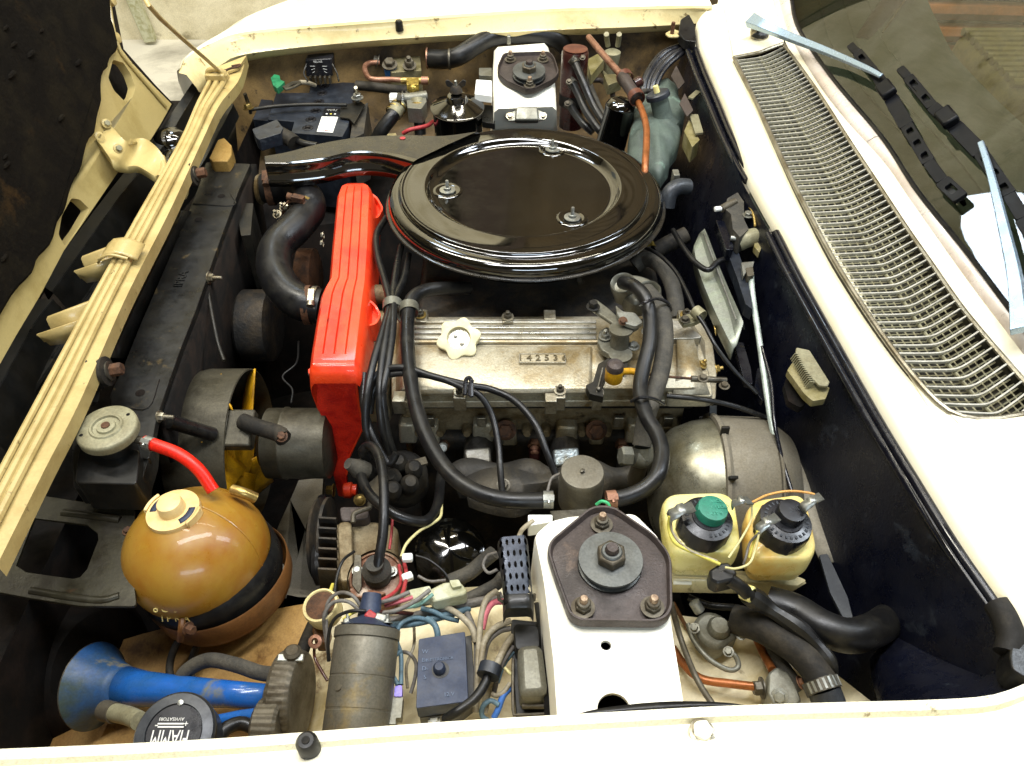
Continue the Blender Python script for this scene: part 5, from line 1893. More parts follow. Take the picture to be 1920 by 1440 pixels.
hose('pump_pipe', 'thin curved steel pipe on top of the oily alternator casting', 'pipe', [(662, 980, -.175), (664, 964, -.172), (680, 956, -.17), (692, 952, -.17), (693, 944, -.172)], 5, 'horn_grey')
# drive belt
q = B()
q.tube([P(604, 935, -.25), P(598, 990, -.22), P(592, 1060, -.22), P(600, 1092, -.24)], .007, 8)
tag(q.o('drive_belt', 'rubber'), 'black drive belt hanging below the foot of the red cover', 'belt')
slab(None, 'ground_patch', [(560, 900), (606, 895), (604, 930), (576, 980), (560, 1040), (532, 1140), (596, 1150), (640, 1150), (640, 1120), (560, 1120), (536, 1115), (510, 1050), (520, 990), (545, 935)], -.40, .02, 'servo_matt', bev=.004)  # grey plate standing in for the lit ground behind the gap
tag(bpy.data.objects['ground_patch'], 'pale grey plate standing for the ground glimpsed between the fan and the drive belt', 'ground')
# HT distributor under leads
d2 = thing('distributor', 'greasy black distributor with several thick leads below the red cover', 'distributor', P(750, 900, -.22))
q = B()
q.lathe([(.03, -.05), (.034, -.04), (.036, 0), (.030, .010), (.014, .016), (0, .016)], P(752, 890, -.215), (0, -.3, 1), 30)
q.o('cap_body', 'rubber_dull', d2)
for a, c in ((736, 896), (748, 868), (776, 880), (736, 920), (768, 908), (682, 880)):
    p = P(a, c, -.185)
    B().lathe([(.011, -.02), (.012, 0), (.011, .002), (.012, .004), (.010, .008), (.007, .014), (0, .015)], p, (random.uniform(-.3, .3), -.35, 1), 16).o('lead_boot', 'rubber_dull', d2)
slab(d2, 'clamp_plate', [(690, 906), (720, 880), (740, 890), (724, 936), (700, 930)], -.20, .004, 'horn_grey', bev=.001)
q = B()
q.box(P(785, 868, -.18), (.022, .012, .004), rot=(0, 0, R(20)))
q.o('name_tag', 'horn_grey', d2)
# oil filter, dark shiny
q = B()
q.lathe([(0, .004), (.03, .002), (.046, -.006), (.050, -.02), (.050, -.12)], P(842, 1030, -.26), (0, -.25, 1), 40)
tag(q.o('oil_filter', 'black_gloss'), 'glossy black oil filter top deep below the manifold, catching a thin highlight', 'oil filter')

# ================================================================ round valve canister on the heater hose
hv = thing('valve_canister', 'grey metal drum with one screw in its lid beside the near strut mount', 'canister', P(1092, 920, -.09))
cp = P(1092, 884, -.070)
rv = pxr(42, cp)
B().lathe([(rv * .96, -.058), (rv, -.054), (rv * 1.02, -.03), (rv * 1.0, -.006), (rv * .985, -.002), (rv * .94, .0), (rv * .6, .0008), (0, .001)], cp, (0, .0, 1), 48).o('drum', 'coil_grey', hv, sharp=50)
bolt(hv, cp + V((0, -.001, .001)), 5, h=.002, m='steel_dark', name='screw', wash=False)
q = B()
q.box(cp + V((0, -.0034, .0036)), (.0048, .0009, .0008), rot=(0, 0, R(40)))
q.o('screw_slot', 'bay_dark', hv)
hose('support_post', None, None, [P(1090, 935, -.13), P(1090, 965, -.14)], 22, 'steel_dark', par=hv)
slab(hv, 'base_tab', [(1030, 958), (1160, 950), (1160, 966), (1040, 978)], -.10, .004, 'steel_dark', bev=.001)
slab(None, 'connector', [(990, 965), (1036, 965), (1036, 978), (990, 986)], -.075, .02, 'white_plastic', bev=.0015)
tag(bpy.data.objects['connector'], 'white plastic wire connector behind the corner of the near tower', 'connector')
hose('green_wire', 'short bright green wire loop at the foot of the grey drum', 'wire', [(1118, 946, -.075), (1128, 940, -.068), (1140, 944, -.068), (1144, 956, -.075)], 3, 'wire_green', n=8)

# ================================================================ servo drum
sv = thing('brake_servo', 'large rounded grey steel brake servo drum with a folded seam', 'brake servo', P(1350, 880, -.2))
sc0 = V((P(1226, 900, -.2).x, P(1340, 900, -.2).y - .006, -.212))
W_ = P(1470, 880, -.2).x - sc0.x
Rs = .100
axs = V((1, -.02, -.02))
q = B()
q.lathe([(0, 0), (.03, -.004), (.05, 0), (.066, .008), (.082, .024), (.0925, .05), (.097, .072), (.098, W_ * .42)], sc0, axs, 72)
q.o('front_shell', 'servo', sv, sharp=60)
q = B()
q.lathe([(.098, W_ * .40), (.1035, W_ * .405), (.1045, W_ * .43), (.102, W_ * .455), (.099, W_ * .46)], sc0, axs, 72, wob=.004)
q.o('folded_seam', 'servo_matt', sv, sharp=35)
q = B()
q.lathe([(.0995, W_ * .45), (.1005, W_ * .5), (.100, W_ * .80), (.094, W_ * .86), (.080, W_ * .97), (.05, W_ * 1.02), (0, W_ * 1.03)], sc0, axs, 72)
q.o('rear_shell', 'servo_matt', sv, sharp=60)
q = B()
q.lathe([(.1008, W_ * .78), (.0995, W_ * .80), (.0995, W_ * .815)], sc0, axs, 72)
q.o('pressed_line', 'horn_grey', sv)
for a in range(10):
    an2 = 2 * PI * a / 10 + .2
    p = sc0 + V((W_ * .44, 0, 0)) + V((0, math.cos(an2), math.sin(an2))) * .105
    q = B()
    q.box(p, (.010, .004, .014), frame(V((1, 0, 0)), V((0, math.cos(an2), math.sin(an2)))) if False else Euler((an2 - PI / 2, 0, 0)).to_matrix())
    q.o('seam_tab', 'black_metal', sv, bev=.0005)

# ================================================================ fluid reservoirs
def reservoir(name, label, body_, capc, rin, green):
    t_ = thing(name, label, 'reservoir', P(capc[0], capc[1], -.08), 'fluid reservoirs')
    z0 = -.062
    top_ = rpoly([P(a, c, z0) for a, c in body_], .022, 6)
    cc = sum(top_, V()) / len(top_)
    q = B()
    rows = []
    for k, dz in ((.14, .004), (.08, .003), (.03, 0), (.005, -.005), (0, -.010), (0, -.020), (.01, -.027), (.04, -.032), (.09, -.035), (.12, -.045), (.2, -.048)):
        rows.append([p.lerp(cc, k) + V((0, 0, dz)) for p in top_])
    rows = [[p.lerp(cc, .6) + V((0, 0, .012)) for p in top_], [p.lerp(cc, .3) + V((0, 0, .008)) for p in top_]] + rows
    q.grid(rows, cu=True)
    q.face(list(q.b.verts)[:len(top_)])
    q.o('bottle', 'tank_yellow' if green else 'tank_amber', t_, sharp=80)
    cp = P(capc[0], capc[1] + 10, -.036)
    n_ = V((.10, -.02, 1)).normalized()
    rC = pxr(50, cp)
    q = B()
    rows = []
    Mm = frame(n_)
    for kk, hh in ((.94, -.024), (1.0, -.022), (1.0, -.003), (.97, 0), (.6, .002), (.58, .003), (0, .003)):
        row = []
        for j in range(96):
            a = 2 * PI * j / 96
            rr = rC * kk * (1 + (.025 if (j % 12 < 2 and -.023 < hh < -.002) else 0))
            row.append(cp + Mm @ V((rr * math.cos(a), rr * math.sin(a), hh)))
        rows.append(row)
    q.grid(rows, cu=True)
    q.o('screw_cap', 'cap_black', t_, sharp=35)
    ip = cp + V((pxr(6, cp), pxr(6, cp) * 1.3, 0))
    q = B()
    q.lathe([(rC * rin * 1.08, .002), (rC * rin * 1.05, .010), (rC * rin, .013), (rC * rin * .6, .0136), (0, .0136)], ip, n_, 36)
    q.o('cap_button', 'cap_green' if green else 'cap_black', t_, sharp=50)
    for j in range(26):
        a = 2 * PI * j / 26
        if green and (j % 13) > 8:
            continue
        p = cp + Mm @ V((rC * .78 * math.cos(a), rC * .78 * math.sin(a), .0014))
        q = B()
        d_ = Mm @ V((-math.sin(a), math.cos(a), 0))
        q.box(p, (.0022, .0032, .0006), Matrix((d_, n_.cross(d_), n_)).transposed())
        q.o('raised_mark', 'horn_black', t_)
    if green:
        for k, s_ in enumerate(('SERVICE', 'BRAKE FLUID', 'DOT 4')):
            text(s_, t_, 'cap_green_hi', ip + n_ * .0138 + V((0, .0075 - .0075 * k, 0)), (1, .1, 0), (-.1, 1, 0), .0055, .0002)
    else:
        text('FLUID', t_, 'horn_black', ip + n_ * .0138, (1, .35, 0), (-.35, 1, 0), .0075, .0002)
    return t_, cp, n_, rC


mat('cap_green_hi', '3d8e76', .5)
r1_, cp1, n1_, rC1 = reservoir('fluid_reservoir', 'yellowed fluid reservoir with a black cap and green button, the left one', [(1237, 926), (1375, 922), (1386, 990), (1390, 1026), (1372, 1042), (1262, 1040), (1248, 1000)], (1326, 962), .55, True)
r2_, cp2, n2_, rC2 = reservoir('fluid_reservoir', 'amber tinted fluid reservoir with an all black cap, the right one', [(1398, 940), (1506, 925), (1520, 970), (1532, 1030), (1518, 1052), (1412, 1052), (1400, 1010)], (1474, 966), .50, False)
for t_, quads in ((r1_, ([(1251, 956), (1296, 940), (1306, 958), (1259, 977)], [(1372, 937), (1400, 930), (1414, 945), (1374, 950)])),
                  (r2_, ([(1416, 984), (1452, 961), (1465, 975), (1426, 1000)], [(1500, 943), (1535, 923), (1546, 936), (1512, 958)]))):
    for k, qd in enumerate(quads):
        z = -.016
        u0, u1, u2, u3 = [P(a, c, z) for a, c in qd]
        q = B()
        ww = []
        for s_, dz in ((0, -.006), (.04, .0), (.30, .001), (.36, .004), (.6, .004), (.66, .001), (1, 0)):
            ww.append([u0.lerp(u1, s_) + V((0, 0, dz)), u3.lerp(u2, s_) + V((0, 0, dz))])
        if k:
            ww = [[a + V((0, 0, 0)), b] for a, b in ww]
        q.grid(ww)
        q.o('contact_tab', 'zinc', t_, solid=.0012, sharp=8)
tray = thing('reservoir_tray', 'cream painted steel tray with chipped edge holding the two fluid reservoirs', 'tray', P(1390, 1090, -.14))
slab(tray, 'tray_top', [(1250, 1066), (1390, 1070), (1500, 1082), (1512, 1088), (1496, 1098), (1380, 1086), (1256, 1080)], -.122, .004, 'cream_flange', bev=.001)
q = B()
f0_ = [P(1250, 1072, -.122), P(1390, 1076, -.122), P(1502, 1084, -.122), P(1510, 1090, -.125)]
f1_ = [P(1254, 1108, -.142), P(1392, 1110, -.142), P(1470, 1115, -.142), P(1490, 1102, -.135)]
q.grid([rs(f0_, 16), rs(f1_, 16)])
q.o('tray_front', 'cream_flange', tray, solid=.003)
hose('pressed_bead', None, None, [P(1262, 1092, -.130), P(1296, 1093, -.130)], 4, 'cream_tower', par=tray)
# wiring on the caps
wl = thing('reservoir_wiring', 'thin yellow and cream wires looping over the two reservoir caps to a taped plug', 'wiring', P(1380, 1000, -.03))
for k, (pts, mt) in enumerate((([(1256, 968), (1254, 990), (1266, 1018), (1300, 1036), (1350, 1058)], 'wire_yellow'), ([(1258, 970), (1262, 1000), (1290, 1030), (1345, 1052)], 'wire_tan'),
                ([(1410, 944), (1408, 975), (1390, 1010), (1366, 1046)], 'wire_cream'), ([(1410, 942), (1440, 928), (1480, 921), (1520, 925), (1532, 932)], 'wire_orange'),
                ([(1424, 996), (1416, 1030), (1405, 1056), (1380, 1066), (1360, 1064)], 'wire_cream'), ([(1424, 998), (1406, 1018), (1398, 1046), (1394, 1058)], 'wire_grey'), ([(1420, 996), (1412, 1020), (1404, 1046)], 'wire_yellow'))):
    hose('wire', None, None, [P(a, c, (-.018 if i in (0,) else -.026) - .02 * (i / len(pts))) for i, (a, c) in enumerate(pts)], 2.4 + (k == 0), mt, n=7, par=wl)
slab(wl, 'taped_plug', [(1330, 1068), (1350, 1054), (1366, 1052), (1382, 1070), (1378, 1086), (1346, 1094), (1332, 1086)], -.045, .02, 'rubber', bev=.003, jit=.001)
hose('tape', None, None, [P(1366, 1085, -.05), P(1390, 1102, -.06), P(1404, 1116, -.075)], 13, 'rubber', par=wl)
B().lathe([(.008, 0), (.0085, .01), (.007, .012)], P(1392, 1108, -.075), (.6, -.5, .3), 18).o('yellow_collar', 'tank_yellow', wl)

# ================================================================ right hand cluster of hoses
sl_ = thing('cable_sleeve', 'loose black plastic sleeve with sharp creases below the reservoirs', 'sleeve', P(1480, 1180, -.1))
for pts, rpx in (([(1404, 1114, -.08), (1440, 1140, -.095), (1490, 1175, -.10), (1535, 1215, -.105), (1558, 1246, -.11), (1560, 1275, -.13)], 19),):
    b = B()
    q_ = [P(*p) for p in pts]
    r = rpx * mp(q_[2])
    b.tube(q_, lambda t, r=r: r * (1 - .45 * t) * (1 + .12 * math.sin(t * 19)), 9, 7)
    b.o('sleeve', 'rubber', sl_, sharp=20, jit=.003)
hose('heater_hose', 'fat black hose bending sharply toward the bulkhead below the reservoirs', 'hose', [(1440, 1130, -.12), (1490, 1145, -.115), (1540, 1175, -.11), (1590, 1192, -.11), (1636, 1182, -.12), (1670, 1160, -.15)], 33, 'rubber', n=24)
h3 = thing('brake_hose', 'thick taped black hose ending in a worm clip near the wing lip', 'hose', P(1500, 1240, -.12))
hose('hose_body', None, None, [P(1376, 1160, -.13), P(1430, 1178, -.12), P(1490, 1215, -.115), P(1525, 1250, -.115), P(1545, 1290, -.12)], 29, 'rubber_dull', par=h3, n=20)
pe, pt_ = P(1541, 1286, -.118), P(1547, 1300, -.12) - P(1530, 1262, -.116)
band(h3, pe, pt_, pxr(31, pe), .012, 'steel_dark', screw=False)
for k in range(9):
    a = .3 + k * .3
    Mx = frame(pt_)
    q = B()
    q.box(pe + Mx @ V((math.cos(a) * pxr(33.5, pe), math.sin(a) * pxr(33.5, pe), 0)), (.0022, .010, .0016), Matrix((Mx @ V((-math.sin(a), math.cos(a), 0)), pt_.normalized(), Mx @ V((math.cos(a), math.sin(a), 0)))).transposed())
    q.o('clip_thread', 'zinc', h3)
hose('hose_end', None, None, [P(1544, 1292, -.12), P(1552, 1312, -.125), P(1560, 1335, -.13)], 31, 'horn_black', par=h3, n=18)
hose('small_hose', 'dirty grey thin hose between the brake block and the thick black hose', 'hose', [(1446, 1210, -.15), (1462, 1240, -.145), (1484, 1272, -.145), (1500, 1290, -.15)], 13, 'rubber_grey')
hose('loop_hose', 'thin black hoses vanishing under the reservoir tray', 'hose', [(1290, 1120, -.16), (1330, 1135, -.16), (1380, 1140, -.16), (1430, 1150, -.17)], 7, 'rubber')
bk = thing('brake_union_block', 'dusty grey brake pipe union block on the white inner wing', 'union block', P(1480, 1290, -.15))
slab(bk, 'block', [(1440, 1262), (1456, 1250), (1478, 1262), (1492, 1285), (1504, 1315), (1490, 1326), (1452, 1322), (1440, 1300)], -.135, .03, 'relay_grey', bev=.002, r=.003, jit=.001)
bolt(bk, P(1430, 1290, -.148), 14, ax=(-1, -.05, 0), h=.008, m='steel_dark', name='union_nut')
bolt(bk, P(1462, 1306, -.134), 11, m='zinc', ax=(-.4, -.6, 1), name='union_nut')
bolt(bk, P(1500, 1280, -.14), 9, m='copper', ax=(.6, 0, .6), name='union_nut')
hose('brake_pipe', 'orange copper brake pipe running from the near tower to the grey block', 'pipe', [(1262, 1215, -.165), (1284, 1248, -.16), (1316, 1273, -.155), (1370, 1282, -.15), (1422, 1288, -.148)], 8, 'copper_bright', n=10)
hose('brake_pipe', 'short copper brake pipe rising behind the grey union block', 'pipe', [(1418, 1196, -.16), (1432, 1226, -.155), (1448, 1256, -.145)], 8, 'copper_bright', n=10)
hose('fuel_pipe', 'grey steel pipe descending beside the near tower to the wing lip', 'pipe', [(1258, 1130, -.12), (1274, 1190, -.14), (1296, 1250, -.14), (1316, 1290, -.14), (1340, 1326, -.14)], 6, 'horn_grey', n=10)
hose('fuel_pipe', 'second thin brown pipe close against the near tower flank', 'pipe', [(1262, 1130, -.15), (1290, 1180, -.165), (1312, 1200, -.165)], 4, 'strap_brown', n=8)
vr = thing('vacuum_regulator', 'dusty grey vacuum regulator with a looped steel pipe on the white ledge', 'regulator', P(1340, 1190, -.14))
slab(vr, 'body', [(1300, 1164), (1318, 1144), (1348, 1148), (1378, 1172), (1386, 1192), (1372, 1202), (1348, 1220), (1318, 1204), (1304, 1184)], -.135, .03, 'relay_grey', bev=.005, r=.008, jit=.001)
B().lathe([(.012, 0), (.012, .008), (.009, .012), (0, .012)], P(1346, 1182, -.137), (0, 0, 1), 20).o('boss', 'relay_grey', vr)
B().lathe([(.006, 0), (.006, .012), (0, .013)], P(1312, 1146, -.137), (-.5, .5, .6), 12).o('nipple', 'zinc', vr)
hose('loop_pipe', None, None, [P(1290, 1170, -.14), P(1300, 1200, -.14), P(1330, 1236, -.14), P(1366, 1256, -.142), P(1384, 1250, -.142), P(1380, 1232, -.138), P(1368, 1222, -.136)], 5, 'relay_grey', par=vr)
for a, c in ((1302, 1178), (1366, 1222), (1390, 1190)):
    bolt(vr, (a, c, -.135), 7, m='relay_grey', ax=(-.3, -.2, 1))
q = B()
fl0 = line([(1648, 1212, -.14), (1652, 1250, -.13), (1664, 1290, -.11), (1664, 1330, -.08)], 12)
fl1 = line([(1700, 1120, -.17), (1760, 1180, -.13), (1830, 1250, -.08), (1860, 1318, -.04)], 12)
fl2 = line([(1760, 1010, -.13), (1850, 1130, -.07), (1905, 1220, -.035), (1925, 1300, -.014)], 12)
q.grid([[p + V((0, 0, -.03)) for p in fl0], fl0, [a.lerp(c, .5) + V((0, 0, .006)) for a, c in zip(fl0, fl1)], fl1, fl2])
tag(q.o('wing_flap', 'bulk_blue', sharp=60), 'dark blue black moulded flap in the near right corner of the bay', 'flap')
slab(None, 'strap_bar', [(1536, 1040), (1552, 1038), (1590, 1120), (1600, 1160), (1585, 1166), (1556, 1110)], -.13, .004, 'horn_black', bev=.001)
tag(bpy.data.objects['strap_bar'], 'blue grey slotted metal strip between reservoir and bulkhead', 'bracket')
# ================================================================ battery corner
bt_ = thing('battery', 'black car battery with round crossed caps and a white label, far left corner', 'battery', P(590, 210, -.2))
zb_ = -.105
slab(bt_, 'case', [(583, 153), (665, 155), (660, 196), (653, 236), (642, 262), (546, 253), (552, 230), (502, 226), (508, 205), (518, 174), (580, 174)], zb_, .16, 'box_black', bev=.002, r=.002) if False else None
mat('box_black', '1d2128', .38, c2='2b3038', sc1=30, bump=.1, bsc=260, c3='3a3f45', sc3=50)
slab(bt_, 'case', [(583, 153), (665, 155), (660, 196), (653, 236), (642, 256), (546, 249), (552, 228), (502, 224), (508, 205), (518, 174), (580, 174)], zb_, .16, 'box_black', bev=.0025, r=.002)
slab(bt_, 'terminal_box', [(490, 186), (512, 188), (502, 226), (474, 224)], zb_ - .01, .05, 'box_black', bev=.002)
slab(bt_, 'edge_ledge', [(546, 247), (642, 254), (640, 268), (548, 262)], zb_ - .016, .14, 'box_black', bev=.0015)
for a, c in ((608, 162), (604, 175), (598, 191), (592, 208), (583, 224), (577, 240)):
    p = P(a, c, zb_)
    q = B()
    q.lathe([(.0105, 0), (.0105, .0008), (.0095, .0012), (.0090, .0004), (0, .0004)], p, n=24)
    q.o('cell_cap', 'cap_black', bt_)
    q = B()
    for ang in (.6, -.6):
        q.box(p + V((0, 0, .001)), (.013, .0014, .0012), rot=(0, 0, ang))
    q.o('cap_cross', 'bay_dark', bt_)
q = B()
l0_, l1_, l2_, l3_ = [P(a, c, zb_ + .0006) for a, c in ((609, 202), (640, 202), (624, 249), (594, 247))]
q.prism([l0_.lerp(l3_, .38), l1_.lerp(l2_, .38), l2_, l3_], (0, 0, .0004))
q.o('white_label', 'print_white', bt_)
q = B()
q.prism([l0_, l1_, l1_.lerp(l2_, .36), l0_.lerp(l3_, .36)], (0, 0, .0003))
q.o('black_label', 'cap_black', bt_)
lx = (l1_ - l0_).normalized()
ly = (l0_ - l3_).normalized()
text('70Ah', bt_, 'print_white', l0_.lerp(l1_, .5).lerp(l3_.lerp(l2_, .5), .11) + V((0, 0, .0006)), -lx, -ly, .010, .0002)
text('REBAT', bt_, 'wire_red', l0_.lerp(l1_, .5).lerp(l3_.lerp(l2_, .5), .93) + V((0, 0, .0006)), -lx, -ly, .006, .0002)
for k in range(3):
    p = l0_.lerp(l1_, .25 + .25 * k).lerp(l3_.lerp(l2_, .25 + .25 * k), .27) + V((0, 0, .0006))
    B().lathe([(.0022, 0), (0, .0003)], p, n=10).o('warning_dot', 'print_white' if k != 1 else 'wire_yellow', bt_)
hd = thing('battery_clamp', 'thin dark clamp bar across the battery held by two threaded studs', 'clamp', P(560, 200, -.09))
hose('bar', None, None, [P(466, 206, -.085), P(520, 199, -.088), P(580, 196, -.09), P(650, 197, -.092)], 3.4, 'black_metal', par=hd)
hose('stud', None, None, [P(470, 212, -.10), P(466, 196, -.08), P(459, 176, -.055)], 3.4, 'steel_dark', par=hd)
bolt(hd, P(466, 204, -.083), 7, m='plated_gold', ax=(-.1, .2, 1), h=.008)
hose('stud', None, None, [P(671, 192, -.10), P(669, 176, -.08), P(667, 164, -.062)], 3.4, 'steel', par=hd)
bolt(hd, P(670, 184, -.088), 8, m='zinc', h=.007)
slab(hd, 'corner_plate', [(640, 197), (676, 190), (684, 196), (664, 232), (655, 222), (636, 219)], zb_ + .006, .003, 'black_metal', bev=.001)
slab(hd, 'corner_flange', [(664, 205), (690, 192), (682, 250), (656, 262)], zb_ - .004, .10, 'iron', bev=.002)
tc_ = thing('terminal_cover', 'blue black square terminal cover with a cable in front of the battery', 'cover', P(505, 250, -.05))
slab(tc_, 'cover', [(473, 242), (519, 224), (531, 240), (526, 250), (486, 262), (480, 258)], -.060, .022, 'box_black', bev=.003)
hose('cable', None, None, [P(528, 250, -.075), P(552, 262, -.08), P(572, 270, -.08), P(595, 274, -.08)], 7, 'rubber', par=tc_)
hose('boot', None, None, [P(520, 248, -.072), P(545, 262, -.078), P(552, 268, -.08)], 14, 'rubber_dull', par=tc_)
gp = thing('terminal_clip', 'green battery terminal clip with a forked grey lug above the battery', 'clip', P(525, 155, -.06))
slab(gp, 'green_clip', [(507, 146), (514, 139), (524, 142), (526, 150), (534, 154), (528, 160), (520, 166), (512, 160)], -.06, .012, 'green_plug', bev=.003, jit=.0015)
slab(gp, 'fork_lug', [(529, 162), (548, 152), (562, 151), (566, 156), (552, 163), (536, 168)], -.06, .003, 'steel_dark', bev=.001, holes=[[(540, 163), (550, 157), (558, 156), (550, 161)]])
hose('tan_wire', None, None, [P(562, 154, -.062), P(576, 155, -.07), P(590, 160, -.09)], 4, 'wire_tan', par=gp)
# relay with printed diagram on the far inner wing
yr = 1.575
rl = thing('relay', 'black relay with a white printed diagram on the far inner wing above the battery', 'relay', PY(600, 130, yr))
pp = [PY(a, c, yr) for a, c in ((572, 113), (622, 110), (624, 143), (574, 144))]
q = B()
q.prism(rpoly(pp, .002, 2), (0, .03, 0))
q.o('relay_case', 'cap_black', rl, bev=.0015)
cr = sum(pp, V()) / 4 + V((0, -.0006, 0))
text('RELAIS', rl, 'print_white', cr + V((0, 0, .013)), (1, 0, 0), (0, 0, 1), .006, .0002)
for s_ in (-1, 1):
    for k in range(3):
        q = B()
        q.box(cr + V((s_ * .012, 0, .004 - .006 * k)), (.010 - .002 * k, .0004, .0009), rot=(0, s_ * .3 * k, 0))
        q.o('printed_line', 'print_white', rl)
for k in range(5):
    q = B()
    q.box(PY(583 + k * 9, 149, yr - .004), (.004, .010, .014))
    q.o('relay_pin', 'steel_dark', rl, bev=.0005)
for k in range(2):
    hose('relay_wire', 'thin dark wire hanging beside the far relay, the %s one' % ('left', 'right')[k], 'wire', [PY(575 + k * 48, 120, yr - .01), PY(570 + k * 62, 138, yr - .03), PY(577 + k * 58, 152, yr - .05)], 1.6, 'rubber', n=6)
hose('wing_hole', 'round black hole in the tan far inner wing left of the relay', 'hole', [(493, 126, -.07), (494, 127, -.073)], 8, 'bay_dark', n=18)
slab(None, 'pad', [(643, 98), (662, 95), (664, 118), (648, 116)], -.10, .01, 'wood_tan', bev=.002)
tag(bpy.data.objects['pad'], 'small tan square pad stuck on the far inner wing', 'pad')
slab(None, 'wood_block', [(408, 262), (420, 258), (434, 272), (434, 290), (426, 302), (398, 302), (392, 296)], -.055, .03, 'wood_tan', bev=.002)
tag(bpy.data.objects['wood_block'], 'worn tan block behind the front panel above the radiator end', 'block')

# ================================================================ valve block with copper pipe
vb = thing('brake_valve_block', 'olive metal valve block with pipe unions on the far inner wing', 'valve block', P(755, 120, -.08))
yv = 1.56
slab(vb, 'block', [(718, 101), (786, 100), (788, 108), (790, 132), (734, 136), (722, 122)], -.065, .045, 'block_olive', bev=.003)
bolt(vb, P(800, 109, -.06), 13, ax=(1, 0, 0), h=.018, m='copper', name='union_nut')
q = B()
q.lathe([(.013, -.03), (.013, -.005), (.010, 0), (0, 0)], P(731, 124, -.060), (0, -.3, 1), 18)
q.o('blue_sensor', 'blue_paint', vb)
bolt(vb, P(731, 122, -.058), 10, m='horn_grey', ax=(0, -.3, 1))
bolt(vb, P(768, 124, -.058), 9, m='horn_grey', ax=(0, -.3, 1), h=.012, stud=.008)
hose('copper_loop', None, None, [P(712, 117, -.06), P(694, 118, -.06), P(684, 126, -.06), P(690, 144, -.062), P(704, 149, -.063), P(730, 149, -.064), P(752, 150, -.065)], 5, 'copper', par=vb, n=10)
bolt(vb, P(709, 116, -.062), 9, ax=(-.8, 0, .3), m='steel_dark', name='union_nut')
slab(vb, 'brass_tee', [(762, 146), (785, 146), (785, 158), (762, 158)], -.060, .014, 'brass', bev=.001)
hose('brass_arm', None, None, [P(752, 151, -.066), P(804, 151, -.066)], 6, 'plated_gold', par=vb)
hose('copper_end', None, None, [P(790, 151, -.066), P(803, 151, -.066)], 7.5, 'copper', par=vb)
B().ball(P(774, 166, -.07), .010, 16).o('brass_ball', 'brass', vb)
big = hose('servo_hose', 'fat black hose along the far wing running over to the dark red canister', 'hose', [(806, 110, -.06), (836, 111, -.055), (862, 104, -.045), (890, 86, -.035), (920, 70, -.03), (960, 64, -.03), (1010, 64, -.03), (1044, 72, -.04), (1062, 90, -.07)], 17, 'rubber', n=20)
band(big.parent, P(843, 111, -.053), V((1, 0, 0)), pxr(17.5, P(843, 111, -.053)), .004, 'steel_dark', 'hose_clip', screw=False)
tag([o for o in bpy.data.objects if o.name.startswith('hose_clip')][-1], 'thin steel clip round the straight end of the fat black far hose', 'clip')
hc_ = B()
hc_.box(P(954, 74, -.014), (.007, .010, .016))
tag(hc_.o('hose_clip', 'zinc', bev=.001), 'small bright hose clip on the fat hose above the far white tower', 'clip')
# hydraulic union and two hoses
un = thing('pipe_union', 'grey metal pipe union with a ribbed white knob between battery and oil canister', 'union', P(770, 190, -.09))
q = B()
rows = []
kp = P(731, 185, -.08)
for rr, hh in ((.0, 0), (.0085, 0), (.010, .002), (.010, .026), (.008, .030), (0, .030)):
    rows.append([kp + V((hh, rr * (1 + .07 * (k % 2)) * math.cos(2 * PI * k / 28), rr * (1 + .07 * (k % 2)) * math.sin(2 * PI * k / 28))) for k in range(28)])
q.grid(rows, cu=True)
q.o('ribbed_knob', 'print_white', un, sharp=20)
hose('body', None, None, [P(750, 185, -.08), P(770, 184, -.08), P(800, 180, -.08)], 10, 'relay_grey', par=un)
slab(un, 'body_block', [(760, 170), (796, 170), (800, 190), (790, 204), (764, 202)], -.078, .03, 'relay_grey', bev=.004)
bolt(un, (754, 184, -.072), 9, ax=(-1, 0, .2), m='steel_dark')
hz = [P(748, 200, -.09), P(734, 220, -.10), P(716, 244, -.12), P(706, 262, -.14)]
hose('braided_hose', 'black hose with a gold crimp leaning left below the grey union', 'hose', hz, 13, 'rubber', group='hoses under the grey union')
h2_ = thing('hose_crimp', 'gold ringed crimp collar on the leaning hose below the union', 'collar', hz[0])
hose('collar', None, None, [P(751, 196, -.088), P(738, 214, -.097)], 14.5, 'vent_grey', par=h2_)
for k in range(3):
    p = P(748 - k * 5, 200 + k * 6, -.09 - k * .004)
    band(h2_, p, hz[1] - hz[0], pxr(14.8, p), .003, 'plated_gold', 'gold_ring', screw=False)
hose('braided_hose', 'black hose with a gold ringed collar going straight down from the union', 'hose', [P(783, 192, -.085), P(786, 220, -.11), P(788, 252, -.14)], 11, 'rubber', group='hoses under the grey union')
h2_ = thing('hose_crimp', 'gold ringed crimp collar on the upright hose below the union', 'collar', P(784, 200, -.09))
hose('collar', None, None, [P(782, 186, -.08), P(784, 214, -.10)], 12.5, 'vent_grey', par=h2_)
for k in range(3):
    p = P(783, 196 + k * 6, -.086 - k * .005)
    band(h2_, p, V((0, -1, -1.2)), pxr(13, p), .003, 'plated_gold', 'gold_ring', screw=False)
hose('red_cable', 'short red cable between the two hoses behind the intake snout', 'cable', [(756, 250, -.12), (770, 243, -.11), (800, 236, -.11), (812, 228, -.12)], 4, 'wire_red', n=8)
hose('black_pipe', 'black pipe crossing from the battery stud toward the copper tee', 'pipe', [(668, 160, -.09), (700, 163, -.09), (740, 168, -.095), (764, 170, -.1)], 9, 'rubber_dull')
hose('grey_lead', 'short grey lead hooked down on the far inner wing', 'lead', [(666, 122, -.09), (662, 136, -.10), (656, 154, -.11)], 5, 'vent_grey')
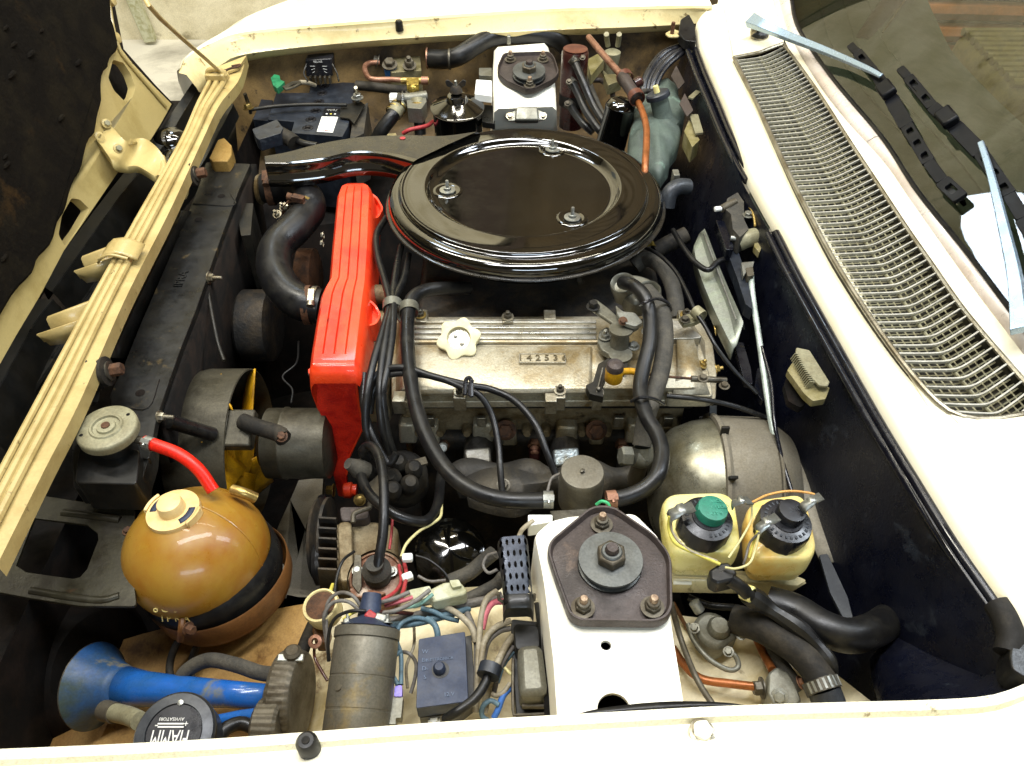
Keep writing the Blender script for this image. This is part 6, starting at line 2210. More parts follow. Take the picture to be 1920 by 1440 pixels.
slab(None, 'wing_brace', [(690, 190), (716, 196), (748, 262), (690, 262), (684, 220)], -.20, .01, 'cream_dirty')
tag(bpy.data.objects['wing_brace'], 'stained cream brace panel between the battery and the leaning hose', 'panel')

# black wing nut canister
cn = thing('oil_canister', 'black canister with a wing nut lid left of the far suspension tower', 'canister', P(857, 210, -.09))
p = P(857, 192, -.062)
r = pxr(50, p)
B().lathe([(r * .92, -.13), (r * .93, -.02), (r * .90, -.012)], p, (0, -.05, 1), 48).o('can', 'black_gloss', cn)
B().lathe([(r * .93, -.014), (r * 1.0, -.012), (r * 1.01, -.009), (r * .97, -.008), (r * .9, -.007), (r * .42, .004), (r * .38, .010), (r * .34, .014), (r * .2, .016), (0, .016)], p, (0, -.05, 1), 48).o('can_lid', 'black_gloss', cn, sharp=40)
B().lathe([(r * .975, -.0125), (r * 1.02, -.0105), (r * .985, -.0085)], p, (0, -.05, 1), 48).o('rim', 'horn_grey', cn)
w0 = P(855, 168, -.038)
B().lathe([(.012, -.004), (.010, .004), (.007, .008), (0, .008)], w0, n=20).o('nut_base', 'cast_dark', cn)
for s_ in (-1, 1):
    q = B()
    q.prism(rpoly([w0 + V((s_ * .004, 0, .002)), w0 + V((s_ * .017, 0, .006)), w0 + V((s_ * .020, 0, .016)), w0 + V((s_ * .014, 0, .019)), w0 + V((s_ * .004, 0, .010))], .003, 3), (0, .003, 0))
    q.o('nut_wing', 'cast_dark', cn, bev=.0008)
B().lathe([(.0028, 0), (.0028, .017), (0, .019)], w0, n=10).o('stud', 'zinc', cn)
slab(cn, 'side_bracket', [(904, 196), (928, 198), (928, 232), (904, 228)], -.09, .012, 'black_satin', bev=.002)
slab(None, 'white_connector', [(893, 149), (922, 151), (922, 180), (890, 176)], -.055, .014, 'white_plastic', bev=.0015)
tag(bpy.data.objects['white_connector'], 'square white plastic block beside the far white tower', 'connector')
slab(None, 'grey_connector', [(898, 127), (922, 127), (922, 142), (898, 141)], -.055, .012, 'relay_grey', bev=.0015)
tag(bpy.data.objects['grey_connector'], 'small grey plastic block just above the square white one', 'connector')

# dark red canister with three hoses
rcn = thing('fuel_separator', 'dark red brown canister with three black hoses right of the far tower', 'canister', P(1076, 150, -.07))
t0, t1 = P(1079, 92, -.008), P(1070, 236, -.165)
ax = t0 - t1
L_ = ax.length
r = pxr(25.5, t0)
B().lathe([(r * .92, 0), (r * .95, L_ * .3), (r * 1.0, L_ * .34), (r * 1.0, L_ * .96), (r * .93, L_ * .99), (r * .5, L_ * 1.0), (0, L_ * 1.0)], t1, ax, 40).o('canister_body', 'brown_canister', rcn, sharp=60)
B().lathe([(r * .9, 0), (0, .001)], t0 + ax.normalized() * .001, ax, 30).o('canister_top', 'brown_top', rcn)
q = B()
q.lathe([(r * 1.01, 0), (r * 1.03, .002), (r * 1.03, .022), (r * 1.01, .024)], t1 + ax * .30, ax, 40)
q.o('holder_strap', 'rubber_dull', rcn)
for pts, rpx, nm in (([(1078, 116, -.02), (1092, 150, -.04), (1112, 196, -.07), (1138, 236, -.09), (1166, 262, -.10)], 7.5, 'upper'), ([(1074, 156, -.06), (1086, 180, -.07), (1100, 210, -.085), (1124, 244, -.10), (1140, 258, -.11)], 7.5, 'middle'), ([(1070, 198, -.10), (1078, 212, -.105), (1094, 232, -.11), (1112, 248, -.12)], 7.5, 'lowest')):
    hose('separator_hose', 'slim black hose from the dark red canister, the %s of three' % nm, 'hose', pts, rpx, 'rubber', group='hoses of the dark red canister')
    st_ = hose('nipple', None, None, [P(*pts[0]) + V((-.008, .002, .006)), P(*pts[0]), P(*pts[0]).lerp(P(*pts[1]), .12)], 9, 'steel_dark', par=rcn)
for a, c, z in ((1092, 108, -.014), (1067, 153, -.05), (1064, 194, -.09)):
    bolt(rcn, (a, c, z), 4, m='horn_grey', ax=(0, -.6, 1))
# black can with T joint
bc = thing('vacuum_canister', 'black cylinder with a domed shiny top beside the green washer bag', 'canister', P(1160, 220, -.09))
t0, t1 = P(1168, 186, -.035), P(1140, 290, -.14)
ax = t0 - t1
L_ = ax.length
r = pxr(29, t0)
B().lathe([(r, 0), (r, L_ * .84), (r * 1.03, L_ * .85), (r * 1.0, L_ * .88), (r * .86, L_ * .95), (r * .55, L_ * 1.0), (0, L_ * 1.01)], t1, ax, 40).o('can', 'black_gloss', bc, sharp=60)
hose('tee_body', None, None, [P(1168, 144, -.02), P(1178, 160, -.02), P(1190, 178, -.025), P(1196, 190, -.03)], 12, 'mount_brown', par=bc)
for a, c in ((1172, 146), (1193, 182)):
    band(bc, P(a, c, -.022), P(1196, 190, -.03) - P(1168, 144, -.02), pxr(14, P(a, c, -.02)), .014, 'brown_top', 'tee_collar', screw=False)
B().lathe([(.010, 0), (.010, .012), (.006, .016), (0, .016)], P(1190, 158, -.02), (.8, .3, .3), 16).o('tee_boss', 'brown_canister', bc)
hose('copper_hose', 'reddish brown hose slanting down from the far wing to the tee joint', 'hose', [(1104, 70, -.02), (1122, 92, -.02), (1146, 120, -.02), (1166, 142, -.02)], 6.5, 'copper', n=12)
hose('copper_hose', 'bright orange brown hose curving down across the green bag', 'hose', [(1197, 192, -.03), (1206, 214, -.028), (1212, 240, -.026), (1212, 270, -.028), (1210, 305, -.034), (1208, 345, -.055)], 6.5, 'copper_bright', n=12)
hose('thin_hose', 'thin dark hose joining the tee to the yellow nipple of the washer bag', 'hose', [(1198, 176, -.03), (1210, 171, -.03), (1226, 172, -.03)], 5, 'rubber_dull', n=10)
# washer bag
wb = thing('washer_bag', 'limp grey green windscreen washer bag with a dark screw cap', 'washer bag', P(1235, 230, -.07))
ring = [(1257, 138), (1240, 146), (1222, 152), (1208, 168), (1196, 195), (1186, 230), (1176, 262), (1178, 290), (1196, 306), (1220, 318), (1237, 330), (1254, 306), (1268, 278), (1280, 245), (1283, 215), (1276, 182), (1266, 158)]
rp = rs(smooth([P(a, c, -.075) for a, c in ring] + [P(1257, 138, -.075)], 4), 60)[:-1]
cc = P(1228, 235, -.06)
q = B()
rows = []
for k, dz in ((0, -.03), (-.0, -.006), (.04, .002), (.2, .006), (.45, .010), (.75, .010)):
    rows.append([p.lerp(cc, k) + V((0, 0, dz)) + noise.noise_vector(p.lerp(cc, k) * 26) * .012 for p in rp])
q.grid(rows, cu=True)
q.face(list(q.b.verts)[-len(rp):])
q.o('bag', 'bag_green', wb, sharp=80, sub=1)
nk = P(1240, 205, -.045)
q = B()
r = pxr(17, nk)
na = (P(1236, 184, -.025) - P(1244, 216, -.055)).normalized()
q.lathe([(r * 1.5, -.03), (r * 1.1, -.02), (r * 1.0, 0), (r, .022), (r * 1.28, .0225), (r * 1.28, .029), (r * 1.1, .031), (0, .031)], nk, na, 32)
q.o('bag_neck', 'bag_green', wb, sharp=40)
B().lathe([(r * 1.3, 0), (r * 1.32, .002), (r * 1.3, .008), (r * 1.15, .010), (0, .010)], nk + na * .022, na, 32).o('bag_cap', 'box_black', wb)
B().lathe([(.0055, 0), (.005, .012), (0, .013)], nk + na * .032, na, 14).o('yellow_nipple', 'tank_yellow', wb)
for a, c in ((1270, 146), (1286, 198)):
    pts = [P(a - 12, c - 4, -.045), P(a - 2, c - 24, -.04), P(a + 14, c + 8, -.04), P(a + 2, c + 20, -.045)]
    q = B()
    q.prism(rpoly(pts, .002, 2), (0, 0, -.003))
    q.o('bag_hanger', 'mount_brown', wb, bev=.0006)
q = B()
q.box(P(1302, 178, -.04), (.010, .034, .003), rot=(0, 0, -.6))
q.o('hook', 'vent_grey', wb)
# air vents of the bulkhead box
vb_ = thing('bulkhead_vent', 'small olive block clipped to the far bulkhead beside the washer bag', 'vent', P(1302, 245, -.06))
slab(vb_, 'vent_face', [(1293, 214), (1309, 214), (1319, 248), (1304, 250)], -.05, .004, 'vent_grey', bev=.001)
slab(vb_, 'vent_body', [(1293, 222), (1304, 250), (1312, 262), (1298, 276), (1283, 246)], -.058, .03, 'pad_olive', bev=.002)
vb_ = thing('bulkhead_vent', 'ribbed olive grey vent block in the near bulkhead', 'vent', P(1510, 705, -.06))
slab(vb_, 'vent_face', [(1493, 651), (1518, 656), (1556, 716), (1552, 724), (1536, 722), (1508, 692), (1492, 660)], -.030, .004, 'vent_grey', bev=.001)
slab(vb_, 'vent_body', [(1494, 668), (1500, 676), (1534, 722), (1556, 726), (1548, 748), (1524, 752), (1508, 738), (1476, 694)], -.040, .010, 'pad_olive', bev=.002)
for k in range(15):
    t = k / 14
    p = P(1491 + 28 * t, 669 + 52 * t, -.034)
    q = B()
    q.box(p, (.008, .0012, .010), rot=(0, R(20), R(10)))
    q.o('vent_rib', 'vent_grey', vb_)
slab(None, 'hollow', [(1470, 720), (1478, 700), (1512, 756), (1500, 764), (1478, 752)], -.06, .01, 'bay_dark')
tag(bpy.data.objects['hollow'], 'black rubber lip beneath the ribbed vent block', 'rubber lip')
q = B()
q.tube([P(1538, 640, -.05), P(1552, 668, -.045), P(1574, 700, -.045)], .008, 8)
tag(q.o('pressed_edge', 'box_blue'), 'blue sheen pressed ridge on the near bulkhead beside the vent block', 'ridge')

# far bulkhead bunch of wires, post, wiper spindle lump
hn = thing('wire_loom', 'thick bunch of black wires arching over the far end of the bulkhead', 'wire loom', P(1240, 120, -.04))
for k in range(4):
    o_ = k * 8
    hose('loom_wire', None, None, [P(1204 + o_, 182, -.08), P(1210 + o_, 150 + k, -.06), P(1228 + o_, 118 + k * 2, -.045), P(1250 + o_, 98 + k * 2.4, -.035), P(1284 + k * 2, 86 + k * 2, -.03)], (8, 5, 7, 4)[k], 'cap_black', par=hn, n=10)
po = thing('hose_post', 'grey ribbed metal post with two prongs standing on the far inner wing', 'post', P(1148, 90, -.05))
pq = P(1149, 92, -.045)
B().lathe([(.015, -.07), (.014, -.03), (.017, -.012), (.017, -.006), (.012, -.003), (0, -.003)], pq, (0, 0, 1), 24).o('post_body', 'vent_grey', po)
for s_ in (-1, 1):
    hose('prong', None, None, [P(1149 + s_ * 9, 86, -.045), P(1149 + s_ * 11, 74, -.03), P(1149 + s_ * 12, 64, -.015)], 5, 'vent_grey', par=po, n=10)
for k, (pts, mt, nm) in enumerate((([(1100, 112), (1122, 100), (1134, 110), (1108, 142)], 'pad_olive', 'olive flat block between dark red canister and metal post'), ([(1132, 140), (1162, 138), (1166, 150), (1140, 160)], 'block_olive', 'dull brass connector under the metal post'))):
    slab(None, 'small_block', pts, -.06, .02, mt, bev=.002)
    ob = [o for o in bpy.data.objects if o.name.startswith('small_block')][-1]
    tag(ob, nm, 'block')
for k, pts in enumerate(([(1112, 150), (1130, 152), (1146, 170), (1150, 184)], [(1104, 138), (1124, 132), (1140, 146), (1156, 160)], [(1092, 136), (1100, 150), (1120, 200), (1140, 236)])):
    hose('wing_cable', ('short greyish cable curling left of the black cylinder', 'thin olive cable below the metal post', 'dull wide cable behind the slim hoses')[k], 'cable', [P(a, c, -.09) for a, c in pts], (5, 4, 8)[k], ('mount_brown', 'block_olive', 'rubber_grey')[k])

# ================================================================ rear of engine and linkages
oy = thing('coolant_outlet', 'twin ended grey coolant outlet flange behind the camshaft cover', 'outlet', P(1195, 535, -.07))
for a, c, rr in ((1168, 532, 24), (1216, 546, 23)):
    p = P(a, c, -.055)
    r = pxr(rr, p)
    B().lathe([(r * .9, -.03), (r * 1.0, -.006), (r * 1.02, 0), (r * .95, .003), (r * .82, .001), (r * .7, -.006), (0, -.008)], p, (-.25, -.25, 1), 32).o('outlet_ring', 'relay_grey', oy, sharp=50)
slab(oy, 'outlet_web', [(1172, 512), (1200, 514), (1226, 524), (1218, 560), (1190, 568), (1168, 552)], -.064, .03, 'relay_grey', bev=.006, r=.008)
hose('vent_hose', 'long satin black hose snaking from the coolant outlet down to the grey drum', 'hose', [(1168, 530, -.05), (1188, 536, -.03), (1208, 556, -.03), (1218, 590, -.04), (1218, 640, -.05), (1206, 690, -.06), (1200, 735, -.065), (1212, 780, -.065), (1232, 815, -.065), (1241, 850, -.065), (1234, 888, -.065), (1212, 914, -.07), (1180, 930, -.075), (1148, 937, -.08)], 14.5, 'rubber', n=20)
hose('braided_hose', 'dark grey fabric braided hose beside the long satin black one', 'hose', [(1212, 546, -.055), (1232, 570, -.05), (1244, 600, -.055), (1246, 650, -.065), (1238, 700, -.075), (1222, 750, -.085), (1210, 790, -.10), (1203, 836, -.12)], 17, 'rubber_grey', n=20)
hose('heater_hose', 'brown grey fabric hose arching behind the coolant outlet', 'hose', [(1190, 500, -.12), (1210, 486, -.11), (1236, 496, -.10), (1256, 524, -.10), (1266, 560, -.11), (1270, 600, -.12)], 15, 'rubber_grey', n=18)
band(oy, P(1212, 470, -.12), V((.3, -1, 0)), .016, .02, 'brass', 'brass_collar')
ct = B()
p = P(1216, 570, -.038)
ct.tube([P(1203, 566, -.022), P(1222, 558, -.022), P(1248, 566, -.035), P(1254, 580, -.05)], .0022, 8)
ct.tube([P(1198, 742, -.055), P(1214, 740, -.045), P(1240, 748, -.06)], .0022, 8)
cto = ct.o('cable_tie', 'rubber')
cto.name = 'cable_ties'
bpy.data.objects.remove(cto)
for pts, nm in (([P(1200, 572, -.026), P(1212, 566, -.014), P(1232, 560, -.024), P(1252, 568, -.038), P(1258, 582, -.055)], 'upper'), ([P(1184, 752, -.07), P(1200, 745, -.048), P(1226, 748, -.060), P(1244, 758, -.08)], 'lower')):
    q = B()
    q.tube(pts, .0022, 8)
    tag(q.o('cable_tie', 'cap_black'), 'black cable tie holding the satin and braided hoses together, the %s one' % nm, 'cable tie', 'cable ties on the hoses')
be = thing('banjo_union', 'big grey banjo bolt and elbow at the foot of the braided hose', 'union', P(1190, 860, -.14))
bolt(be, P(1186, 856, -.13), 19, ax=(-.9, -.1, .2), h=.014, m='relay_grey', wash=False)
hose('elbow', None, None, [P(1188, 856, -.135), P(1206, 860, -.14), P(1206, 836, -.125)], 18, 'relay_grey', par=be)
hose('spout', None, None, [P(1204, 860, -.15), P(1190, 900, -.2)], 15, 'horn_grey', par=be)
# long hose along cover
wh = hose('water_hose', 'long thick black hose crossing the camshaft cover and sweeping to the grey drum', 'hose', [(880, 540, -.10), (836, 540, -.085), (800, 544, -.075), (776, 556, -.070), (766, 580, -.070), (764, 640, -.072), (770, 710, -.075), (784, 776, -.078), (806, 832, -.08), (840, 884, -.08), (884, 918, -.08), (940, 936, -.08), (1000, 939, -.08), (1034, 937, -.08)], 14.5, 'rubber', n=20)
for a, c, t, nm in ((1028, 937, (1, 0, 0), 'left'), (1146, 936, (1, .1, 0), 'right')):
    k_ = thing('hose_clamp', 'bright worm drive hose clamp at the %s side of the grey drum' % nm, 'hose clamp', P(a, c, -.08), 'worm clamps at the grey drum')
    p = P(a, c, -.078)
    band(k_, p, V(t), pxr(15.5, p), .011, 'zinc' if nm == 'left' else 'copper')
cb = thing('pipe_clip', 'grey metal double clip holding the leads and hose at the cover corner', 'clip', P(752, 578, -.07))
for a, c, rr in ((736, 574, 17), (767, 580, 17)):
    p = P(a, c, -.072)
    band(cb, p, V((.1, -1, -.12)), pxr(rr, p), .014, 'relay_grey', 'clip_ring', screw=False)
slab(cb, 'clip_bridge', [(744, 572), (762, 574), (762, 598), (752, 606), (744, 596)], -.080, .004, 'relay_grey', bev=.001)
hose('oil_pipe', 'short dull pipe stub between red cover and rings of leads', 'pipe', [(672, 556, -.12), (700, 552, -.115), (732, 552, -.11)], 18, 'alu_dirty')
# leads
wid = 7.4
leads = [
    ('ignition lead dropping from under the filter at the far left', [(724, 408, -.085), (706, 440, -.08), (708, 480, -.075), (722, 530, -.07), (730, 572, -.068), (718, 620, -.068), (700, 680, -.075), (688, 740, -.09), (686, 800, -.12), (702, 850, -.15), (722, 876, -.17)]),
    ('ignition lead second from left under the grey clip', [(752, 462, -.09), (744, 500, -.08), (738, 540, -.072), (736, 572, -.066), (726, 620, -.066), (716, 680, -.075), (712, 740, -.09), (716, 800, -.12), (730, 850, -.16)]),
    ('ignition lead rising to the cylinder bolt near the filter', [(766, 478, -.09), (758, 520, -.08), (742, 556, -.070), (738, 576, -.064), (736, 620, -.066), (728, 680, -.074), (718, 740, -.09), (726, 810, -.13), (738, 850, -.16)]),
    ('ignition lead looping low along the front of the head', [(684, 700, -.09), (682, 760, -.11), (700, 820, -.13), (728, 868, -.15), (744, 850, -.14)]),
]
for nm, pts in leads:
    hose('ignition_lead', nm, 'lead', pts, wid, 'rubber', group='black ignition leads', n=12)
hose('ignition_lead', 'ignition lead crossing the cover and bending down to the rightmost plug', 'lead', [(690, 760, -.11), (696, 718, -.09), (720, 694, -.078), (760, 690, -.072), (812, 706, -.075), (876, 722, -.08), (920, 730, -.085), (966, 752, -.09), (1004, 796, -.10), (1026, 850, -.115), (1042, 890, -.13)], 6.8, 'rubber', group='black ignition leads', n=12)
hose('ignition_lead', 'ignition lead crossing the cover and dropping to the middle plug', 'lead', [(694, 776, -.12), (702, 730, -.10), (724, 706, -.085), (760, 700, -.078), (820, 708, -.076), (870, 728, -.080), (900, 742, -.085), (922, 778, -.10), (934, 830, -.115), (938, 880, -.125), (942, 925, -.14)], 6.2, 'rubber', group='black ignition leads', n=12)
hose('ignition_lead', 'thick coil lead looping over the distributor into the ignition coil boot', 'lead', [(688, 860, -.14), (680, 846, -.12), (692, 836, -.11), (708, 850, -.10), (718, 890, -.095), (720, 950, -.10), (718, 1000, -.11), (712, 1040, -.12), (708, 1068, -.13)], 9.5, 'rubber', group='black ignition leads', n=14)
hose('ignition_lead', 'thick lead sagging below the greasy distributor toward the starter', 'lead', [(676, 876, -.15), (678, 896, -.14), (692, 926, -.13), (718, 950, -.125), (752, 970, -.13), (788, 978, -.14), (810, 968, -.15), (822, 940, -.16), (826, 900, -.18), (832, 870, -.19)], 10, 'rubber', group='black ignition leads', n=14)
B().lathe([(.012, -.012), (.013, 0), (.010, .006), (.007, .018), (0, .018)], P(672, 878, -.14), (-.6, -.2, .8), 18).o('rubber_boot', 'rubber_grey')
tag(bpy.data.objects['rubber_boot'], 'grey angled rubber cap on the end of the sagging lead', 'cap')
q = B()
q.tube([P(871, 740, -.066), P(874, 712, -.058), P(883, 712, -.058), P(884, 744, -.066)], .0028, 8)
q.tube([P(880, 742, -.066), P(883, 716, -.058), P(888, 716, -.058)], .0024, 8)
tag(q.o('lead_clip', 'cap_black'), 'small black wire clip holding two leads on the cover edge', 'clip')
# throttle linkage
tl = thing('throttle_linkage', 'grey cast throttle linkage bolted to the right part of the camshaft cover', 'linkage', P(1165, 630, -.08))
slab(tl, 'bracket_plate', [(1124, 620), (1138, 612), (1152, 620), (1160, 660), (1150, 668), (1128, 656), (1120, 640)], -.085, .010, 'relay_grey', bev=.002)
bolt(tl, (1134, 632, -.083), 8, m='zinc', stud=.006)
B().lathe([(.014, -.02), (.013, 0), (.011, .016), (.016, .018), (.016, .021), (0, .022)], P(1162, 640, -.08), (0, 0.1, 1), 24).o('spindle_post', 'relay_grey', tl)
B().lathe([(.016, -.002), (.016, .003), (0, .004)], P(1163, 666, -.088), (0, 0, 1), 24).o('post_foot', 'relay_grey', tl)
slab(tl, 'lever', [(1104, 562), (1118, 560), (1140, 576), (1158, 592), (1176, 588), (1196, 600), (1200, 612), (1182, 622), (1160, 616), (1146, 604), (1122, 588), (1104, 574)], -.060, .006, 'relay_grey', bev=.002, r=.004)
slab(tl, 'claw', [(1154, 572), (1168, 584), (1190, 586), (1206, 604), (1192, 612), (1172, 606), (1158, 590)], -.050, .006, 'zinc', bev=.0015, r=.003)
bolt(tl, (1168, 602, -.050), 6, m='rust', ax=(0, -.5, .8))
bolt(tl, (1112, 576, -.056), 9, m='rubber', h=.008)
bolt(tl, (1188, 650, -.085), 8, m='zinc')
slab(tl, 'dark_bracket', [(1122, 682), (1146, 668), (1176, 672), (1178, 690), (1142, 692), (1128, 724), (1132, 744), (1106, 738), (1098, 722), (1112, 716)], -.088, .012, 'black_metal', bev=.002)
hose('valve_rod', None, None, [P(1118, 740, -.09), P(1124, 716, -.085), P(1130, 690, -.08)], 2, 'steel_dark', par=tl)
bolt(tl, (1121, 736, -.095), 8, m='steel_dark', ax=(0, -.3, 1), stud=.006)
ya = thing('yellow_damper', 'yellow plastic ball joint with a dark top and a yellow link rod', 'ball joint', P(1152, 694, -.07))
p = P(1152, 697, -.068)
r = pxr(17, p)
B().lathe([(r * .95, -.014), (r, -.012), (r, .004), (r * .95, .006)], p, n=30).o('yellow_cup', 'fan_yellow', ya)
B().lathe([(r * .98, .0055), (r * .96, .012), (r * .86, .014), (r * .7, .0125), (r * .3, .013), (0, .014)], p, n=30).o('dark_top', 'mount_brown', ya, sharp=40)
hose('yellow_arm', None, None, [P(1166, 697, -.074), P(1182, 696, -.076), P(1196, 698, -.076)], 6.5, 'fan_yellow', par=ya)
hose('link_rod', None, None, [P(1192, 698, -.076), P(1250, 706, -.08), P(1300, 710, -.082)], 2.6, 'rust', par=ya)
hose('link_end', None, None, [P(1296, 710, -.082), P(1362, 713, -.084)], 6, 'steel_dark', par=ya)
bolt(ya, (1318, 710, -.078), 7, m='horn_grey')
bolt(ya, (1358, 724, -.085), 7, m='horn_grey')
tcx = hose('throttle_cable', 'thin dark throttle cable arching from the filter to the bulkhead', 'cable', [(1205, 462, -.09), (1236, 478, -.07), (1266, 508, -.06), (1288, 548, -.055), (1304, 584, -.055), (1322, 612, -.06), (1344, 652, -.07), (1378, 696, -.09), (1420, 738, -.11)], 4, 'rubber', n=8)
cbk = thing('cable_clamp', 'grey saddle clamp on the thin throttle cable at the cover corner', 'clamp', P(1300, 590, -.07))
slab(cbk, 'clamp_arm', [(1272, 594), (1290, 588), (1312, 582), (1322, 594), (1304, 604), (1282, 608)], -.070, .008, 'vent_grey', bev=.002)
band(cbk, P(1310, 588, -.058), V((.5, -.8, 0)), .008, .014, 'vent_grey', screw=False)
bolt(cbk, (1284, 600, -.068), 7, m='steel_dark')
hose('choke_cable', 'dark cable running from the cover end right to the bulkhead', 'cable', [(1250, 742, -.11), (1310, 748, -.11), (1372, 760, -.115), (1440, 784, -.13)], 5, 'rubber', n=8)
hose('bulkhead_wire', 'black wire dipping over the pale rail behind the filter', 'wire', [(1262, 432, -.08), (1284, 468, -.07), (1306, 494, -.065), (1328, 506, -.062), (1344, 492, -.062), (1358, 486, -.065)], 5.5, 'rubber', n=8)
hose('bulkhead_hose', 'dark grey heater hose stub under the filter edge', 'hose', [(1228, 472, -.12), (1256, 456, -.11), (1288, 440, -.10)], 16, 'rubber_dull', n=16)
hose('silver_elbow', 'shiny dark grey elbow pipe poking out right of the filter', 'pipe', [(1250, 388, -.07), (1256, 362, -.05), (1272, 350, -.045), (1290, 350, -.05)], 15, 'horn_black', n=18)
q = B()
q.box(P(1266, 334, -.045), (.010, .018, .022))
tag(q.o('grey_tab', 'relay_grey', bev=.001), 'small upright grey tab above the dark elbow pipe', 'tab')
# pale rail
rw_ = thing('pale_rail', 'pale greenish folded metal rail sloping along the bulkhead', 'rail', P(1350, 540, -.09))
e0 = line([(1302, 462), (1312, 510), (1340, 580), (1376, 654)], 12, -.085)
e1 = line([(1314, 432), (1336, 500), (1366, 570), (1384, 640)], 12, -.075)
e2 = line([(1322, 430), (1348, 500), (1378, 570), (1394, 606)], 12, -.066)
q = B()
q.grid([[p + V((0, 0, -.02)) for p in e0], e0, [p + V((0, 0, -.006)) for p in e1], e2, [p + V((.003, 0, -.012)) for p in e2]])
q.o('rail_face', 'rail_white', rw_, solid=.0015, sharp=8)
slab(rw_, 'rail_foot', [(1376, 640), (1394, 642), (1408, 690), (1412, 720), (1396, 716)], -.10, .01, 'seal_black', bev=.001)
q = B()
q.tube([P(1320, 440, -.07), P(1350, 520, -.066), P(1380, 600, -.062)], .0015, 6, 0)
q.o('rail_edge', 'zinc', rw_)
bb_ = thing('pedal_box', 'dark blue grey bracket box beside the wiper spindle', 'bracket', P(1365, 430, -.07))
slab(bb_, 'bracket_face', [(1342, 412), (1358, 414), (1376, 462), (1374, 468), (1362, 468)], -.045, .02, 'seal_black', bev=.002)
slab(bb_, 'bracket_leg', [(1362, 468), (1384, 470), (1404, 530), (1412, 580), (1398, 570), (1382, 520)], -.06, .02, 'box_black', bev=.002)
ws = thing('wiper_linkage', 'dusty wiper spindle and linkage in the gap of the bulkhead seal', 'linkage', P(1390, 400, -.03))
slab(ws, 'boot', [(1366, 372), (1384, 360), (1394, 378), (1396, 410), (1404, 430), (1388, 446), (1374, 430), (1370, 400), (1358, 392)], -.030, .03, 'rubber_grey', bev=.006, jit=.003)
hose('nipple', None, None, [P(1352, 392, -.03), P(1364, 385, -.03), P(1378, 378, -.03)], 7, 'horn_grey', par=ws)
B().lathe([(.004, 0), (.004, .01), (0, .011)], P(1352, 391, -.03), (-1, -.2, 0), 10).o('tip', 'white_plastic', ws)
hose('motor', None, None, [P(1384, 455, -.05), P(1400, 448, -.045), P(1416, 444, -.045)], 17, 'vent_grey', par=ws, n=20)
hose('motor_shaft', None, None, [P(1370, 446, -.04), P(1386, 448, -.04)], 5, 'zinc', par=ws)
hose('pipe_loop', None, None, [P(1402, 384, -.03), P(1412, 400, -.025), P(1416, 424, -.03)], 2.5, 'plated_gold', par=ws)
bolt(ws, (1402, 404, -.03), 7, m='zinc')
slab(ws, 'pale_panel', [(1412, 352), (1400, 372), (1418, 404), (1424, 436), (1440, 436), (1448, 412)], -.040, .01, 'rail_white', r=.001)
slab(ws, 'tan_lug', [(1416, 436), (1432, 452), (1424, 474), (1414, 462)], -.045, .01, 'pad_olive', bev=.001)
# white rod
rd_ = thing('bonnet_release_rod', 'long pale grey rod running down along the bulkhead to the servo', 'rod', P(1420, 600, -.09))
hose('rod', None, None, [P(1408, 512, -.055), P(1412, 560, -.065), P(1424, 640, -.08), (1438, 740, -.10), (1452, 820, -.12), (1480, 920, -.14)], 6, 'rod_white', par=rd_, n=10)
hose('dark_tube', None, None, [P(1428, 650, -.08), P(1446, 720, -.09), P(1452, 790, -.10), (1466, 860, -.12), (1484, 920, -.13)], 4, 'seal_black', par=rd_, n=8)
slab(rd_, 'top_clip', [(1390, 492), (1414, 490), (1412, 500), (1400, 508), (1394, 518)], -.05, .008, 'zinc', bev=.001)
slab(rd_, 'collar', [(1398, 502), (1412, 500), (1414, 516), (1402, 518)], -.048, .02, 'horn_grey', bev=.002)
slab(rd_, 'low_bracket', [(1420, 690), (1436, 688), (1442, 740), (1430, 752), (1414, 730)], -.11, .01, 'seal_black', bev=.001)
q = B()
sl0 = line([(1440, 830, -.16), (1480, 900, -.16), (1500, 970, -.17), (1540, 1060, -.18)], 10)
q.grid([sl0, [p + V((.04, .01, -.0)) for p in sl0]])
tag(q.o('splash_plate', 'servo_matt', solid=.002), 'narrow green grey panel edge between the servo and the bulkhead', 'panel')
# ================================================================ near side electrics
mat('perf_blue', '20242c', .32, .5, c2='2a3038', sc1=40)
pf = thing('ballast_resistor', 'perforated black metal resistor cover beside the near strut mount', 'resistor', P(966, 1060, -.06))
A0, A1, A2, A3 = P(932, 1008, -.030), P(990, 1002, -.030), P(1000, 1112, -.045), P(944, 1114, -.045)
ux = (A1 - A0)
n_c, n_r = 6, 6
zf = V((0, 0, 1))


def pfp(u, v):
    b = A0.lerp(A1, u).lerp(A3.lerp(A2, u), v)
    e = min(u, 1 - u)
    d = 0 if e > .16 else ((.16 - e) / .16) ** 2 * .012
    return b + V((0, 0, -d))


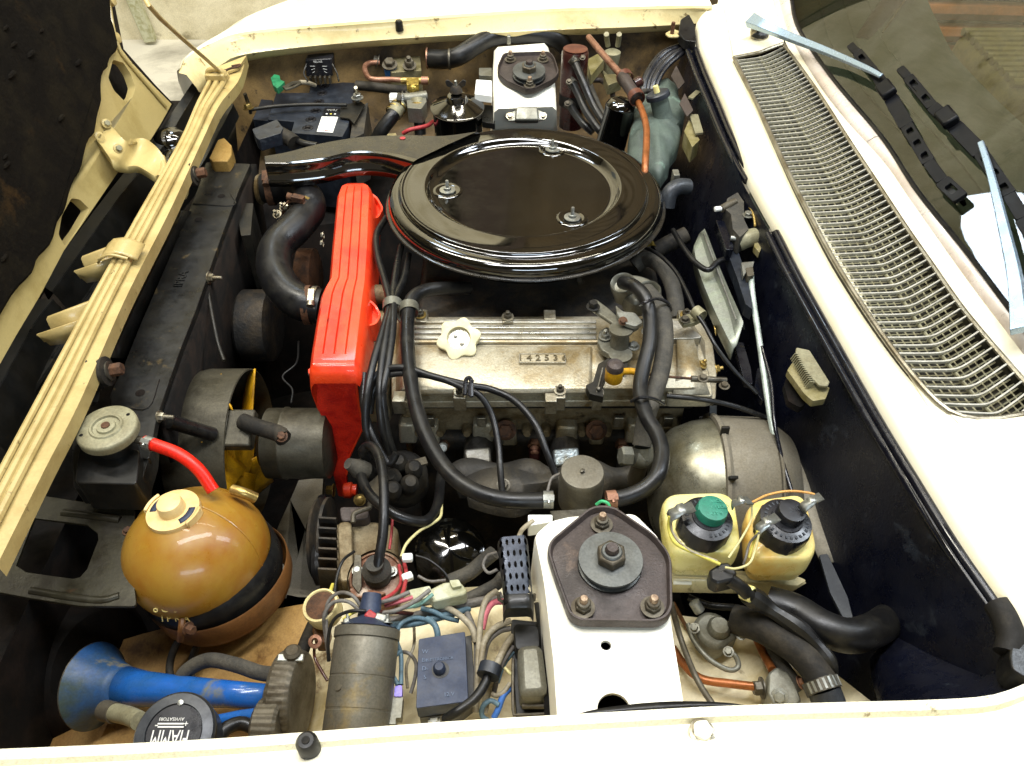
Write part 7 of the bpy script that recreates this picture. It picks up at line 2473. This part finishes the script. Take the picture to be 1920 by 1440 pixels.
q = B()
NU, NV = 5, 5
for i in range(NU):
    for j in range(NV):
        u0_, u1_, v0_, v1_ = i / NU, (i + 1) / NU, j / NV, (j + 1) / NV
        uc, vc = (u0_ + u1_) / 2, (v0_ + v1_) / 2
        outer, inner = [], []
        for k in range(16):
            a = 2 * PI * k / 16
            ca, sa = math.cos(a), math.sin(a)
            m_ = 1 / max(abs(ca), abs(sa))
            outer.append(q.b.verts.new(pfp(uc + ca * m_ / NU / 2, vc + sa * m_ / NV / 2)))
            inner.append(q.b.verts.new(pfp(uc + ca * .24 / NU, vc + sa * .28 / NV)))
        for k in range(16):
            l = (k + 1) % 16
            q.face((outer[k], outer[l], inner[l], inner[k]))
q.o('perforated_cover', 'perf_blue', pf, sharp=50)
q = B()
ring0 = [pfp(i / 10, 1) for i in range(11)]
q.grid([ring0, [p + V((0, -.010, -.008)) for p in ring0], [p + V((0, -.012, -.022)) for p in ring0]])
q.o('cover_lip', 'black_paint', pf, solid=.001)
q = B()
q.box(A0.lerp(A2, .5) + V((0, 0, -.02)), (.022, .07, .018))
q.o('resistor_core', 'bay_dark', pf, bev=.003)
q = B()
l_ = [P(934, 1113, -.055), P(942, 1128, -.062), P(996, 1128, -.062), P(1002, 1114, -.055)]
q.tube(l_, .0018, 8, 3)
q.o('lower_edge', 'horn_grey', pf)
hose('side_loop', None, None, [P(932, 1036, -.05), P(914, 1042, -.055), P(906, 1060, -.06), P(916, 1074, -.06), P(932, 1068, -.055)], 3, 'wire_grey', par=pf, n=8)

bx_ = thing('ignition_box', 'flat blue black plastic box with a round stud on the white ledge', 'module', P(830, 1260, -.12))
zx = -.100
slab(bx_, 'box_lid', [(785, 1198), (872, 1184), (878, 1315), (780, 1328)], zx, .022, 'box_blue', bev=.002, r=.002)
slab(bx_, 'box_base', [(790, 1216), (884, 1190), (892, 1316), (864, 1338), (786, 1346)], zx - .022, .02, 'black_satin', bev=.002)
B().lathe([(.0062, 0), (.0058, .006), (.004, .0085), (0, .0088)], P(824, 1256, zx), (0, 0, 1), 24).o('stud', 'box_blue', bx_)
B().lathe([(.0085, .0), (.0085, .0005), (0, .0006)], P(826, 1256, zx), (0, 0, 1), 24).o('stud_recess', 'black_satin', bx_)
for k, s_ in enumerate(('W', 'B+', 'D-', 'S')):
    text(s_, bx_, 'print_faint', P(797, 1222 + k * 16, zx + .0006), (1, 0, 0), (0, 1, 0), .006, .0002)
text('ELETTRONICA', bx_, 'print_faint', P(824, 1236, zx + .0006), (1, .1, 0), (-.1, 1, 0), .0042, .0002)
text('12 V', bx_, 'print_faint', P(842, 1302, zx + .0006), (1, .1, 0), (-.1, 1, 0), .0055, .0002)
bolt(bx_, (814, 1352, -.13), 8, m='white_plastic')

rg = thing('voltage_regulator', 'rounded grey metal regulator can on a black base left of the near tower', 'regulator', P(995, 1250, -.11))
slab(rg, 'base', [(958, 1160), (1012, 1166), (1020, 1220), (1034, 1330), (1018, 1342), (968, 1342), (960, 1240)], -.118, .02, 'black_paint', bev=.003, r=.004)
slab(rg, 'black_cover', [(962, 1168), (1010, 1172), (1014, 1216), (966, 1220)], -.096, .022, 'black_paint', bev=.004, r=.006, )
slab(rg, 'metal_can', [(970, 1208), (1016, 1205), (1028, 1300), (974, 1304)], -.082, .036, 'relay_grey', bev=.007, r=.008)
q = B()
q.tube([P(962, 1236, -.112), P(962, 1330, -.114), P(972, 1340, -.114), P(1022, 1338, -.114)], .0016, 6, 2)
q.o('base_edge', 'horn_grey', rg)
q = B()
q.box(P(1000, 1324, -.106), (.022, .004, .006))
q.o('end_mark', 'horn_grey', rg, bev=.001)

cnn = thing('wire_connector', 'pale grey green double plastic connector above the ignition box', 'connector', P(820, 1110, -.12))
slab(cnn, 'socket_half', [(800, 1108), (832, 1092), (862, 1090), (876, 1106), (872, 1114), (812, 1128)], -.095, .02, 'pale_conn', bev=.0015, r=.002)
slab(cnn, 'plug_half', [(766, 1106), (806, 1098), (812, 1118), (772, 1128)], -.100, .016, 'pale_conn', bev=.0015, r=.002)
slab(cnn, 'latch', [(842, 1088), (860, 1086), (866, 1098), (848, 1102)], -.090, .006, 'pale_conn', bev=.001)
c2 = thing('wire_connector', 'lilac and grey flat connector at the right side of the ignition coil', 'connector', P(745, 1310, -.13))
slab(c2, 'lilac_part', [(740, 1286), (754, 1284), (754, 1306), (738, 1306)], -.118, .010, 'lilac', bev=.001)
slab(c2, 'grey_part', [(732, 1306), (756, 1306), (752, 1346), (742, 1346), (742, 1358), (720, 1358), (720, 1348), (732, 1344)], -.120, .012, 'relay_grey', bev=.001, r=.001)

rg2 = thing('round_knob', 'round red brown knob with a pale rim left of the ignition coil', 'knob', P(596, 1130, -.11))
kp = P(600, 1134, -.105)
B().lathe([(.0185, -.02), (.0195, -.004), (.0185, 0), (.0165, .0005), (.0155, -.0015), (0, -.001)], kp, (-.15, -.05, 1), 32).o('knob_rim', 'cream_dirty', rg2, sharp=40)
B().lathe([(.0155, -.001), (.012, .0005), (0, .001)], kp, (-.15, -.05, 1), 28).o('knob_face', 'rust', rg2)
slab(rg2, 'tan_bracket', [(594, 1148), (612, 1146), (618, 1180), (610, 1206), (590, 1206), (584, 1180)], -.135, .02, 'strap_brown', bev=.003, jit=.0015)
B().lathe([(.007, 0), (.007, .004), (.0035, .005), (.003, 0)], P(592, 1204, -.130), (0, -.3, 1), 18).o('eyelet', 'copper', rg2)
hose('dark_wire', 'thin dark red wire from the tan eyelet to the coil side', 'wire', [(590, 1208, -.13), (590, 1232, -.14), (602, 1256, -.14), (614, 1276, -.14)], 3, 'brown_canister', n=8)

# loose wires: each one a thing of its own kind
W = [
    ('grey wire arching from the coil tower to the left, outer one', 'wire_grey', 3.6, [(676, 1146, -.09), (652, 1128, -.085), (624, 1130, -.09), (608, 1154, -.10), (610, 1190, -.12), (618, 1240, -.13)]),
    ('grey wire arching from the coil tower to the left, inner one', 'wire_grey', 3.4, [(680, 1142, -.09), (660, 1116, -.08), (634, 1112, -.085), (614, 1132, -.095), (612, 1170, -.11), (616, 1236, -.13)]),
    ('yellow sleeved wire behind the ignition coil', 'wire_yellow', 3.8, [(624, 1096, -.13), (618, 1116, -.12), (622, 1138, -.115), (630, 1150, -.12)]),
    ('short yellow sleeved wire on the coil lid', 'wire_yellow', 3.2, [(644, 1162, -.085), (656, 1152, -.082), (668, 1146, -.085)]),
    ('black wire rising left of the distributor', 'rubber', 3, [(664, 1034, -.13), (644, 1050, -.12), (632, 1080, -.12), (628, 1120, -.12), (636, 1146, -.12)]),
    ('black wire curling over the coil lid', 'rubber', 3.4, [(686, 1146, -.078), (656, 1146, -.08), (628, 1160, -.09), (616, 1192, -.105), (616, 1240, -.12)]),
    ('red wire loop under the distributor', 'wire_red', 3.6, [(690, 1136, -.10), (714, 1126, -.11), (740, 1110, -.12), (752, 1090, -.14), (748, 1060, -.15)]),
    ('red wire going up from the connector', 'wire_red', 3.8, [(750, 1128, -.11), (758, 1100, -.12), (762, 1076, -.14), (756, 1050, -.16)]),
    ('bright red thin wire below the greasy distributor', 'wire_red', 2.6, [(736, 968, -.15), (734, 1000, -.155), (730, 1030, -.16)]),
    ('pink wire into the pale connector', 'wire_pink', 4.2, [(722, 1136, -.105), (750, 1128, -.10), (774, 1120, -.10)]),
    ('dark red wire beside the coil terminals', 'brown_canister', 4, [(704, 1148, -.085), (740, 1148, -.10), (780, 1152, -.12)]),
    ('grey wire into the pale connector, upper', 'wire_grey', 4.2, [(706, 1132, -.10), (740, 1122, -.095), (768, 1110, -.095)]),
    ('grey wire into the pale connector, lower', 'wire_grey', 4.2, [(710, 1150, -.09), (744, 1144, -.09), (780, 1126, -.085), (806, 1106, -.085)]),
    ('teal wire into the pale connector', 'wire_teal', 3.6, [(752, 1140, -.105), (784, 1134, -.095), (812, 1114, -.088)]),
    ('blue grey wire looping down beside the coil, inner', 'wire_blue', 4.4, [(800, 1162, -.115), (776, 1158, -.11), (750, 1172, -.11), (744, 1200, -.115), (752, 1230, -.12), (752, 1284, -.12)]),
    ('blue grey wire looping down beside the coil, outer', 'wire_blue', 4.4, [(752, 1220, -.118), (736, 1236, -.118), (734, 1260, -.118), (746, 1284, -.12)]),
    ('blue grey wire from the connector to the box post', 'wire_blue', 4.6, [(790, 1140, -.11), (812, 1146, -.11), (836, 1158, -.115), (860, 1164, -.12)]),
    ('blue grey thick wire entering the ignition box', 'wire_blue', 6, [(800, 1160, -.11), (814, 1170, -.108), (820, 1186, -.11), (820, 1200, -.115)]),
    ('grey loop wire between coil and box', 'wire_grey', 3.6, [(752, 1222, -.13), (768, 1226, -.125), (780, 1244, -.13), (778, 1272, -.135), (770, 1300, -.14)]),
    ('tan wire right of the coil', 'wire_tan', 3, [(776, 1170, -.15), (776, 1210, -.15), (762, 1250, -.15), (764, 1290, -.15)]),
    ('flat grey harness crossing toward the resistor, upper', 'wire_grey', 9, [(700, 1168, -.12), (760, 1160, -.12), (830, 1142, -.12), (900, 1128, -.125), (940, 1118, -.13)]),
    ('flat grey harness crossing toward the resistor, lower', 'wire_blue', 7, [(716, 1174, -.115), (780, 1168, -.118), (850, 1150, -.12), (880, 1140, -.125)]),
    ('brown grey cable from the connector to the tan bundle', 'wire_tan', 6, [(832, 1136, -.115), (860, 1152, -.11), (884, 1176, -.11), (892, 1204, -.115)]),
    ('grey brown cable beside the box corner', 'wire_grey', 6.5, [(876, 1150, -.12), (888, 1180, -.118), (894, 1204, -.12), (894, 1260, -.12), (890, 1330, -.13)]),
    ('tan cable running down right of the box', 'wire_tan', 6, [(932, 1108, -.10), (912, 1124, -.10), (902, 1160, -.105), (898, 1210, -.11), (896, 1270, -.115), (892, 1336, -.125)]),
    ('red topped cable bending over the harness', 'wire_pink', 6, [(950, 1128, -.11), (926, 1130, -.105), (912, 1148, -.105), (904, 1180, -.11)]),
    ('tan cable looping from the regulator, top', 'wire_tan', 6, [(958, 1164, -.10), (930, 1176, -.10), (910, 1200, -.105), (902, 1240, -.11), (900, 1290, -.12)]),
    ('grey cable looping from the regulator, second', 'wire_grey', 5.5, [(958, 1178, -.105), (936, 1184, -.105), (914, 1206, -.11), (904, 1250, -.12)]),
    ('tan cable looping from the regulator, third', 'wire_tan', 7, [(962, 1192, -.11), (946, 1216, -.11), (930, 1250, -.11), (916, 1290, -.12), (908, 1336, -.13)]),
    ('grey cable looping from the regulator, fourth', 'wire_grey', 5, [(962, 1212, -.115), (946, 1236, -.115), (934, 1264, -.12), (926, 1300, -.13)]),
    ('blue grey cable looping from the regulator, fifth', 'wire_blue', 5, [(962, 1222, -.118), (944, 1246, -.12), (932, 1280, -.125)]),
    ('red taped cable beside the black cable', 'wire_red', 6, [(906, 1216, -.125), (902, 1244, -.12), (902, 1270, -.12)]),
    ('thick black cable ending in a sleeve near the wing lip', 'rubber', 9.5, [(922, 1246, -.10), (910, 1280, -.10), (890, 1310, -.10), (858, 1334, -.10), (834, 1350, -.11)]),
    ('bright blue cable below the regulator', 'wire_bright_blue', 6, [(960, 1288, -.125), (944, 1304, -.12), (934, 1330, -.125), (926, 1346, -.13)]),
    ('blue green coiled wire near the wing lip', 'wire_blue', 5, [(936, 1322, -.12), (920, 1314, -.12), (906, 1324, -.12), (904, 1342, -.125), (916, 1352, -.13)]),
    ('tan short cable with a cut end under the regulator', 'wire_tan', 4.5, [(956, 1282, -.12), (944, 1298, -.118), (930, 1304, -.12), (922, 1300, -.12)]),
    ('cream thin wire end left of the regulator', 'wire_cream', 3.4, [(946, 1252, -.12), (956, 1262, -.12), (964, 1266, -.12)]),
    ('yellow white wire curling below the greasy distributor', 'wire_cream', 2.8, [(752, 1044, -.14), (762, 1020, -.14), (786, 996, -.145), (810, 982, -.15), (826, 968, -.15), (828, 944, -.16)]),
    ('thin black wire arching over the oil filter', 'rubber', 2.8, [(780, 1042, -.15), (804, 1050, -.15), (830, 1070, -.155), (842, 1088, -.16)]),
    ('thin grey wire under the oil filter', 'wire_grey', 3, [(784, 1080, -.15), (806, 1090, -.15), (836, 1088, -.15)]),
    ('thin wire sweeping behind the fan motor', 'rubber', 2, [(560, 640, -.18), (556, 680, -.18), (530, 706, -.18), (548, 730, -.18), (546, 756, -.18)]),
    ('dark corrugated sleeve left of the resistor', 'rubber_grey', 14, [(844, 1090, -.155), (880, 1074, -.15), (906, 1052, -.14), (926, 1036, -.13)]),
    ('dusty tape wrapped loom above the harness', 'rubber_grey', 12, [(866, 1128, -.135), (896, 1114, -.13), (930, 1096, -.12), (944, 1080, -.11)]),
    ('tan loom leaving the back corner of the near tower', 'wire_tan', 4.5, [(972, 1008, -.08), (980, 992, -.075), (1000, 976, -.075)]),
    ('grey wire hanging by the round grey drum', 'wire_grey', 3, [(1050, 888, -.09), (1034, 898, -.09), (1026, 924, -.095)]),
    ('rubbery dark strips bunched against the near tower flank', 'rubber_grey', 7, [(1008, 1130, -.09), (1012, 1160, -.10), (1018, 1200, -.11), (1028, 1240, -.12), (1034, 1330, -.13)]),
]
for nm, mt, rpx, pts in W:
    hose('wire', nm, 'wire', pts, rpx, mt, n=9, group='loose wires of the engine bay')
slab(None, 'cable_sleeve', [(910, 1212), (926, 1214), (928, 1224), (918, 1250), (904, 1246)], -.088, .012, 'rubber_dull', bev=.003) if False else None
q = B()
q.tube([P(921, 1248, -.098), P(915, 1268, -.098)], .0115, 14, 0)
tag(q.o('cable_sleeve', 'box_black'), 'dark square cut sleeve at the top of the thick black cable', 'sleeve')
for k, (a, c, mt) in enumerate(((696, 1156, 'wire_red'), (714, 1160, 'zinc'), (764, 1046, 'white_plastic'), (764, 1082, 'white_plastic'))):
    q = B()
    q.box(P(a, c, -.082 if k < 2 else -.13), (.012, .009, .008), rot=(0, 0, R(-35 + 20 * k)))
    tag(q.o('wire_terminal', mt, bev=.002), ('red insulated wire terminal on the coil lid', 'bright metal wire terminal on the coil lid', 'white bullet terminal right of the distributor, upper', 'white bullet terminal right of the distributor, lower')[k], 'terminal')
